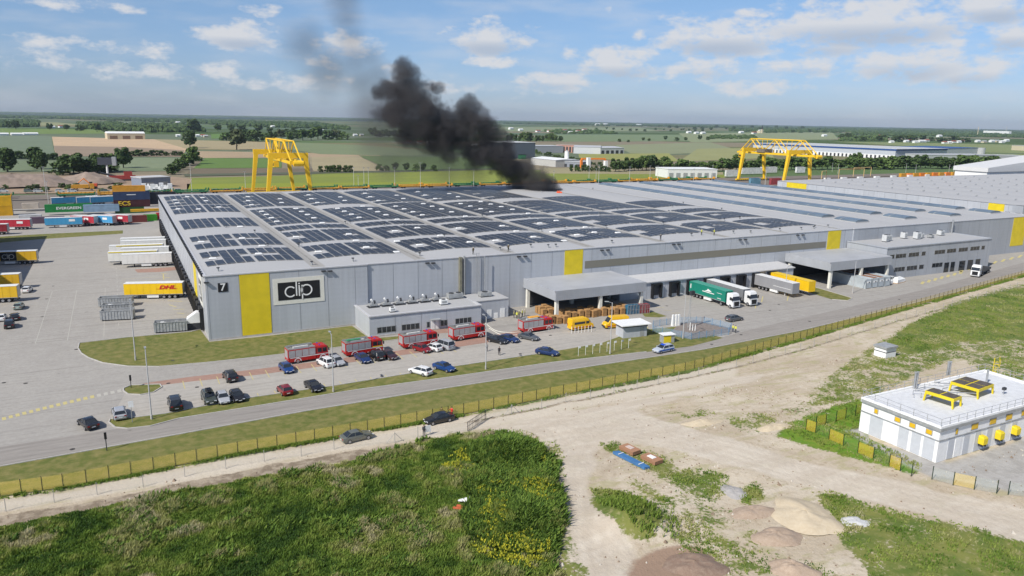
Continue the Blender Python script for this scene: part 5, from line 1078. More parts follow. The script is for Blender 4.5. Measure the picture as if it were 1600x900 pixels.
def cooler(x, y, ang, nx, ny, label):
    e = empty('dry_cooler', (x, y, BZ - .1), R(ang), label, 'cooler'); LX, LY = 2.1 * nx, 2.3 * ny
    MB().box(-LX / 2, LX / 2, -LY / 2, LY / 2, 1.1, 1.55, M_YEL).build('frame', e)
    for i in range(nx):
        for j in range(ny): MB().box(-LX / 2 + i * 2.1 + .12, -LX / 2 + (i + 1) * 2.1 - .12, -LY / 2 + j * 2.3 + .12, -LY / 2 + (j + 1) * 2.3 - .12, 1.55, 1.6, mat('fan_deck', (.10, .085, .07), .7, var=.2)).build('fan_deck', e)
    for u in (-1, 1):
        for v in (-1, 1): MB().loft([[(u * LX / 2 - .1, v * LY / 2 - .1, 0), (u * LX / 2 + .1, v * LY / 2 - .1, 0), (u * LX / 2 + .1, v * LY / 2 + .1, 0), (u * LX / 2 - .1, v * LY / 2 + .1, 0)], [(u * LX / 2 - .28 if u > 0 else u * LX / 2 - .0, v * LY / 2 - .12, 1.1), (u * LX / 2 + .0 if u > 0 else u * LX / 2 + .28, v * LY / 2 - .12, 1.1), (u * LX / 2 + .0 if u > 0 else u * LX / 2 + .28, v * LY / 2 + .12, 1.1), (u * LX / 2 - .28 if u > 0 else u * LX / 2, v * LY / 2 + .12, 1.1)]], M_YEL).build('leg', e)
p = G(1472, 629, BZ); cooler(p.x, p.y, -84, 2, 1, 'small yellow dry cooler on four legs on the white roof, nearer one')
p = G(1517, 612, BZ); cooler(p.x, p.y, -84, 2, 2, 'large yellow dry cooler on four legs on the white roof, farther one')
for i, (px, py, h, lb) in enumerate([(1428, 606, 2.6, 'pair of silver flue pipes at the left of the white roof'), (1480, 585, 2.2, 'silver flue pipe at the far edge of the white roof'), (1541, 598, 2.2, 'single silver flue pipe right of the large yellow cooler')]):
    p = G(px, py, BZ); e = empty('flue_pipe', (p.x, p.y, BZ - .15), 0, lb, 'flue pipe'); 
    for k in range(2 if i != 2 else 1): MB().tube((k * .5, 0, 0), (k * .5, 0, h), .16, M_STEEL, 10).build('pipe', e); MB().tube((k * .5, 0, h), (k * .5, 0, h + .15), .22, M_ZINC, 10).build('cap', e)
b = MB(); rr = random.Random(5)
for k in range(26):
    px, py = rr.uniform(1425, 1500), rr.uniform(592, 622); p = G(px, py, BZ); 
    if not (BX0 + 1 < p.x < BX1 - 1 and BY0 + 1 < p.y < BY1 - .5): continue
    q = p + Vector((rr.choice((0, 2.4, 1.2)), rr.choice((0, -1.6)), 0)); z = BZ + rr.uniform(.2, .8); b.tube((p.x, p.y, z), (q.x, q.y + .01, z), .07, M_STEEL, 6); b.tube((p.x, p.y, BZ - .1), (p.x, p.y, z), .05, M_STEEL, 5)
tag(b.build('pipework'), 'tangle of silver pipes on the white roof between the flues', 'pipework')
p = G(1568, 615, BZ); e = empty('satellite_dish', (p.x, p.y, BZ - .1), 0, 'dark box on a stand by the roof railing of the white building', 'roof box'); MB().box(-.3, .3, -.2, .2, .7, 1.1, M_DARK).build('box', e); MB().tube((0, 0, 0), (0, 0, .7), .05, M_STEEL).build('stand', e)
e = empty('spiral_stair', G(1583, 622), 0, 'yellow steel stair behind the white building', 'stair'); e.location.y += 4
b = MB()
for k in range(14): a = k * .45; b.loft([[(0, 0, .4 * k), (math.cos(a) * .9, math.sin(a) * .9, .4 * k), (math.cos(a + .45) * .9, math.sin(a + .45) * .9, .4 * k), (0, .01, .4 * k)], [(0, 0, .4 * k + .05), (math.cos(a) * .9, math.sin(a) * .9, .4 * k + .05), (math.cos(a + .45) * .9, math.sin(a + .45) * .9, .4 * k + .05), (0, .01, .4 * k + .05)]], M_YEL); b.tube((math.cos(a) * .9, math.sin(a) * .9, .4 * k), (math.cos(a) * .9, math.sin(a) * .9, .4 * k + 1.1), .04, M_YEL, 4)
b.build('steps', e); MB().tube((0, 0, 0), (0, 0, 6), .08, M_YEL).build('pole', e)
P4 = [(1356, 640), (1336, 650), (1321, 654), (1306, 659), (1290, 663), (1259, 672)]; P5 = [(1259, 672), (1274, 677), (1295, 687), (1317, 697), (1340, 708), (1364, 718), (1389, 729), (1424, 744)]; P6 = [(1456, 749), (1489, 758), (1522, 765), (1557, 771), (1575, 773), (1640, 782)]
M_GPO = mat('fence_post_green', (.01, .03, .012), .6, var=0)
fence('fence of alternating yellow and green mesh panels round the bright lawn', [G(*p) for p in P4 + P5[1:]], 1.75, lambda i: NY2 if i % 2 else NGR, 2.0, M_GPO, .04)
fence('green posted pale mesh fence in front of the grey apron', [G(*p) for p in P6], 1.75, lambda i: NPG if i % 2 == 0 else NY if i == 1 else None, 3.2, M_GPO, .04)
# hut
e = empty('utility_hut', G(1382, 556), R(2), 'small white transformer hut with a dark roof on the upper grass', 'hut'); MB().box(-1.6, 1.6, -1.3, 1.3, 0, 1.9, M_WW).build('wall', e); MB().box(-1.8, 1.8, -1.5, 1.5, 1.9, 2.3, M_ZINC).build('roof', e); MB().box(-1.62, 1.62, -1.32, 1.32, 1.1, 1.25, M_DARK).build('band', e)

def hose(name, px, label):
    P = gp(px); b = MB(); Q = []
    for i in range(len(P) - 1):
        p0, p1, p2, p3 = P[max(0, i - 1)], P[i], P[i + 1], P[min(len(P) - 1, i + 2)]
        for k in range(6): t = k / 6; Q.append(.5 * ((2 * p1) + (p2 - p0) * t + (2 * p0 - 5 * p1 + 4 * p2 - p3) * t * t + (3 * p1 - p0 - 3 * p2 + p3) * t ** 3))
    Q.append(P[-1])
    for a, c in zip(Q, Q[1:]): b.tube((a.x, a.y, .06), (c.x, c.y, .06), .07, M_CREAM, 5)
    return tag(b.build(name), label, 'hose', 'fire hoses on the paving')
hose('fire_hose', [(758, 505), (775, 517), (800, 520), (818, 517), (812, 512)], 'pale fire hose curving from the annex to the engine by the pallets')
hose('fire_hose', [(764, 513), (785, 524), (812, 523), (845, 519), (870, 514)], 'pale fire hose lying in front of the engine by the pallets')
# ------------------------------------------------------------------ terrain of the near field
def inpoly(X, Y, poly):
    ins = np.zeros(X.shape, bool); n = len(poly)
    for i in range(n):
        x1, y1 = poly[i]; x2, y2 = poly[(i + 1) % n]
        c = ((y1 > Y) != (y2 > Y)) & (X < (x2 - x1) * (Y - y1) / (y2 - y1 + 1e-12) + x1); ins ^= c
    return ins
def wp(px): return [tuple(G(x, y)[:2]) for x, y in px]
def vnoise(X, Y, s, seed):
    """smooth value noise"""
    r = np.random.default_rng(seed); T = r.random((256, 256)); x = X / s + 1000.3; y = Y / s + 1000.7; xi = np.floor(x).astype(int); yi = np.floor(y).astype(int); fx = x - xi; fy = y - yi; fx = fx * fx * (3 - 2 * fx); fy = fy * fy * (3 - 2 * fy)
    g = lambda a, c: T[a % 256, c % 256]
    return (g(xi, yi) * (1 - fx) + g(xi + 1, yi) * fx) * (1 - fy) + (g(xi, yi + 1) * (1 - fx) + g(xi + 1, yi + 1) * fx) * fy
def fbm(X, Y, s, seed, o=4): return sum(vnoise(X, Y, s / 2 ** k, seed + k) * .5 ** k for k in range(o)) / sum(.5 ** k for k in range(o))
MEADOW = wp([(-150, 846), (0, 823), (100, 803), (200, 783), (300, 764), (400, 746), (480, 733), (560, 718), (610, 703), (660, 689), (700, 680), (760, 676), (830, 684), (862, 700), (872, 740), (880, 790), (884, 830), (876, 870), (885, 905), (900, 1000), (-300, 1000)])
GREEN = [  # polygon (photo pixels on the ground), strength
    ([(925, 765), (950, 762), (985, 772), (1010, 785), (1042, 812), (1025, 850), (985, 848), (945, 815), (925, 790)], 1.0),
    ([(930, 694), (960, 692), (1010, 705), (1075, 730), (1137, 742), (1140, 760), (1120, 790), (1080, 775), (1020, 745), (960, 715)], .62),
    ([(960, 740), (1060, 760), (1140, 790), (1160, 800), (1200, 850), (1330, 905), (1100, 905), (1060, 850), (1020, 850), (1045, 812), (1010, 780)], .45),
    ([(1150, 770), (1180, 752), (1205, 785), (1160, 795)], .75),
    ([(1270, 768), (1310, 768), (1400, 800), (1500, 818), (1620, 850), (1620, 1000), (1420, 1000), (1340, 880), (1290, 820)], .72),
    ([(1380, 850), (1460, 830), (1560, 870), (1620, 880), (1620, 960), (1420, 930)], .9),
    ([(1213, 682), (1225, 665), (1260, 648), (1350, 622), (1360, 650), (1352, 680), (1440, 728), (1432, 742), (1330, 716), (1250, 694)], .85),
    ([(1330, 560), (1400, 515), (1470, 480), (1530, 458), (1640, 435), (1640, 640), (1560, 600), (1500, 560), (1430, 590), (1360, 625), (1250, 640), (1290, 590)], .56),
    ([(1370, 545), (1420, 505), (1520, 465), (1640, 440), (1640, 530), (1500, 535), (1430, 555)], .85),
    ([(1030, 642), (1100, 636), (1130, 650), (1070, 657)], .42), ([(1130, 655), (1165, 645), (1230, 645), (1195, 680), (1160, 680)], .5), ([(1290, 590), (1350, 560), (1360, 610), (1230, 660), (1215, 640)], .42),
    ([(880, 840), (905, 835), (930, 905), (880, 905)], .5), ([(845, 678), (872, 692), (884, 740), (893, 790), (897, 850), (915, 905), (870, 905), (855, 700)], .60), ([(640, 686), (700, 674), (770, 668), (850, 680), (800, 690), (660, 700)], .5), ([(1050, 800), (1150, 850), (1120, 905), (1060, 880)], .4)]
HEAPS = [(790, 712, 5.0, 1.3), (823, 812, 7.0, 1.2), (760, 760, 5, .6), (985, 818, 5.6, 1.7), (850, 760, 4, .6)]
def height(X, Y):
    Z = (fbm(X, Y, 9, 3) - .5) * .5 * np.clip((-62.5 - Y) / 6, 0, 1) * np.clip((120 - X) / 20, .0, 1)
    for px, py, r, h in HEAPS:
        p = G(px, py); d = np.hypot(X - p.x, (Y - p.y)); Z = Z + h * np.exp(-(d / r * 1.5) ** 2) * (1 + .5 * (fbm(X, Y, 2.2, 11) - .5))
    return Z
RES = .55; xs_ = np.arange(-75, 345, RES); ys_ = np.arange(-165, -6, RES); XX, YY = np.meshgrid(xs_, ys_, indexing='ij')
fx_ = [p.x for p in FA]; fy_ = [p.y for p in FA]
FY = np.interp(XX, fx_ + [330], fy_ + [2]); inside = YY < FY + .6
ZZ = height(XX, YY) - .02 - .06 * (YY > FY - 1.2)
# apron and white building stay flat
flat = (XX > 79) & (XX < 125) & (YY > -112) & (YY < -84); ZZ[flat] = -.02
def soft(mask, n=3):
    m_ = mask.astype(float)
    for _ in range(n):
        q = m_.copy(); q[1:-1, 1:-1] = (m_[1:-1, 1:-1] * 2 + m_[:-2, 1:-1] + m_[2:, 1:-1] + m_[1:-1, :-2] + m_[1:-1, 2:]) / 6; m_ = q
    return m_
GW = soft(inpoly(XX + (fbm(XX, YY, 2.5, 201) - .5) * 3.0, YY + (fbm(XX, YY, 2.0, 203) - .5) * 1.2, MEADOW)) * 1.0
for px, s in GREEN: GW = np.maximum(GW, soft(inpoly(XX, YY, wp(px)), 4) * s)
# grassy foot of the yellow fence, tufts along the wire fence
dF = FY - YY; GW = np.maximum(GW, np.clip(1 - np.abs(dF - .3) / 1.0, 0, 1) * .8)
TRK = soft(inpoly(XX, YY, wp([(-100, 826), (0, 806), (150, 783), (300, 751), (420, 727), (520, 709), (620, 695), (690, 684), (700, 680), (660, 689), (560, 718), (400, 747), (200, 784), (0, 824), (-100, 842)])), 2)
P3w = [G(*p) for p in P3]; dw = np.abs(YY - np.interp(XX, [p.x for p in P3w], [p.y for p in P3w])); TRK = np.maximum(TRK, np.where(XX > 30, np.clip(1.0 - dw / .9, 0, 1) * .7, 0))
GW = np.maximum(GW, np.where((XX > 30), np.clip(1 - dw / 1.2, 0, 1) * .42, 0))
BR = sum(soft(inpoly(XX, YY, wp(p)), 4) * s for p, s in [([(1030, 855), (1100, 850), (1140, 905), (990, 905)], .7), ([(985, 870), (1060, 860), (1080, 905), (960, 905)], .5)])
APR = soft(inpoly(XX, YY, wp([(1320, 672), (1348, 668), (1360, 690), (1480, 722), (1640, 672), (1640, 775), (1580, 768), (1456, 745), (1400, 722)])), 1)
PATH = soft(inpoly(XX, YY, wp([(-60, 795), (-60, 808), (0, 800), (150, 775), (400, 728), (520, 705), (640, 688), (745, 671), (830, 655), (900, 640), (1000, 620), (1150, 590), (1150, 566), (1000, 596), (850, 628), (700, 658), (520, 690), (340, 722), (205, 748), (99, 770), (0, 783)])), 1)
def dist_poly(pts):
    D = np.full(XX.shape, 1e9)
    for a, c in zip(pts, pts[1:]):
        dx, dy = c[0] - a[0], c[1] - a[1]; t = np.clip(((XX - a[0]) * dx + (YY - a[1]) * dy) / (dx * dx + dy * dy), 0, 1); D = np.minimum(D, np.hypot(XX - a[0] - t * dx, YY - a[1] - t * dy))
    return D
RUT = np.zeros(XX.shape)
LANE = soft(inpoly(XX + (fbm(XX, YY, 4, 501) - .5) * 3, YY + (fbm(XX, YY, 4, 503) - .5) * 2, wp([(740, 672), (860, 648), (960, 630), (1100, 602), (1200, 580), (1190, 592), (1050, 625), (985, 642), (1040, 658), (1150, 690), (1300, 730), (1640, 800), (1640, 870), (1480, 812), (1270, 762), (1150, 727), (1000, 692), (932, 694), (926, 740), (918, 768), (955, 830), (1005, 880), (1000, 905), (893, 905), (887, 800), (872, 702), (830, 680)])), 5)
LUSH = soft(inpoly(XX, YY, wp(GREEN[6][0])), 3)
for k, pts in enumerate([[(770, 668), (850, 672), (905, 700), (925, 770), (915, 840), (960, 920)], [(745, 671), (880, 660), (1000, 665), (1150, 705), (1330, 760), (1640, 850)], [(905, 900), (890, 800), (880, 720), (950, 668), (1100, 690), (1300, 740), (1640, 810)], [(880, 655), (1000, 628), (1150, 598), (1300, 560)], [(930, 668), (1080, 650), (1250, 640)], [(940, 905), (1010, 900), (935, 820), (915, 740), (960, 690)]]):
    D = dist_poly(wp(pts)) + (fbm(XX, YY, 6, 300 + k) - .5) * 1.6
    for off in (.7, 2.3) if k % 2 else (.2, 1.9, 3.4): RUT = np.maximum(RUT, np.clip(1 - np.abs(D - off) / .55, 0, 1) * (.5 + .5 * fbm(XX, YY, 5, 320 + k)))
def terrain_mat():
    M = bpy.data.materials.new('soil'); M.use_nodes = True; nt = M.node_tree; N = nt.nodes; L = nt.links; b = N['Principled BSDF']; b.inputs['Roughness'].default_value = .95; b.inputs['Specular IOR Level'].default_value = .15
    geo = N.new('ShaderNodeNewGeometry')
    def att(n): a = N.new('ShaderNodeAttribute'); a.attribute_name = n; return a.outputs['Fac']
    def noi(s, d, st=None):
        n = N.new('ShaderNodeTexNoise'); n.inputs['Scale'].default_value = s; n.inputs['Detail'].default_value = d; n.inputs['Roughness'].default_value = .65
        if st: mp = N.new('ShaderNodeMapping'); mp.inputs['Scale'].default_value = st; mp.inputs['Rotation'].default_value = (0, 0, .25); L.new(geo.outputs['Position'], mp.inputs['Vector']); L.new(mp.outputs['Vector'], n.inputs['Vector'])
        else: L.new(geo.outputs['Position'], n.inputs['Vector'])
        return n.outputs['Fac']
    def mr(v, a, c, lo=0, hi=1, sm=True):
        r = N.new('ShaderNodeMapRange'); r.interpolation_type = 'SMOOTHSTEP' if sm else 'LINEAR'
        for nme, val in (('From Min', a), ('From Max', c), ('To Min', lo), ('To Max', hi)): r.inputs[nme].default_value = val
        L.new(v, r.inputs['Value']); return r.outputs['Result']
    def ma(op, a, c):
        n = N.new('ShaderNodeMath'); n.operation = op
        for i, v in enumerate((a, c)):
            if isinstance(v, (int, float)): n.inputs[i].default_value = v
            else: L.new(v, n.inputs[i])
        return n.outputs[0]
    def mix(f, a, c):
        x = N.new('ShaderNodeMix'); x.data_type = 'RGBA'
        for nme, v in (('Factor', f), ('A', a), ('B', c)):
            if isinstance(v, tuple): x.inputs[nme].default_value = (*v, 1)
            elif isinstance(v, (int, float)): x.inputs[nme].default_value = v
            else: L.new(v, x.inputs[nme])
        return x.outputs['Result']
    sand = mix(mr(noi(.09, 6), .38, .66), (.46, .385, .285), (.56, .49, .385)); sand = mix(mr(noi(1.1, 5), .5, .72), sand, (.36, .29, .20)); sand = mix(mr(noi(.22, 4, (.3, 2.2, 1)), .55, .75, 0, .6), sand, (.62, .56, .46))
    sand = mix(mr(noi(7, 3), .45, .75, 0, .35), sand, (.33, .27, .19))
    sand = mix(ma('MULTIPLY', att('rut'), .55), sand, (.34, .275, .20)); sand = mix(mr(noi(.35, 7, (.5, 1.5, 1)), .50, .62, 0, .7), sand, (.37, .335, .19))
    sand = mix(mr(ma('ADD', att('lane'), ma('MULTIPLY', ma('SUBTRACT', noi(.5, 5), .5), .7)), .25, .8, 0, .85), sand, mix(ma('MULTIPLY', att('rut'), .5), mix(mr(noi(.25, 5, (.4, 1.6, 1)), .4, .65), (.52, .455, .37), (.60, .54, .45)), (.40, .335, .26)))
    sand = mix(ma('MULTIPLY', att('path'), .75), sand, (.56, .50, .41))
    dirt = mix(mr(noi(.7, 6), .4, .6), (.22, .175, .125), (.36, .30, .225)); sand = mix(mr(ma('ADD', att('track'), ma('MULTIPLY', ma('SUBTRACT', noi(.9, 5), .5), 1.2)), .3, .65), sand, dirt)
    sand = mix(mr(ma('ADD', att('brown'), ma('MULTIPLY', ma('SUBTRACT', noi(.6, 5), .5), .8)), .25, .6), sand, (.30, .21, .15))
    gr = mix(mr(noi(.18, 5), .38, .62), (.10, .145, .03), (.19, .20, .055)); gr = mix(mr(noi(1.3, 5), .52, .7), gr, (.27, .25, .11))
    f = mr(ma('ADD', att('green'), ma('MULTIPLY', ma('SUBTRACT', ma('ADD', ma('MULTIPLY', noi(.35, 6), .55), ma('MULTIPLY', noi(2.1, 5), .45)), .5), 2.6)), .40, .62)
    gr = mix(att('lush'), gr, mix(mr(noi(.5, 4), .4, .65), (.11, .22, .02), (.18, .23, .035))); c = mix(f, sand, gr); c = mix(att('apron'), c, mix(mr(noi(.5, 4), .4, .6), (.34, .325, .30), (.40, .385, .36))); L.new(c, b.inputs['Base Color'])
    bp = N.new('ShaderNodeBump'); bp.inputs['Strength'].default_value = .5; bp.inputs['Distance'].default_value = .25; L.new(noi(1.6, 6), bp.inputs['Height']); L.new(bp.outputs['Normal'], b.inputs['Normal']); return M
keep = inside[:-1, :-1] | inside[1:, :-1] | inside[:-1, 1:]
ny = len(ys_); I, J = np.nonzero(keep); quads = np.stack([I * ny + J, (I + 1) * ny + J, (I + 1) * ny + J + 1, I * ny + J + 1], 1)
usedv = np.unique(quads); remap = -np.ones(XX.size, int); remap[usedv] = np.arange(len(usedv)); quads = remap[quads]
me = bpy.data.meshes.new('terrain'); me.vertices.add(len(usedv)); me.vertices.foreach_set('co', np.stack([XX.ravel()[usedv], YY.ravel()[usedv], ZZ.ravel()[usedv]], 1).astype(np.float32).ravel())
me.loops.add(quads.size); me.loops.foreach_set('vertex_index', quads.ravel().astype(np.int32)); me.polygons.add(len(quads)); me.polygons.foreach_set('loop_start', (np.arange(len(quads)) * 4).astype(np.int32)); me.polygons.foreach_set('loop_total', np.full(len(quads), 4, np.int32)); me.polygons.foreach_set('use_smooth', np.ones(len(quads), bool)); me.update(calc_edges=True)
for nm, A in (('green', GW), ('track', TRK), ('brown', BR), ('apron', APR), ('path', PATH), ('rut', RUT), ('lush', LUSH), ('lane', LANE)):
    at = me.attributes.new(nm, 'FLOAT', 'POINT'); at.data.foreach_set('value', A.ravel()[usedv].astype(np.float32))
me.materials.append(terrain_mat()); o = bpy.data.objects.new('terrain', me); COL.objects.link(o); tag(o, kind='structure')
# ------------------------------------------------------------------ grass: one mesh of tufts
def grass_mat(name, cols, rough=.8):
    M = bpy.data.materials.new(name); M.use_nodes = True; nt = M.node_tree; N = nt.nodes; L = nt.links; b = N['Principled BSDF']; b.inputs['Roughness'].default_value = rough; b.inputs['Specular IOR Level'].default_value = .15
    a = N.new('ShaderNodeAttribute'); a.attribute_name = 'hue'; cr = N.new('ShaderNodeValToRGB'); e = cr.color_ramp.elements
    e[0].color = (*cols[0], 1); e[1].color = (*cols[-1], 1); e[0].position = 0; e[1].position = 1
    for i, c in enumerate(cols[1:-1], 1): q = e.new(i / (len(cols) - 1)); q.color = (*c, 1)
    L.new(a.outputs['Fac'], cr.inputs['Fac']); L.new(cr.outputs['Color'], b.inputs['Base Color']); tr = N.new('ShaderNodeBsdfTranslucent'); L.new(cr.outputs['Color'], tr.inputs['Color']); mx = N.new('ShaderNodeMixShader'); mx.inputs[0].default_value = .25; L.new(b.outputs[0], mx.inputs[1]); L.new(tr.outputs[0], mx.inputs[2]); L.new(mx.outputs[0], N['Material Output'].inputs['Surface']); return M
def tufts(name, X, Y, Z, Hh, hue, m_, blades=5, spread=.28, width=.05, label=None, lean=.35, broad=0):
    n = len(X); r = RNG; B = blades; ang = r.random((n, B)) * 2 * np.pi; rad = r.random((n, B)) * spread; bx = X[:, None] + np.cos(ang) * rad; by = Y[:, None] + np.sin(ang) * rad
    h = Hh[:, None] * (.6 + .6 * r.random((n, B))); a2 = r.random((n, B)) * 2 * np.pi; ln = lean * h * (.3 + r.random((n, B))); w = width * (.7 + .6 * r.random((n, B))) ; wx = np.cos(a2 + 1.57) * w; wy = np.sin(a2 + 1.57) * w; z0 = np.repeat(Z[:, None], B, 1) - .03
    tx = bx + np.cos(a2) * ln + .12 * h; ty = by + np.sin(a2) * ln; mx_, my_ = bx + np.cos(a2) * ln * .35, by + np.sin(a2) * ln * .35
    V = np.stack([np.stack([bx - wx * .6, by - wy * .6, z0], -1), np.stack([bx + wx * .6, by + wy * .6, z0], -1), np.stack([mx_ + wx, my_ + wy, z0 + h * .55], -1), np.stack([tx, ty, z0 + h], -1), np.stack([mx_ - wx, my_ - wy, z0 + h * .55], -1)], 2).reshape(-1, 3)
    nb = n * B; base = np.arange(nb) * 5; loops = (base[:, None] + np.array([0, 1, 2, 3, 4])).ravel()
    me = bpy.data.meshes.new(name); me.vertices.add(nb * 5); me.vertices.foreach_set('co', V.astype(np.float32).ravel()); me.loops.add(nb * 5); me.loops.foreach_set('vertex_index', loops.astype(np.int32)); me.polygons.add(nb); me.polygons.foreach_set('loop_start', (np.arange(nb) * 5).astype(np.int32)); me.polygons.foreach_set('loop_total', np.full(nb, 5, np.int32)); me.update(calc_edges=True)
    at = me.attributes.new('hue', 'FLOAT', 'POINT'); at.data.foreach_set('value', np.repeat(np.clip(hue[:, None] + (r.random((n, B)) - .5) * .12, 0, 1).ravel(), 5).astype(np.float32)); me.materials.append(m_)
    o = bpy.data.objects.new(name, me); COL.objects.link(o); tag(o, label, kind='stuff'); return o
def visible(X, Y):
    P = np.stack([X - CAM.x, Y - CAM.y, np.zeros_like(X) - CAM.z], 1); d = P @ np.array(CF); u = P @ np.array(CR) / d * FPX + 800; v = 450 - P @ np.array(CU) / d * FPX; return (u > -60) & (u < 1660) & (v < 960)
M_GR = grass_mat('meadow_blades', [(.06, .12, .025), (.12, .20, .033), (.19, .275, .05), (.275, .32, .078), (.41, .39, .19), (.53, .48, .32)])
def scatter(x0, x1, y0, y1, n, wfun, thr=.5):
    X = RNG.uniform(x0, x1, n); Y = RNG.uniform(y0, y1, n); k = visible(X, Y) & (RNG.random(n) < wfun(X, Y)); return X[k], Y[k]
def GWat(X, Y):
    i = np.clip(((X - xs_[0]) / RES).astype(int), 0, len(xs_) - 1); j = np.clip(((Y - ys_[0]) / RES).astype(int), 0, ny - 1); return GW[i, j]
X, Y = scatter(-55, 36, -112, -62, 150000, lambda X, Y: np.clip(inpoly(X + (fbm(X, Y, 2.5, 201) - .5) * 3.0, Y + (fbm(X, Y, 2.0, 203) - .5) * 1.2, MEADOW) * (.5 + 1.2 * fbm(X, Y, 2.2, 205)), 0, 1))
big = fbm(X, Y, 9, 31); mid = fbm(X, Y, 3.2, 41); fine = fbm(X, Y, 1.1, 51)
hue = np.clip(.36 + (big - .5) * 1.3 + (mid - .5) * 1.4 + (fine - .5) * .7, 0, .72); straw = fbm(X, Y, 4.5, 61); hue = np.where(straw > .60, np.clip(hue + (straw - .60) * 3, 0, .9), hue)
p1 = G(790, 712); p2 = G(823, 812); p3 = G(760, 770); onm = np.zeros(len(X), bool)
for p, r_ in ((p1, 5.2), (p2, 7.5), (G(800, 760), 6.0), (G(850, 770), 4.5)): onm |= np.hypot(X - p.x, Y - p.y) < r_
hue = np.where(onm, np.clip(hue * .75 + .0, 0, .6), hue)
Hh = (.25 + .8 * np.clip(mid - .3, 0, 1) + .4 * np.clip((fine - .55) * 5, 0, 1)) * np.where(onm, 1.25, 1)
EDG = soft(inpoly(XX, YY, MEADOW), 14); ej = EDG[np.clip(((X - xs_[0]) / RES).astype(int), 0, len(xs_) - 1), np.clip(((Y - ys_[0]) / RES).astype(int), 0, ny - 1)]; ef = np.clip((ej - .45) * 2.2, 0, 1); Hh = Hh * (.35 + .65 * ef); hue = np.clip(hue + (1 - ef) * .22, 0, .95)
tufts('meadow_grass', X, Y, height(X, Y), Hh, hue, M_GR, 5, .3, .05, 'tall uneven green and straw-coloured meadow grass across the near left')
# broad leafy weeds on the mounds and clumps
k = (onm & (ef > .7) & (RNG.random(len(X)) < .55)) | ((mid > .6) & (RNG.random(len(X)) < .22)); Xl, Yl = X[k], Y[k]
tufts('leafy_weeds', Xl, Yl, height(Xl, Yl), np.where(onm[k], .9, .7), np.clip(RNG.random(len(Xl)) * .4, 0, 1), M_GR, 6, .3, .13, 'dark leafy weeds on the mounds of the meadow', .8)
FLO = wp([(685, 725), (720, 705), (770, 700), (800, 735), (850, 715), (872, 790), (850, 800), (800, 770), (790, 810), (800, 850), (840, 835), (862, 860), (850, 895), (780, 890), (735, 860), (735, 820), (762, 800), (740, 770), (700, 745)])
Xf, Yf = scatter(0, 36, -112, -64, 34000, lambda X, Y: inpoly(X, Y, FLO) * np.clip((fbm(X, Y, 2.5, 77) - .42) * 4, 0, 1))
M_FL = grass_mat('yellow_flowers', [(.36, .40, .05), (.66, .60, .05)])
tufts('yellow_flowers', Xf, Yf, height(Xf, Yf) + np.where(np.hypot(Xf - p2.x, Yf - p2.y) < 8, .75, .45), np.full(len(Xf), .22), RNG.random(len(Xf)), M_FL, 3, .12, .045, 'yellow flowering weeds on the green mounds', .6)
# sparser tufts on the sandy ground
X, Y = scatter(34, 300, -135, -12, 420000, lambda X, Y: (GWat(X, Y) > .3) * np.clip(GWat(X, Y) * 1.0 + (fbm(X, Y, 3, 83) - .5) * 2.6 - .2, 0, 1) * np.clip(60 / np.maximum(30, np.hypot(X - CAM.x, Y - CAM.y) - 30), .15, 1))
k = ~((X > 81) & (X < 114) & (Y > -103) & (Y < -88)) & (Y < np.interp(X, fx_, fy_) - .2); X, Y = X[k], Y[k]; big = fbm(X, Y, 8, 91); d_ = np.hypot(X - G(985, 818).x, Y - G(985, 818).y) < 5.5
hue = np.clip(.50 + (big - .5) * 1.1 + (fbm(X, Y, 2, 95) - .5), 0, .85); hue = np.where(d_, .25 + RNG.random(len(X)) * .25, hue)
tufts('sparse_grass', X, Y, height(X, Y), .14 + .35 * GWat(X, Y) * fbm(X, Y, 2, 97) + .35 * d_, hue, M_GR, 4, .25, .05, 'patchy grass tufts scattered over the sandy ground on the right')
# growth along the fences
X = RNG.uniform(-40, 250, 9000); Y = np.interp(X, fx_, fy_) - np.abs(RNG.normal(0, .35, 9000)) - .05; k = fbm(X, Y, 3, 101) > .42; X, Y = X[k], Y[k]
tufts('fence_weeds', X, Y, np.zeros(len(X)), .25 + .6 * np.clip(fbm(X, Y, 5, 103) - .35, 0, 1), .15 + .4 * fbm(X, Y, 3, 107), M_GR, 5, .2, .05, 'weeds growing at the foot of the yellow fence')
# ------------------------------------------------------------------ heaps and odd things on the lot
def heap(name, px, py, rx, ry, h, m_, label, cat='heap', rot=0, rag=.25):
    p = G(px, py); b = MB(); n = 40; K = 9; rr = random.Random(px); ph = [rr.uniform(0, 6.28) for _ in range(5)]
    for k in range(K + 1):
        t = k / K
        for i in range(n):
            a = 2 * math.pi * i / n; w = 1 + rag * (.5 * math.sin(2 * a + ph[0]) + .3 * math.sin(3 * a + ph[1]) + .2 * math.sin(5 * a + ph[2])); q = (1 - t) * w; b.v.append((rx * q * math.cos(a), ry * q * math.sin(a), h * (1 - (1 - math.sin(t * 1.5708)) ** 1.1) * (1 + (1 - t) * (.30 * math.sin(2 * a + ph[3] + 2 * t) + .22 * math.sin(5 * a + ph[4] + 5 * t)) + .10 * math.sin(9 * t + ph[1])) - .06 + .10 * h * rr.random()))
    for k in range(K):
        for i in range(n): b.f.append((k * n + i, k * n + (i + 1) % n, (k + 1) * n + (i + 1) % n, (k + 1) * n + i)); b.mi.append(0)
    b.m.append(m_); o = b.build(name, smooth=True); o.location = (p.x, p.y, float(height(np.array([p.x]), np.array([p.y]))[0])); o.rotation_euler = (0, 0, R(rot)); return tag(o, label, cat)
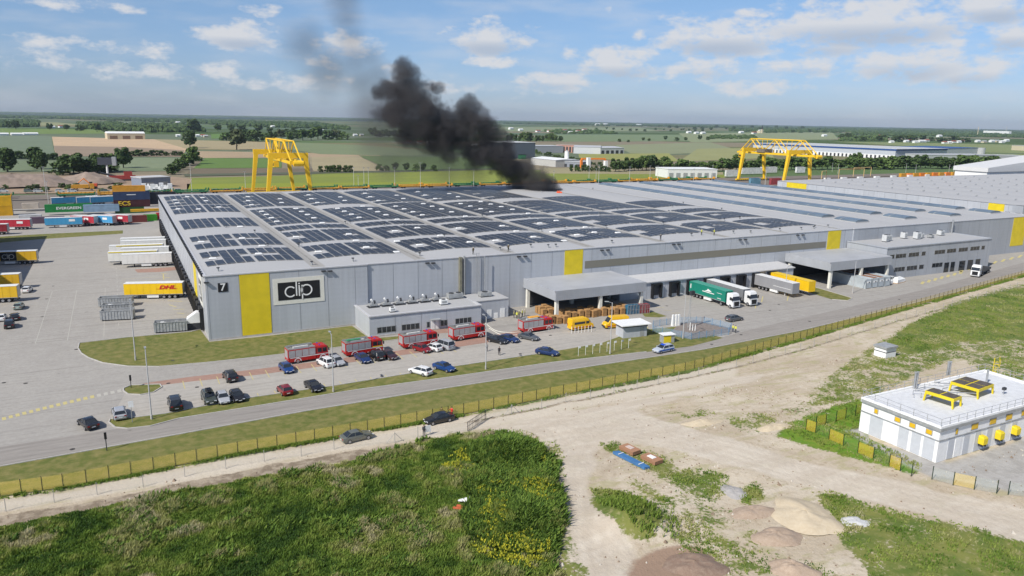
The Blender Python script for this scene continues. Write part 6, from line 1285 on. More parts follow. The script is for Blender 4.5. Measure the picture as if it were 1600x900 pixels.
MSA = ground_mat('yellow_sand', (.53, .44, .31), (.44, .36, .25), (.58, .50, .37), .4, 2.5, .8); MGV = ground_mat('brown_gravel', (.38, .29, .215), (.31, .23, .17), (.44, .35, .27), .5, 3, .8, fine=9); MGG = ground_mat('grey_gravel', (.38, .36, .34), (.30, .28, .26), (.44, .42, .40), .5, 3, .8, fine=9)
MDB = ground_mat('dark_soil', (.25, .17, .125), (.18, .13, .10), (.32, .24, .18), .5, 2, .8, fine=8)
heap('sand_heap', 1258, 806, 3.7, 4.6, .8, MSA, 'largest pale yellow sand heap in the middle of the sandy lot', 'sand heap', 20)
heap('gravel_heap', 1177, 800, 3.0, 1.7, .6, MGV, 'brown gravel heap left of the sand, upper of two', 'gravel heap', -5); heap('gravel_heap', 1214, 838, 3.1, 2.0, .7, MGV, 'brown gravel heap below the upper one, right beside the sand', 'gravel heap', -25)
heap('soil_heap', 1085, 884, 3.6, 2.2, .6, MDB, 'dark brown soil heap at the bottom edge', 'soil heap', -15); heap('soil_heap', 1240, 892, 2.8, 1.6, .8, MGV, 'brown heap at the bottom edge under the sand', 'soil heap', -30)
heap('gravel_patch', 1147, 768, 1.7, 1.9, .3, MGG, 'flat grey gravel patch beside the grass strip', 'gravel heap', 10); heap('gravel_patch', 1337, 814, 1.9, 1.2, .35, mat('pale_cement', (.50, .50, .50), .9, var=.06, scale=6), 'pale grey cement patch in the right grass', 'cement patch', -20)
heap('sand_heap', 1095, 662, 3.2, 1.3, .5, MSA, 'low pale sand heap beside the track junction', 'sand heap', -10); heap('sand_heap', 1210, 668, 3.0, 1.2, .5, MSA, 'low sand heap left of the bright lawn', 'sand heap', -10)
def slab_stack(px, py, rot, label, m_, top):
    p = G(px, py); e = empty('formwork_stack', (p.x, p.y, .05), R(rot), label, 'board stack')
    for k in range(4): MB().box(-1.35 + .05 * (k % 2), 1.35, -.8, .8 - .04 * (k % 3), .1 + k * .13, .2 + k * .13, m_).build('board', e)
    MB().box(-.6, .5, -.35, .4, .59, .66, top).build('top_sheet', e)
    for x in (-.9, .9): MB().box(x - .06, x + .06, -.8, .8, 0, .1, M_WOOD).build('bearer', e)
MRU = mat('rusty_boards', (.36, .19, .11), .85, 0, 0, 2.0, col2=(.48, .30, .19))
slab_stack(984, 706, -81, 'rusty brown board stack, left of two beside the blue bundle', MRU, mat('pale_top', (.55, .45, .40), .8, var=.1)); slab_stack(1018, 721, -81, 'rusty brown board stack with a white sheet, right of two', MRU, M_WHITE)
p = G(986, 721); e = empty('beam_bundle', (p.x, p.y, .05), R(-81), 'long blue bundle of steel beams beside the board stacks', 'beam bundle')
for i in range(4): MB().box(-3.1 + .1 * i, 2.9 + .06 * i, -.45 + i * .22, -.28 + i * .22, 0, .38, mat('beam_blue', (.06, .17, .36), .5, var=.1)).build('beam', e)
for x in (-2, 1.8): MB().box(x, x + .12, -.5, .45, .38, .44, M_WHITE).build('strap', e)
p = G(722, 798); z = float(height(np.array([p.x]), np.array([p.y]))[0]); e = empty('board_pile', (p.x, p.y, z + .35), R(-40), 'orange red boards lying in the meadow grass', 'board pile')
MB().box(-1.0, 1.0, -.5, -.2, 0, .12, mat('board_red', (.55, .13, .05), .7, var=.1)).build('board', e); MB().box(-.7, 1.2, .0, .32, .02, .16, mat('board_red', (.5, .12, .05))).build('board', e)
p = G(735, 788); e = empty('crumpled_sheet', (p.x, p.y, z + .4), R(-20), 'white crumpled sheet lying behind the orange boards in the grass', 'sheet'); MB().loft([[(-1.5, -.3, .2), (-1.4, .3, .1), (-1.5, .2, 0)], [(-.2, -.5, .1), (-.1, .4, .35), (-.2, .1, 0)], [(.4, -.2, .05), (.5, .3, .1), (.4, 0, 0)], [(1.2, -.1, .3), (1.3, .5, .2), (1.2, .2, 0)]], M_WHITE).build('sheet', e)

# loose stones and clods
LNat = lambda X, Y: LANE[np.clip(((X - xs_[0]) / RES).astype(int), 0, len(xs_) - 1), np.clip(((Y - ys_[0]) / RES).astype(int), 0, ny - 1)]
X, Y = scatter(-30, 110, -125, -62, 9000, lambda X, Y: (GWat(X, Y) < .6) * np.clip(1.1 - LNat(X, Y), .04, 1) * np.clip((fbm(X, Y, 4, 401) - .42) * 4, 0, 1))
k = ~((X > 80) & (Y > -103) & (Y < -88)); X, Y = X[k], Y[k]; b = MB(); st_m = [mat('stone_brown', (.24, .18, .13), .95, var=.2), mat('stone_pale', (.48, .44, .38), .95, var=.1)]
Z_ = height(X, Y)
for x, y, z in zip(X, Y, Z_):
    s_ = random.uniform(.05, .16) * (2 if random.random() < .04 else 1); a_ = random.random() * 3; c_, d_2 = math.cos(a_) * s_, math.sin(a_) * s_; mm = st_m[random.random() < .3]
    b.v += [(x - c_, y - d_2, z - .03), (x + d_2, y - c_, z - .03), (x + c_, y + d_2, z - .03), (x - d_2, y + c_, z - .03), (x + c_ * .2, y + d_2 * .3, z + s_ * 1.1)]; n_0 = len(b.v) - 5; i_ = b._mi(mm)
    for f_ in ((0, 1, 4), (1, 2, 4), (2, 3, 4), (3, 0, 4)): b.f.append(tuple(n_0 + q for q in f_)); b.mi.append(i_)
tag(b.build('loose_stones'), 'loose stones and clods strewn over the sandy ground', kind='stuff')
# ------------------------------------------------------------------ gantry cranes
M_CY = mat('crane_yellow', (.80, .50, .02), .45, 0, .04, .3); M_CYD = mat('crane_brown_grey', (.18, .15, .12), .6, var=.2)  # second colour is the dark brown-grey of the trolley
def crane(x0, x1, ya, yb, zb, zt, front, back, label, cabback=True):
    """ya nearer frame, yb farther frame; girder runs along Y past both"""
    e = empty('gantry_crane', (0, 0, 0), 0, label, 'gantry crane'); xc = (x0 + x1) / 2
    for y in (ya, yb):
        for s, xt in ((-1, x0), (1, x1)):
            xb = xc + (xt - xc) * 1.32; b = MB(); b.loft([[(xb - .7, y - .9, .8), (xb + .7, y - .9, .8), (xb + .7, y + .9, .8), (xb - .7, y + .9, .8)], [(xt - 1.2, y - 1.1, zb - 1.5), (xt + 1.2, y - 1.1, zb - 1.5), (xt + 1.2, y + 1.1, zb - 1.5), (xt - 1.2, y + 1.1, zb - 1.5)]], M_CY); b.build('leg', e)
        MB().box(x0 - 1.4, x1 + 1.4, y - 1.1, y + 1.1, zb - 1.5, zb + 1.4, M_CY).build('portal_beam', e)
        b = MB(); b.box(x0 - 6, x1 + 6, y - .8, y + .8, .5, 1.7, M_CY); 
        for x in np.arange(x0 - 5, x1 + 5, 2.2): b.tube((x, y - .9, .5), (x, y + .9, .5), .45, M_DARK, 8)
        b.build('bogie', e)
    b = MB(); zg = zb - 2.6
    for dx in (-3.2, 3.2): b.box(xc + dx - .5, xc + dx + .5, ya - front, yb + back, zg - .6, zg + .7, M_CY)
    b.box(xc - 3.7, xc + 3.7, ya - front - .6, ya - front, zg - .9, zg + 1.0, M_CY); b.build('girder', e); MB().tube((xc - 2, ya - front - .65, zg - .3), (xc + 3, ya - front - .65, zg - .3), 1.4, M_CY, 12).build('end_drum', e)
    b = MB(); n = 3; ys = np.linspace(ya - front * .12, yb + back * .1, n); cy = [ya - front + 1, ys[0], ys[1], ys[2], yb + back - 1]
    for dx in (-2.6, 2.6):
        X = xc + dx; b.tube((X, ys[0], zt), (X, ys[2], zt), .42, M_CY, 6); mids = [(ys[0] + ys[1]) / 2, (ys[1] + ys[2]) / 2]
        for a, c in ((cy[0], ys[0]), (mids[0], ys[0]), (mids[0], ys[1]), (mids[1], ys[1]), (mids[1], ys[2]), (cy[4], ys[2])): b.tube((X, a, zg), (X, c, zt), .36, M_CY, 6)
        for a in (ys[1], mids[0], mids[1]): b.tube((X, a, zg), (X, a, zt), .2, M_CY, 5)
    for y in ys: b.tube((xc - 2.6, y, zt), (xc + 2.6, y, zt), .25, M_CY, 5)
    b.build('truss', e)
    ty = ya + (yb - ya) * (.75 if cabback else .3); MB().box(xc - 4.4, xc + 4.4, ty - 4, ty + 4, zg + .75, zg + 3.4, M_CYD).build('trolley', e)
    ty2 = yb + back - 6 if cabback else ty; c = MB().box(xc - 5.4, xc - 2.6, ty2 - 2, ty2 + 2, zg - 4.2, zg - .9, M_CY).build('cab', e); MB().box(xc - 5.46, xc - 5.4, ty2 - 1.6, ty2 + 1.6, zg - 3.6, zg - 2, M_GLASS).build('window', c)
    b = MB()
    for k in range(24): b.box(x1 + 2.0, x1 + 3.0, ya - .5, ya + .5, 1 + k * .95, 1.06 + k * .95, M_ZINC)
    for dx in (2.0, 3.0): b.tube((x1 + dx, ya - .5, 0), (x1 + dx, ya - .5, zb), .06, M_ZINC, 4)
    b.build('ladder', e); return e
zb = 25
a = onY(426, 244, 254).x; c = onY(474, 249, 254).x
crane(a - 1, c + 1, 254, 301, zb - .5, 32, 22, 6, 'tall yellow gantry crane seen end-on behind the left part of the solar roof', False)
a = onY(1230, 238, 258).x; c = onY(1262, 238, 258).x
crane(a, c, 256, 303, zb, 33.5, 17, 15, 'wide yellow gantry crane with an open truss behind the right part of the roof')
sheet('far_plain', [(-30000, 8500), (40000, 8500), (40000, 40000), (-30000, 40000)], -.2, mat('far_woodland', (.03, .055, .03), .95, 0, 0, .004, .1, col2=(.05, .08, .04)))
# ------------------------------------------------------------------ rail yard behind
sheet('rail_yard', [(-200, 262.5), (800, 262.5), (900, 332), (-260, 332)], -.02, ground_mat('ballast', (.18, .155, .13), (.13, .11, .09), (.25, .21, .17), .05, .5, .8, stretch=(.2, 2, 1)))
sheet('yard', [(330.5, 160), (900, 160), (900, 262), (300.5, 262), (330.5, 172)], -.004, M_PAVE)
wagon = empty('flat_wagon'); b = MB(); b.box(-9, 9, -1.3, 1.3, 1.0, 1.5, mat('wagon_green', (.03, .16, .06), .6, var=.2)); b.box(-9.1, -8.6, -1.3, 1.3, 1.5, 2.5, mat('wagon_green', (0, 0, 0))).box(8.6, 9.1, -1.3, 1.3, 1.5, 2.5, mat('wagon_green', (0, 0, 0))); 
for x in range(-8, 9, 2): b.box(x - .1, x + .1, -1.4, -1.25, 1.0, 2.0, mat('wagon_green', (0, 0, 0)))
b.build('frame', wagon)
for s in (-6.5, 6.5): b = MB(); b.box(s - 1.6, s + 1.6, -.9, .9, .5, 1.0, M_DARK); [b.tube((s + d, -.85, .45), (s + d, .85, .45), .45, M_DARK, 8) for d in (-.9, .9)]; b.build('bogie', wagon)
MWY = mat('wagon_orange', (.60, .30, .03), .6, var=.1)
k = 0
for y, nm in ((312, 'nearer'), (322, 'farther')):
    n = 0
    for x in np.arange(-130, 420, 19.2):
        if random.random() < .12: continue
        n += 1; yel = (k % 5) in (1, 2) if y == 322 else (k % 3 != 0); k += 1
        put(wagon, (x, y, .2), 0, f'{"orange" if (yel and k > 1) else "green"} flat wagon behind the warehouse, {ORD[n - 1]} from the left in the {nm} track', 'wagon', 'flat wagons on the tracks behind the warehouse', {'wagon_green': MWY} if yel and k > 1 else None)
b = MB(); 
for y in (254, 301):
    b.box(-260, 900, y - .2, y + .2, 0, .35, M_DARK)
tag(b.build('crane_rail'), kind='structure')
# white delivery cars parked in a line beyond the tracks
vanp = None
for i, (px, col) in enumerate([(6, 'white'), (45, 'sage'), (60, 'white'), (94, 'white'), (113, 'white'), (165, 'sage'), (185, 'white'), (200, 'silver'), (245, 'white'), (262, 'white'), (280, 'silver'), (338, 'sage'), (356, 'sage')]):
    car('minivan', col, px, 300.5 - (px > 230) * .8, 5, f'{"white" if col == "white" else "pale green" if col == "sage" else "silver"} van in the row beyond the rail tracks, {ORD[i]} from the left', 'vans in the row beyond the rail tracks')
# tall light masts
for i, (px, py, h) in enumerate([(300, 302, 17), (72, 304, 15), (76, 318, 11), (617, 294, 13), (657, 296, 17), (553, 290, 12), (560, 294, 8), (569, 294, 13), (576, 294, 13), (920, 283, 10), (935, 289, 14), (931, 284, 10), (983, 289, 13), (1015, 284, 12), (1027, 284, 12), (865, 290, 10), (1083, 290, 12), (1112, 288, 14), (1195, 292, 13), (1300, 268, 8), (1309, 272, 9), (1415, 270, 9), (1430, 272, 9), (1482, 272, 9), (1490, 268, 10), (1552, 268, 9), (384, 300, 12), (702, 296, 14), (740, 295, 12)]):
    p = G(px, py); e = empty('mast', p, 0, f'thin pale light mast behind the roofs, {ORD[i]}' if 0 else None, 'mast', 'light masts of the rail yard'); e['label'] = f'thin pale light mast beyond the warehouse roof, {ORD[sorted([300, 72, 76, 617, 657, 553, 560, 569, 576, 920, 935, 931, 983, 1015, 1027, 865, 1083, 1112, 1195, 1300, 1309, 1415, 1430, 1482, 1490, 1552, 384, 702, 740]).index(px)]} from the left'
    MB().tube((0, 0, 0), (0, 0, h), .16, mat('mast_pale', (.55, .55, .52), .5, var=0), 5, .1).build('pole', e); MB().box(-.8, .8, -.2, .2, h, h + .25, M_ZINC).build('lamp_head', e)
# catenary portals on the right
for i, (px, px2, py) in enumerate([(1310, 1349, 279), (1333, 1360, 276), (1283, 1290, 283), (1506, 1518, 272)]):
    a = G(px, py); c = G(px2, py - 1); e = empty('rail_portal', (0, 0, 0), 0, f'cream steel rail portal at the right of the large crane, {["widest", "second widest", "narrowest", "farthest right"][i]}', 'rail portal'); m_ = mat('portal', (.60, .42, .18), .6, var=0)
    for q in (a, c): MB().tube((q.x, q.y, 0), (q.x, q.y, 8), .28, m_, 6).build('post', e)
    MB().tube((a.x, a.y, 8), (c.x, c.y, 8), .28, m_, 6).build('beam', e)
for i, (px, col, lb) in enumerate([(1178, (.12, .25, .33), 'blue grey container between the legs of the right crane'), (1210, (.28, .05, .06), 'dark red container near the right crane leg')]):
    p = G(px, 289); container(lb, px - 5, 289, 10, col, H=5)
for i, (px, py, L, c) in enumerate([(1160, 272, 26, (.6, .6, .58)), (1190, 270, 20, (.6, .58, .56)), (1245, 270, 11, (.62, .62, .62)), (1135, 276, 14, (.62, .62, .6))]):
    container(f'white wagon body beyond the right crane, {ORD[i]} largest', px, py, L, c, H=5.5)
b = MB(); rr = random.Random(9)
for i in range(9):
    px = 1408 + i * 10; p = G(px, 277 - i * .3); o = MB().box(0, 7, 0, 2.5, 0, 3.4, M_ORNG if i % 2 else MWY).build('yellow_wagon'); o.location = p; tag(o, f'orange yellow wagon over the second roof, {ORD[i]} from the left', 'wagon', 'orange wagons above the second warehouse roof')
for i in range(8):
    px = 1290 + i * 26; p = G(px, 282 - i * 1.0); o = MB().box(0, 6, 0, 2.2, 0, 2.0, M_WHITE).build('white_wagon'); o.location = p; tag(o, f'low white wagon behind the second warehouse roof, {ORD[i]} from the left', 'wagon', 'white wagons behind the second warehouse')
# ------------------------------------------------------------------ farmland patches beyond
def field(px, col, col2=None, lvl=1, nm='field', s=.02, stretch=(1, 1, 1)):
    w_ = (1.32, 1.22, 1.05); col = tuple(a * b for a, b in zip(col, w_)); col2 = col2 and tuple(a * b for a, b in zip(col2, w_))
    c2 = col2 or tuple(c * .8 for c in col); m_ = ground_mat('crop_%d_%d_%d_%d' % (*[int(c * 999) for c in col], int(s * 1000)), col, c2, tuple(c * 1.15 for c in col), s, s * 12, .6, stretch=stretch); P = gp(px, 0)
    sheet(nm, P, -.7 + .03 * lvl, m_)
field([(-120, 215), (0, 211), (80, 212), (86, 243), (40, 250), (-120, 256)], (.115, .155, .115), lvl=1); field([(81, 213), (240, 217), (292, 232), (283, 244), (87, 243)], (.37, .29, .21), (.27, .22, .17), lvl=2)
field([(84, 227), (200, 229), (288, 234), (284, 244), (88, 243)], (.20, .165, .135), lvl=3); field([(240, 217), (420, 221), (425, 234), (292, 232)], (.25, .225, .15), lvl=2); field([(300, 235), (600, 240), (590, 245), (310, 246)], (.27, .22, .16), lvl=3)
field([(321, 246), (440, 247), (440, 261), (302, 262)], (.085, .15, .04), lvl=4); field([(300, 262), (500, 262), (500, 272), (290, 272)], (.12, .105, .08), lvl=4)
field([(292, 277), (420, 274), (660, 264), (790, 262), (900, 268), (1130, 270), (1140, 290), (700, 294), (292, 298)], (.155, .19, .04), (.09, .14, .03), lvl=5, stretch=(.3, 2, 1)); field([(292, 286), (700, 283), (1100, 282), (1140, 292), (700, 296), (292, 299)], (.17, .21, .03), lvl=6, stretch=(.3, 2, 1))
field([(-60, 252), (100, 249), (300, 246), (270, 266), (-60, 268)], (.115, .155, .10), lvl=3); field([(180, 246), (292, 246), (268, 262), (180, 262)], (.14, .18, .12), lvl=4)
field([(462, 222), (560, 226), (720, 238), (640, 243), (500, 240), (455, 233)], (.13, .17, .10), lvl=4); field([(480, 245), (560, 243), (608, 266), (490, 266)], (.24, .22, .15), lvl=5); field([(560, 242), (760, 246), (800, 262), (612, 266)], (.085, .13, .05), lvl=5)
field([(600, 225), (800, 230), (800, 244), (720, 239)], (.075, .12, .06), lvl=5); field([(904, 240), (1045, 239), (1060, 250), (1045, 254), (905, 246)], (.20, .22, .08), lvl=5); field([(960, 226), (1110, 222), (1160, 236), (1050, 240), (985, 239)], (.17, .20, .13), lvl=4)
field([(860, 210), (1080, 210), (1100, 220), (880, 221)], (.12, .17, .10), lvl=3); field([(1060, 208), (1300, 206), (1310, 217), (1200, 220), (1080, 222)], (.17, .21, .13), lvl=4); field([(1090, 232), (1200, 230), (1210, 246), (1060, 252)], (.20, .22, .11), lvl=5)
field([(1300, 221), (1400, 222), (1600, 226), (1640, 240), (1540, 238), (1420, 228)], (.15, .19, .09), lvl=4); field([(780, 198), (1000, 199), (1030, 205), (780, 205)], (.15, .19, .12), lvl=3); field([(0, 200), (150, 202), (220, 208), (0, 209)], (.11, .17, .05), lvl=3)
field([(0, 190), (90, 191), (130, 195), (0, 197)], (.19, .21, .12), lvl=3); field([(330, 209), (390, 208), (400, 215), (330, 216)], (.085, .16, .045), lvl=4); field([(1420, 238), (1600, 240), (1600, 262), (1500, 262)], (.14, .18, .07), lvl=3)
field([(845, 262), (930, 262), (1040, 268), (1130, 268), (1130, 272), (845, 270)], (.22, .21, .14), lvl=6); field([(-100, 286), (120, 272), (240, 272), (300, 278), (292, 299), (-100, 302)], (.24, .19, .15), (.16, .12, .10), lvl=6, nm='bare_soil', s=.05)
pl = [(290, 272.5), (600, 263), (800, 259)]; field([(288, 271), (600, 266), (800, 262), (800, 264), (600, 268.5), (288, 274.5)], (.07, .085, .06), lvl=8, nm='country_road')
# ------------------------------------------------------------------ trees
M_LEAF = {}
def leafmat(nm, c, c2):
    if nm in M_LEAF: return M_LEAF[nm]
    M = bpy.data.materials.new(nm); M.use_nodes = True; nt = M.node_tree; N = nt.nodes; L = nt.links; b = N['Principled BSDF']; b.inputs['Roughness'].default_value = .7; b.inputs['Specular IOR Level'].default_value = .2
    oi = N.new('ShaderNodeObjectInfo'); a = N.new('ShaderNodeAttribute'); a.attribute_name = 'hue'; ad = N.new('ShaderNodeMath'); ad.operation = 'MULTIPLY_ADD'; ad.inputs[1].default_value = .4; L.new(oi.outputs['Random'], ad.inputs[0]); L.new(a.outputs['Fac'], ad.inputs[2])
    cr = N.new('ShaderNodeValToRGB'); cr.color_ramp.elements[0].color = (*c, 1); cr.color_ramp.elements[1].color = (*c2, 1); cr.color_ramp.elements[1].position = 1.2 if 0 else 1; L.new(ad.outputs[0], cr.inputs['Fac']); L.new(cr.outputs['Color'], b.inputs['Base Color']); M_LEAF[nm] = M; return M
M_BARK = mat('bark', (.09, .07, .05), .9, var=.2)
def crown_mesh(seed, shape, leaves=620, m_=None, ls=.055):
    """unit-height tree crown built from many leaf faces in clumps"""
    r = np.random.default_rng(seed); nc = 40; V = []; hue = []
    cl = []
    for k in range(nc):
        t = r.random(); a = r.random() * 2 * np.pi
        if shape == 'round': z = .28 + .66 * t; R_ = .36 * np.sqrt(max(.05, 1 - ((z - .6) / .42) ** 2)); rr_ = R_ * (.35 + .65 * r.random())
        elif shape == 'tall': z = .15 + .8 * t; R_ = .22 * np.sqrt(max(.04, 1 - ((z - .52) / .5) ** 2)); rr_ = R_ * (.3 + .7 * r.random())
        else: z = .08 + .75 * t; R_ = .62 * np.sqrt(max(.05, 1 - (z / .95) ** 2)); rr_ = R_ * (.2 + .8 * r.random())
        cl.append((rr_ * np.cos(a), rr_ * np.sin(a), z, .07 + .08 * r.random(), r.random()))
    for i in range(leaves):
        x, y, z, s, h = cl[r.integers(nc)]; d = r.normal(size=3); d /= np.linalg.norm(d); q = s * (.6 + .5 * r.random()); c = np.array([x, y, z]) + d * q * (1, 1, .85)
        n = d + r.normal(size=3) * .45; n /= np.linalg.norm(n); u = np.cross(n, [0.3, .2, 1]); u /= np.linalg.norm(u) + 1e-9; w = np.cross(n, u); L_ = ls * (.7 + .7 * r.random())
        V += [c - u * L_ - w * L_ * .6, c + u * L_ - w * L_ * .7, c + u * L_ * .8 + w * L_, c - u * L_ * .7 + w * L_ * .8]; hue += [np.clip(h * .5 + .1 * r.random(), 0, .6)] * 4
    me = bpy.data.meshes.new('crown'); me.from_pydata([tuple(v) for v in V], [], [tuple(range(4 * i, 4 * i + 4)) for i in range(len(V) // 4)]); at = me.attributes.new('hue', 'FLOAT', 'POINT'); at.data.foreach_set('value', np.array(hue, np.float32)); me.materials.append(m_); return me, cl
def trunk_mesh(seed, cl, top=.55):
    b = MB(); b.tube((0, 0, 0), (0, 0, top), .028, M_BARK, 6, .012)
    for x, y, z, s, h in cl[::4]: b.tube((0, 0, max(.1, z - .25)), (x, y, z), .012, M_BARK, 4, .004)
    return b.mesh('trunk')
LM = [leafmat('leaf_dark', (.032, .062, .02), (.085, .13, .038)), leafmat('leaf_mid', (.055, .10, .028), (.13, .19, .05)), leafmat('leaf_olive', (.045, .06, .025), (.10, .12, .05))]
TP = {}
for nm, sh, ms, n in (('round', 'round', 0, 950), ('round_b', 'round', 1, 950), ('tall', 'tall', 0, 900), ('bush', 'bush', 0, 620), ('bush_b', 'bush', 1, 620), ('airy', 'round', 2, 420)):
    me_, cl_ = crown_mesh(hash(nm) % 97 if 0 else len(nm) * 7 + ms, sh, n, LM[ms]); TP[nm] = (me_, trunk_mesh(1, cl_, .55 if sh != 'bush' else .3))
def tree(kind, px, py, h, label, group=None, wd=1.0, xy=None, cat='tree'):
    e = empty('tree' if 'bush' not in kind else 'bush', Vector((*xy, -.5)) if xy else G(px, py, -.5), random.uniform(0, 6.28), label, cat if 'bush' not in kind else 'bush', group); e.scale = (h * wd, h * wd, h)
    for nm, me_ in (('crown', TP[kind][0]), ('trunk', TP[kind][1])): o = bpy.data.objects.new(nm, me_); COL.objects.link(o); o.parent = e
    return e
T = lambda k, px, pyb, pyt, lb, g=None, wd=1.0: tree(k, px, pyb, (G(px, pyb) - CAM).length * (pyb - pyt) / FPX * .97, lb, g, wd)
for k, px, pb, pt, lb, w in [('airy', 370, 234, 204, 'loose lone tree on the tan field left of the left crane', 1.1), ('round', 297, 231, 206, 'lone round tree at the edge of the tan field', 1.0), ('round', 65, 268, 240, 'dark tree left of the billboard, narrow one', .8), ('tall', 12, 268, 238, 'dark pointed tree at the left picture edge', 1.3), ('round', 193, 262, 233, 'dark tree right of the billboard', 1.0), ('tall', 58, 264, 236, 'dark pointed tree second from the left edge', 1.4),
                            ('round_b', 303, 256, 231, 'green tree at the top of the hedge by the left light mast', 1.0), ('round', 302, 207, 187, 'big dark tree in the far village', 1.2), ('round', 14, 201, 191, 'round far tree on the pale field, left of two', 1.1), ('round', 25, 202, 190, 'round far tree on the pale field, right of two', 1.2), ('round', 78, 203, 194, 'far round tree beside the white farm houses', 1.2), ('round_b', 1150, 262, 242, 'taller tree just left of the right crane', .9),
                            ('tall', 1190, 259, 238, 'pointed tree behind the right crane truss', 1.0), ('round', 1336, 262, 240, 'tall tree over the right tree row', 1.0)]: T(k, px, pb, pt, lb, None, w)
def trow(n, a, c, hpx, kinds, lab, g, jit=2, wd=1.2, hv=.3):
    P = sorted(random.uniform(0, 1) * .5 / n + i / n for i in range(n))
    for i, t in enumerate(P):
        px = a[0] + (c[0] - a[0]) * t; py = a[1] + (c[1] - a[1]) * t + random.uniform(-jit, jit) * .3; h = hpx * random.uniform(1 - hv, 1 + hv); k = random.choice(kinds); d = (G(px, py) - CAM).length
        tree(k, px, py, d * h / FPX, f'{lab}, {ORD[i]} from the left', g, wd)
trow(12, (92, 272), (180, 268), 22, ['round', 'round_b', 'bush'], 'dark tree in the clump behind the billboard', 'trees in the clump behind the billboard', 4, 1.3)
trow(9, (20, 248), (90, 250), 9, ['bush'], 'dark hedge bush along the grey green field', 'hedge bushes along the left field', 1, 1.3)
trow(10, (186, 244), (290, 243), 7.5, ['bush'], 'dark hedge bush below the brown field', 'hedge bushes below the brown field', 1, 1.5)
trow(9, (268, 272), (308, 250), 13, ['bush', 'bush_b', 'round_b'], 'bush in the thick hedge left of the green field', 'bushes of the thick hedge', 2, 1.1)
trow(7, (500, 269), (552, 269), 11, ['bush'], 'dark round bush in the block right of the left crane', 'dark bushes right of the left crane', .3, .8, .1)
trow(7, (588, 267), (690, 267), 11, ['round', 'bush_b'], 'small tree along the far road right of the crane', 'small trees along the far road', 1, 1.0)
trow(16, (350, 220), (545, 218), 15, ['round', 'round_b', 'bush', 'bush_b', 'airy'], 'tree around the far village behind the left crane', 'village trees behind the left crane', 6, 1.3)
trow(18, (100, 204), (480, 208), 9, ['round', 'bush', 'round_b'], 'dark tree in the far tree belt on the left', 'trees in the far left belt', 5, 1.4)
trow(9, (580, 213), (640, 216), 12, ['round', 'bush'], 'tree seen through the smoke beyond the fields', 'trees seen through the smoke', 4, 1.3)
trow(14, (790, 221), (880, 221), 11, ['round', 'tall', 'round_b'], 'tree in the row above the dark grey hall', 'trees above the dark grey hall', 1, 1.1)
trow(12, (892, 268), (955, 268), 8, ['bush', 'tall', 'bush_b'], 'dark conifer bush in front of the orange frame', 'conifers in front of the orange frame', 1, 1.0)
trow(16, (835, 240), (950, 262), 6, ['bush_b', 'bush'], 'bush on the slope between the grey sheds', 'bushes between the grey sheds', 2, 1.4)
trow(12, (960, 268), (1045, 264), 18, ['round', 'round_b'], 'tree in the green row left of the white depot', 'trees left of the white depot', 1, 1.1)
trow(30, (1040, 268), (1330, 264), 16, ['round', 'round_b', 'round_b'], 'tree in the dense row behind the right crane', 'trees in the dense row behind the right crane', 2, 1.25, .2)
trow(26, (1330, 264), (1560, 262), 15.5, ['round', 'round_b', 'bush_b'], 'tree in the dense row right of the blue warehouse', 'trees in the dense row on the right', 3, 1.35, .2)
trow(20, (1040, 200), (1300, 206), 4, ['bush', 'round'], 'far tree on the pale fields beyond the right crane', 'far trees beyond the right crane', 10, 1.4)
trow(18, (1312, 219), (1520, 222), 8, ['round', 'bush'], 'far tree around the houses beyond the blue warehouse', 'far trees beyond the blue warehouse', 5, 1.5)
trow(10, (960, 222), (1140, 218), 5.5, ['bush', 'round'], 'lone field tree between the pale green fields', 'lone trees between pale green fields', 7, 1.2)
trow(14, (930, 203), (1110, 205), 3.5, ['bush', 'round'], 'tiny tree along the far village lane', 'tiny trees along the far lane', 5, 1.4)
trow(22, (-10, 292), (270, 300), 6, ['bush_b', 'bush'], 'scrub bush on the bare soil beyond the tracks', 'scrub bushes on the bare soil', 18, 1.5)
# far woods that read as one mass
def wood(name, px, n, h, label, lv=0):
    poly = [tuple(G(x, y)[:2]) for x, y in px]; X = np.array([p[0] for p in poly]); Y = np.array([p[1] for p in poly]); pts = []
    tmp = np.random.default_rng(len(px) * 31 + n); 
    while len(pts) < n:
        # sample evenly in the picture so near edges are well filled
        u = tmp.uniform(min(p[0] for p in px), max(p[0] for p in px)); v = tmp.uniform(min(p[1] for p in px), max(p[1] for p in px)); 
        if inpoly(np.array([u]), np.array([v]), px)[0]: pts.append(G(u, v))
    V = []; F = []; HU = []
    for p in pts:
        d = (p - CAM).length; s = max(5, d / FPX * 2.2) * tmp.uniform(.7, 1.3); hh = h * tmp.uniform(.65, 1.15); n0 = len(V); K = 7; hv = tmp.random() * .6
        for j, (zz, rr_) in enumerate(((-.3, 1.0), (.35, 1.15), (.8, .75))):
            for i in range(K): a = 2 * math.pi * i / K + j * .4; q = s * rr_ * tmp.uniform(.75, 1.2); V.append((p.x + q * math.cos(a) * 1.3, p.y + q * math.sin(a), hh * zz * tmp.uniform(.85, 1.15))); HU.append(hv)
        V.append((p.x, p.y, hh)); HU.append(hv)
        for j in range(2):
            for i in range(K): F.append((n0 + j * K + i, n0 + j * K + (i + 1) % K, n0 + (j + 1) * K + (i + 1) % K, n0 + (j + 1) * K + i))
        for i in range(K): F.append((n0 + 2 * K + i, n0 + 2 * K + (i + 1) % K, n0 + 3 * K))
    me = bpy.data.meshes.new(name); me.from_pydata(V, [], F); at = me.attributes.new('hue', 'FLOAT', 'POINT'); at.data.foreach_set('value', np.array(HU, np.float32)); me.materials.append(LM[0]); o = bpy.data.objects.new(name, me); COL.objects.link(o); return tag(o, label, kind='stuff')
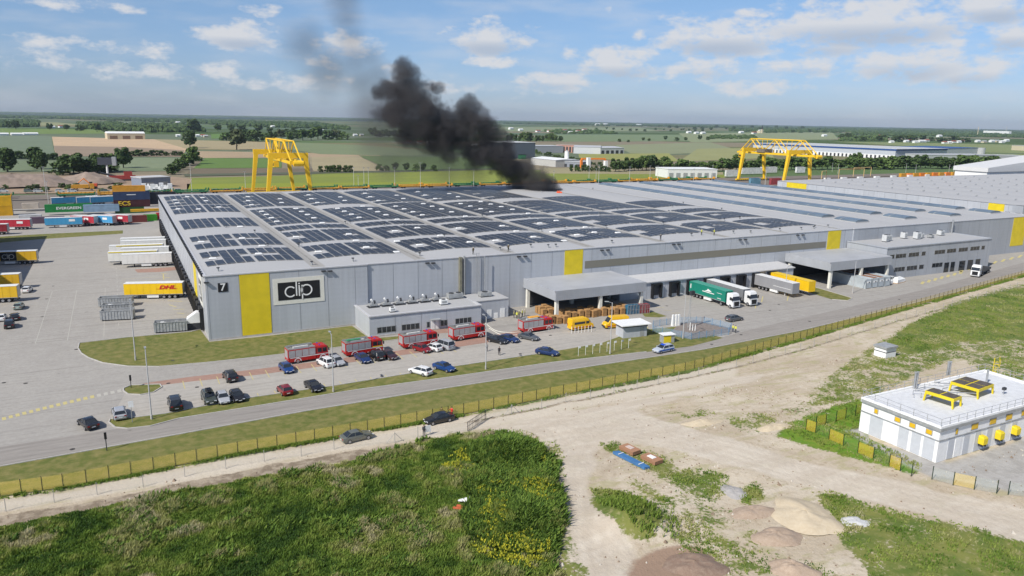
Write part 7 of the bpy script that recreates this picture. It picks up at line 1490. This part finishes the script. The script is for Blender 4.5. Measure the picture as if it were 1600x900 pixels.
wood('forest', [(-120, 176), (0, 177), (160, 180), (400, 184), (620, 189), (780, 192.5), (780, 189.8), (500, 184), (200, 178.6), (-120, 172.8)], 2600, 17, 'dark far forest along the left horizon')
wood('forest', [(780, 193.5), (1000, 197.5), (1040, 198), (1330, 204), (1640, 210), (1640, 204.5), (1300, 198), (1000, 192.6), (780, 188.6)], 3200, 17, 'dark far forest along the right horizon')
wood('wood', [(-60, 183), (100, 186), (260, 191), (400, 198), (550, 203), (500, 193), (330, 188), (150, 184), (-60, 179)], 1300, 13, 'loose far woodland on the left plain')
wood('wood', [(0, 188), (60, 189), (60, 198), (0, 199)], 160, 11, 'small wood round white farm roofs at the left edge'); wood('wood', [(120, 192), (300, 195), (320, 206), (230, 207), (130, 202)], 420, 11, 'far wood with houses behind the barn')
wood('wood', [(1140, 199), (1330, 202), (1330, 207), (1200, 207.5), (1140, 205)], 420, 13, 'far wood beyond the right crane'); wood('wood', [(1330, 203), (1640, 209), (1640, 216), (1330, 211)], 900, 12, 'town trees along the right horizon'); wood('wood', [(1310, 213), (1385, 213), (1385, 220), (1310, 220)], 160, 10, 'dark wood left of the far houses')
wood('wood', [(1110, 212), (1180, 213), (1180, 217), (1110, 217)], 90, 7, 'small wood round the church behind the right crane'); wood('wood', [(845, 203), (930, 203), (970, 209), (870, 209)], 120, 7, 'village trees among the red roofs')
# ------------------------------------------------------------------ far buildings
MR_RED = mat('tile_red', (.28, .09, .06), .8, var=.1); MR_GR = mat('roof_grey', (.42, .43, .44), .7, var=.05); M_BEI = mat('render_beige', (.55, .48, .34), .8, var=.05)
def hall(px1, px2, py1, py2, hpx, depth, label, wall, roof, cat='hall', name='hall', gable=0.0, doors=None, nd=0, dcol=None, dh=.6, wrow=None):
    a = G(px1, py1); c = G(px2, py2); d = (c - a); L_ = d.length; h = (a - CAM).length * hpx / FPX; e = empty(name, (a.x, a.y, -.7), math.atan2(d.y, d.x), label, cat)
    MB().box(0, L_, 0, depth, 0, h, wall).build('wall', e)
    if gable: b = MB(); b.loft([[(x, -.4, h + .02), (x, depth + .4, h + .02), (x, depth / 2, h + gable)] for x in (-.4, L_ + .4)], roof); b.build('roof', e)
    else: MB().box(-.3, L_ + .3, -.3, depth + .3, h, h + .5, roof).build('roof', e)
    for i in range(nd):
        w = L_ / nd; MB().box(i * w + w * .2, i * w + w * .8, -.1, 0, h * .04, h * dh, dcol or M_DARK).build('door', e)
    if wrow: MB().box(L_ * .05, L_ * .95, -.08, 0, h * wrow[0], h * wrow[1], M_GLASS).build('window', e)
    return e
hall(168, 227, 217, 217, 8, 25, 'long barn with pale roof on the edge of the brown field', M_BEI, M_WHITE, 'barn', 'barn', 3, nd=3, dcol=mat('barn_brown', (.2, .13, .09), .8)); 
for i, (a, c, y) in enumerate([(-10, 14, 211), (18, 36, 211), (37, 60, 210.5)]): hall(a, c, y, y, 2.0, 12, f'low white greenhouse beyond the left field, {ORD[i]} from the left', M_WHITE, M_WHITE, 'greenhouse', 'greenhouse', 2)
hall(785, 836, 247, 246.5, 24, 60, 'large dark grey hall beside the smoke with a green gate', mat('hall_dark', (.10, .12, .14), .6, var=.05), mat('hall_roof', (.50, .51, .50), .6), wrow=None); g_ = hall(810, 822, 247.4, 247.4, 6.5, .8, 'green gate leaf of the dark grey hall', mat('gate_green', (.03, .14, .06), .6), M_DARK, 'gate', 'gate')
hall(832, 880, 238, 238, 10, 40, 'long grey low hall behind the dark grey one', mat('hall_mid', (.28, .29, .31), .6, var=.03), MR_GR); hall(869, 898, 237, 238, 11, 18, 'pinkish brick shell building with open window holes', mat('brick_pink', (.48, .26, .20), .9, var=.1), mat('brick_top', (.4, .3, .26), .9), 'building', 'building', nd=6, dh=.8)
hall(896, 938, 239, 240, 10, 45, 'white gabled hall right of the brick shell', mat('hall_white', (.55, .56, .57), .6), MR_GR, gable=2); hall(938, 975, 240, 239.5, 9, 45, 'pale hall with dark gates right of the white gabled hall', mat('hall_white', (0, 0, 0)), MR_GR, gable=2, nd=5)
hall(829, 868, 256, 260, 10, 30, 'pale grey shed with light roof beside the silo', mat('shed_pale', (.45, .44, .41), .7), M_WHITE, 'shed', 'shed', gable=1.5); hall(868, 908, 259, 261, 8, 25, 'grey shed right of the silo', mat('shed_grey', (.25, .27, .30), .7), MR_GR, 'shed', 'shed', nd=4)
p = G(885, 259); e = empty('silo', (p.x, p.y, -.5), 0, 'tall white silo between the grey sheds', 'silo'); MB().tube((0, 0, 4), (0, 0, 15), 2.2, M_WHITE, 14).build('tank', e); MB().tube((0, 0, 15), (0, 0, 16.5), 2.2, M_ZINC, 14, .4).build('top', e); b = MB(); [b.tube((u, v, 0), (u, v, 4), .25, M_ZINC) for u in (-1.6, 1.6) for v in (-1.6, 1.6)]; b.build('legs', e)
a, c = G(908, 262), G(945, 262); e = empty('portal_frame', (0, 0, -.5), 0, 'orange portal frame structure left of the tree row', 'portal frame')
for q in (a, c): MB().box(q.x - 1, q.x + 1, q.y - 1, q.y + 1, 0, 8.5, M_ORNG).build('post', e)
MB().loft([[(q.x, q.y - 1, 8.5), (q.x, q.y + 1, 8.5), (q.x, q.y + 1, 10), (q.x, q.y - 1, 10)] for q in (a, c)], M_ORNG).build('beam', e)
for i, px in enumerate((919, 946)): MB_ = MB().box(-1.6, 1.6, -1.6, 1.6, 0, 11 - 3 * i, M_WHITE); o = MB_.build('tower'); o.location = G(px, 264, -.5); tag(o, ['white block tower inside the orange frame', 'small white block tower right of the orange frame'][i], 'tower')
hall(1043, 1120, 277, 277, 13, 25, 'white depot with dark gates behind the roof beside the right crane', M_WHITE, M_WHITE, 'depot', 'depot', nd=7, dcol=M_ZINC)
# blue warehouse
a = G(1176, 236); c = G(1398, 248); d = c - a; ang = math.atan2(d.y, d.x); e = empty('distribution_hall', (a.x, a.y, -.7), ang, 'huge blue and white distribution hall beyond the right tree row', 'hall'); L_ = d.length; MDB_ = mat('hall_blue', (.025, .075, .24), .5, var=.05)
MB().box(0, L_, 0, 140, 0, 12, mat('hall_pale', (.45, .48, .52), .6)).build('wall', e); MB().box(-1, L_ + 1, -.5, 140, 12, 14.2, MDB_).build('fascia', e); MB().box(-2, L_ + 2, 0, 141, 14.2, 14.5, mat('hall_roof', (.5, .5, .5))).build('roof', e); MB().box(0, L_, -.3, 0, 0, 5.5, M_WHITE).build('dock_band', e)
for i in range(38): MB().box((i + .3) * L_ / 38, (i + .72) * L_ / 38, -.6, -.3, .3, 4.6, M_DARK).build('dock_gate', e)
hall(1398, 1442, 246.5, 243, 12, 60, 'deep blue end block of the distribution hall', MDB_, MR_GR); hall(1442, 1528, 243, 240, 9, 90, 'pale hall with blue parapet right of the deep blue block', mat('hall_white', (0, 0, 0)), MDB_)
hall(1450, 1556, 252, 252, 9, 40, 'long light grey hall behind the right trees', mat('hall_mid2', (.42, .44, .43), .6), MR_GR, wrow=(.3, .5)); hall(1556, 1600, 253, 254, 9, 30, 'grey framed hall at the right edge above the white roof', mat('hall_mid', (0, 0, 0)), MR_GR, nd=5)
p = G(1531, 240); o = MB().tube((0, 0, 0), (0, 0, 11), 8, MR_GR, 16).build('tank'); o.location = (p.x, p.y, -.5); tag(o, 'round pale tank at the end of the blue hall', 'tank')
hall(1536, 1576, 209, 210, 4, 30, 'bright white far hall on the right horizon', M_WHITE, M_WHITE); hall(1580, 1600, 234, 235, 6, 20, 'pale building at the right edge beyond the fields', M_BEI, MR_GR, 'building', 'building')
hs = [(20, 192, 0), (29, 193, 0), (84, 200, 0), (96, 199, 1), (199, 195, 0), (279, 213, 0), (309, 213, 0), (318, 213, 1), (322, 214, 2), (280, 193, 0), (428, 199, 0), (434, 196, 2), (503, 205, 0), (515, 209, 0), (525, 209, 0), (556, 212, 0), (566, 212, 2), (625, 211, 0), (640, 223, 1), (657, 223, 1), (672, 223, 0), (842, 206, 1), (860, 206, 1), (884, 205, 1), (893, 208, 0), (905, 206, 1), (915, 204, 1), (800, 202, 0), (815, 204, 0), (775, 201, 2), (743, 228, 0), (936, 196, 0), (948, 196, 0), (1000, 197, 0),
      (1078, 208, 0), (1090, 209, 0), (1100, 209, 0), (1160, 208, 0), (1180, 209, 1), (1190, 206, 0), (1290, 213, 0), (1325, 214, 0), (1375, 214, 1), (1395, 223, 0), (1418, 222, 0), (1424, 221, 1), (1432, 223, 0), (1440, 222, 0), (1445, 222, 0), (1450, 221, 1), (1478, 224, 1), (1485, 224, 0), (1492, 223, 1), (1500, 223, 0), (1505, 222, 1), (1530, 222, 0), (1540, 223, 2), (1552, 222, 0), (1560, 222, 2), (1568, 223, 0), (1575, 221, 0), (1470, 214, 0)]
hs.sort(); HM = [(M_WHITE, M_WHITE), (M_WHITE, MR_RED), (M_BEI, MR_GR)]
for i, (px, py, k) in enumerate(hs):
    d = (G(px, py) - CAM).length; w = max(9, d / FPX * 5.5); n_ = sum(1 for q in hs[:i] if q[2] == k); t_ = ['white pale-roofed house', 'white red-roofed house', 'beige grey-roofed house'][k]; 
    q = hall(px - w / d * FPX / 2, px + w / d * FPX / 2, py, py, 2.0, w * .7, f'{t_} in the far plain, {ORD[n_ if n_ < 30 else n_ - 30]} such house {"right of the big crane" if n_ >= 30 else "from the left"}', *HM[k], 'house', 'house', gable=w * .22); q['group'] = 'houses in the far plain'
    MB().box(w * .3, w * .42, -.1, 0, 1, 2.6, M_GLASS).build('window', q)
p = G(1190, 208); e = empty('church', (p.x, p.y, -.5), 0, 'small church with a thin spire behind the right crane', 'church'); MB().box(-10, 10, 0, 25, 0, 12, M_BEI).build('nave', e); MB().box(-4, 4, -6, 2, 0, 20, M_BEI).build('tower', e); MB().loft([[(-4, -6, 20), (4, -6, 20), (4, 2, 20), (-4, 2, 20)], [(-.3, -2.3, 42), (.3, -2.3, 42), (.3, -1.7, 42), (-.3, -1.7, 42)]], M_DARK).build('spire', e)
for px, py, h, lb in ((1572, 207, 70, 'thin chimney on the right horizon'), (1527, 213, 55, 'thin red and white mast on the right horizon')):
    p = G(px, py); o = MB().tube((0, 0, 0), (0, 0, h), 2.2, M_BEI, 8, 1.4).build('chimney'); o.location = (p.x, p.y, -.5); tag(o, lb, 'chimney')
# billboard, machines and shed beyond the tracks
p = G(169, 279); e = empty('billboard', (p.x, p.y, -.5), R(-10), 'large dark billboard on a white post beyond the trailers', 'billboard'); MB().tube((0, 0, 0), (0, 0, 11), .7, M_WHITE, 10).build('post', e); MB().box(-5.5, 3.5, -1.2, .2, 10, 15, mat('board_face', (.06, .065, .08), .5)).build('board', e); MB().box(3.5, 6, -1.2, 2.5, 9.5, 15.4, M_ZINC).build('frame', e)
hall(131, 158, 268, 268, 13, 14, 'cream building behind the billboard', M_CREAM, M_WHITE, 'building', 'building'); s_ = hall(222, 267, 293, 290.5, 14, 14, 'grey shed beyond the rail tracks at the bare soil', mat('shed_blue', (.22, .25, .31), .6), mat('shed_roof', (.5, .5, .49), .6), 'shed', 'shed', nd=2, dcol=M_ZINC)
for i in range(14):
    px = 222 + i * 3.4; p = G(px, 297.5 + (i % 3)); o = MB().box(-1.2, 1.2, -1, 1, 0, 2 + (i * 7 % 4), M_WHITE).loft([[(-1, -.9, 2), (1, -.9, 2), (1, .9, 2), (-1, .9, 2)], [(-.4, -.3, 3.6 + i % 2), (.4, -.3, 3.6 + i % 2), (.4, .3, 3.6), (-.4, .3, 3.6)]], M_WHITE).build('stacked_bag'); o.location = (p.x, p.y, -.5); tag(o, f'white stacked bag before the grey shed, {ORD[i]} from the left', 'bag', 'white bags before the grey shed')
p = G(146, 293.5); e = empty('excavator', (p.x, p.y, -.3), R(170), 'orange red excavator on the bare soil', 'excavator'); MB().box(-2, 2, -1.6, -1, 0, 1, M_DARK).build('track', e); MB().box(-2, 2, 1, 1.6, 0, 1, M_DARK).build('track', e); MB().box(-2.3, 1.6, -1.4, 1.4, 1.2, 3, mat('digger_red', (.55, .09, .03), .5)).build('body', e); MB().box(.2, 1.7, .2, 1.4, 3, 4.1, M_GLASS).build('cab', e)
MB().tube((1.4, -.3, 2.5), (5, -.3, 6), .35, M_ORNG).tube((5, -.3, 6), (8, -.3, 3.4), .28, M_ORNG).build('arm', e); MB().loft([[(7.6, -.9, 3.4), (8.6, -.9, 3.2), (8, -.9, 2.2)], [(7.6, .3, 3.4), (8.6, .3, 3.2), (8, .3, 2.2)]], M_DARK).build('bucket', e)
p = G(136, 296.5); e = empty('dump_truck', (p.x, p.y, -.3), R(4), 'yellow and black tipper truck beside the excavator', 'truck'); MB().box(-8, 1, -1.4, 1.4, 1.4, 3.4, MWY).build('tipper', e); MB().box(1.4, 3.8, -1.3, 1.3, 1, 3.8, MWY).build('cab', e); MB().box(3.78, 3.84, -1.1, 1.1, 2.3, 3.4, M_GLASS).build('windscreen', e); add_wheels(e, (-6.5, -5, 2.4), 1.1, .6, .4)
p = G(192, 281); e = empty('crushing_plant', (p.x, p.y, -.5), R(3), 'red crushing machine on the bare soil beyond the excavator', 'machine'); MB().box(-8, 8, -2, 2, 1, 3.5, mat('plant_red', (.35, .05, .04), .6)).build('body', e); MB().tube((-4, 0, 3), (-13, 0, 5.5), .8, M_DARK).build('conveyor', e); MB().box(1, 6, -1.5, 1.5, 3.5, 6, mat('plant_red', (0, 0, 0))).build('hopper', e); MB().box(-6, 6, -2.2, -1.6, 0, 1, M_DARK).build('track', e)
heap('soil_heap', 140, 286, 22, 10, 6, mat('far_soil', (.27, .21, .17), .95, var=.15, scale=.3), 'wide brown soil heap behind the excavator', 'soil heap'); heap('soil_heap', 20, 291, 40, 12, 7, mat('far_soil', (0, 0, 0)), 'long brown soil bank at the left edge beyond the tracks', 'soil heap')
# ------------------------------------------------------------------ smoke and fire
def smoke(name, blobs, dens, col, nscale, namp, soft_, label, aniso=0.0, step=1.0, pad=1.35, PY_=150, grow=1.22):
    bm = bmesh.new(); Q = []
    for bl in blobs:
        px, py, r = bl[:3]; y = bl[3] if len(bl) > 3 else PY_; p = onY(px, py, y); rw = r * grow * (p - CAM).length / FPX; Q.append((p, rw)); mtx = Matrix.Translation(p) @ Matrix.Scale(rw * pad, 4); bmesh.ops.create_icosphere(bm, subdivisions=2, radius=1, matrix=mtx)
    me = bpy.data.meshes.new(name); bm.to_mesh(me); bm.free(); o = bpy.data.objects.new(name, me); COL.objects.link(o)
    md = o.modifiers.new('remesh', 'REMESH'); md.mode = 'VOXEL'; md.voxel_size = max(2.0, min(q[1] for q in Q) * .4); bpy.context.view_layer.update()
    m2 = bpy.data.meshes.new_from_object(o.evaluated_get(bpy.context.evaluated_depsgraph_get())); o.modifiers.clear(); o.data = m2
    M = bpy.data.materials.new(name); M.use_nodes = True; nt = M.node_tree; N = nt.nodes; L = nt.links; N.remove(N['Principled BSDF']); out = N['Material Output']; pv_ = N.new('ShaderNodeVolumePrincipled'); pv_.inputs['Color'].default_value = (*col, 1); pv_.inputs['Anisotropy'].default_value = aniso; L.new(pv_.outputs[0], out.inputs['Volume'])
    geo = N.new('ShaderNodeNewGeometry'); pos = geo.outputs['Position']
    n1 = N.new('ShaderNodeTexNoise'); n1.inputs['Scale'].default_value = nscale; n1.inputs['Detail'].default_value = 6; n1.inputs['Roughness'].default_value = .62; L.new(pos, n1.inputs['Vector'])
    tot = None
    for p, rw in Q:
        d = N.new('ShaderNodeVectorMath'); d.operation = 'DISTANCE'; L.new(pos, d.inputs[0]); d.inputs[1].default_value = p; s = N.new('ShaderNodeMath'); s.operation = 'MULTIPLY_ADD'; s.inputs[1].default_value = -1 / rw; s.inputs[2].default_value = 1.0; L.new(d.outputs['Value'], s.inputs[0])
        if tot is None: tot = s.outputs[0]
        else: m_ = N.new('ShaderNodeMath'); m_.operation = 'SMOOTH_MAX'; m_.inputs[2].default_value = .15; L.new(tot, m_.inputs[0]); L.new(s.outputs[0], m_.inputs[1]); tot = m_.outputs[0]
    a = N.new('ShaderNodeMath'); a.operation = 'MULTIPLY_ADD'; a.inputs[1].default_value = namp; a.inputs[2].default_value = -.5 * namp; L.new(n1.outputs['Fac'], a.inputs[0]); b_ = N.new('ShaderNodeMath'); b_.operation = 'ADD'; L.new(a.outputs[0], b_.inputs[0]); L.new(tot, b_.inputs[1])
    r = N.new('ShaderNodeMapRange'); r.interpolation_type = 'SMOOTHSTEP'; r.inputs['From Min'].default_value = .06; r.inputs['From Max'].default_value = .06 + soft_; r.inputs['To Max'].default_value = dens; L.new(b_.outputs[0], r.inputs['Value']); L.new(r.outputs['Result'], pv_.inputs['Density'])
    M.cycles.volume_step_rate = step; m2.materials.clear(); m2.materials.append(M); tag(o, label, kind='stuff'); return o
smoke('smoke_plume', [(872, 300, 12, 140), (856, 293, 19, 142), (838, 285, 25, 142), (815, 274, 29), (792, 262, 26), (780, 248, 26), (768, 230, 30), (752, 210, 32), (735, 190, 32), (722, 205, 34), (700, 200, 34), (672, 195, 36), (690, 222, 30), (745, 238, 28), (655, 170, 32), (642, 145, 32), (630, 116, 25), (608, 145, 24), (618, 175, 30), (684, 138, 13), (737, 170, 22), (645, 205, 26)],
      .27, (.15, .142, .145), .12, 2.2, .32, 'thick black smoke plume rising from the warehouse roof', step=.5, grow=1.1)
smoke('drifting_smoke', [(610, 185, 62), (640, 225, 55), (585, 165, 54), (566, 130, 44), (556, 95, 36), (548, 60, 32), (542, 30, 30), (536, 0, 30), (530, -35, 34), (515, 110, 50), (480, 70, 40), (600, 150, 48), (590, 120, 40), (578, 90, 32), (700, 250, 45), (740, 265, 30), (610, 250, 40), (590, 215, 45), (670, 240, 45)],
      .046, (.25, .225, .22), .030, 1.2, .9, 'thin grey smoke drifting left and upwards from the plume', step=1.0)
M_FIRE = bpy.data.materials.new('flame'); M_FIRE.use_nodes = True; q = M_FIRE.node_tree.nodes['Principled BSDF']; q.inputs['Base Color'].default_value = (.6, .08, .02, 1); q.inputs['Emission Color'].default_value = (1, .16, .05, 1); q.inputs['Emission Strength'].default_value = .3
fl = MB(); rr = random.Random(2); p = G(874, 302, 13.6)
for k in range(5):
    x = p.x + rr.uniform(-2.2, 1.5); y = p.y + rr.uniform(-1, 2); h = rr.uniform(.6, 1.5); w = rr.uniform(.4, .8); fl.loft([[(x - w, y - w * .5, 13.5), (x + w, y - w * .5, 13.5), (x + w, y + w * .5, 13.5), (x - w, y + w * .5, 13.5)], [(x - w * .6, y - w * .2, 13.5 + h * .5), (x + w * .7, y - w * .2, 13.5 + h * .5), (x + w * .7, y + w * .3, 13.5 + h * .5), (x - w * .6, y + w * .3, 13.5 + h * .5)], [(x - .3, y, 13.5 + h), (x - .2, y, 13.5 + h), (x - .2, y + .05, 13.5 + h), (x - .3, y + .05, 13.5 + h)]], M_FIRE)
tag(fl.build('flames'), 'small red flames at the foot of the black smoke on the roof', 'fire', kind='stuff')
# ------------------------------------------------------------------ air
hb = MB().box(-12000, 16000, -2000, 14000, -3, 175, None and M_WALL or M_WALL); hz = hb.build('haze'); hz.data.materials.clear()
M = bpy.data.materials.new('haze'); M.use_nodes = True; nt = M.node_tree; nt.nodes.remove(nt.nodes['Principled BSDF']); v = nt.nodes.new('ShaderNodeVolumePrincipled'); v.inputs['Color'].default_value = (.74, .87, 1, 1); v.inputs['Density'].default_value = .00004; v.inputs['Anisotropy'].default_value = .2; nt.links.new(v.outputs[0], nt.nodes['Material Output'].inputs['Volume'])
hz.data.materials.append(M); tag(hz, kind='stuff')
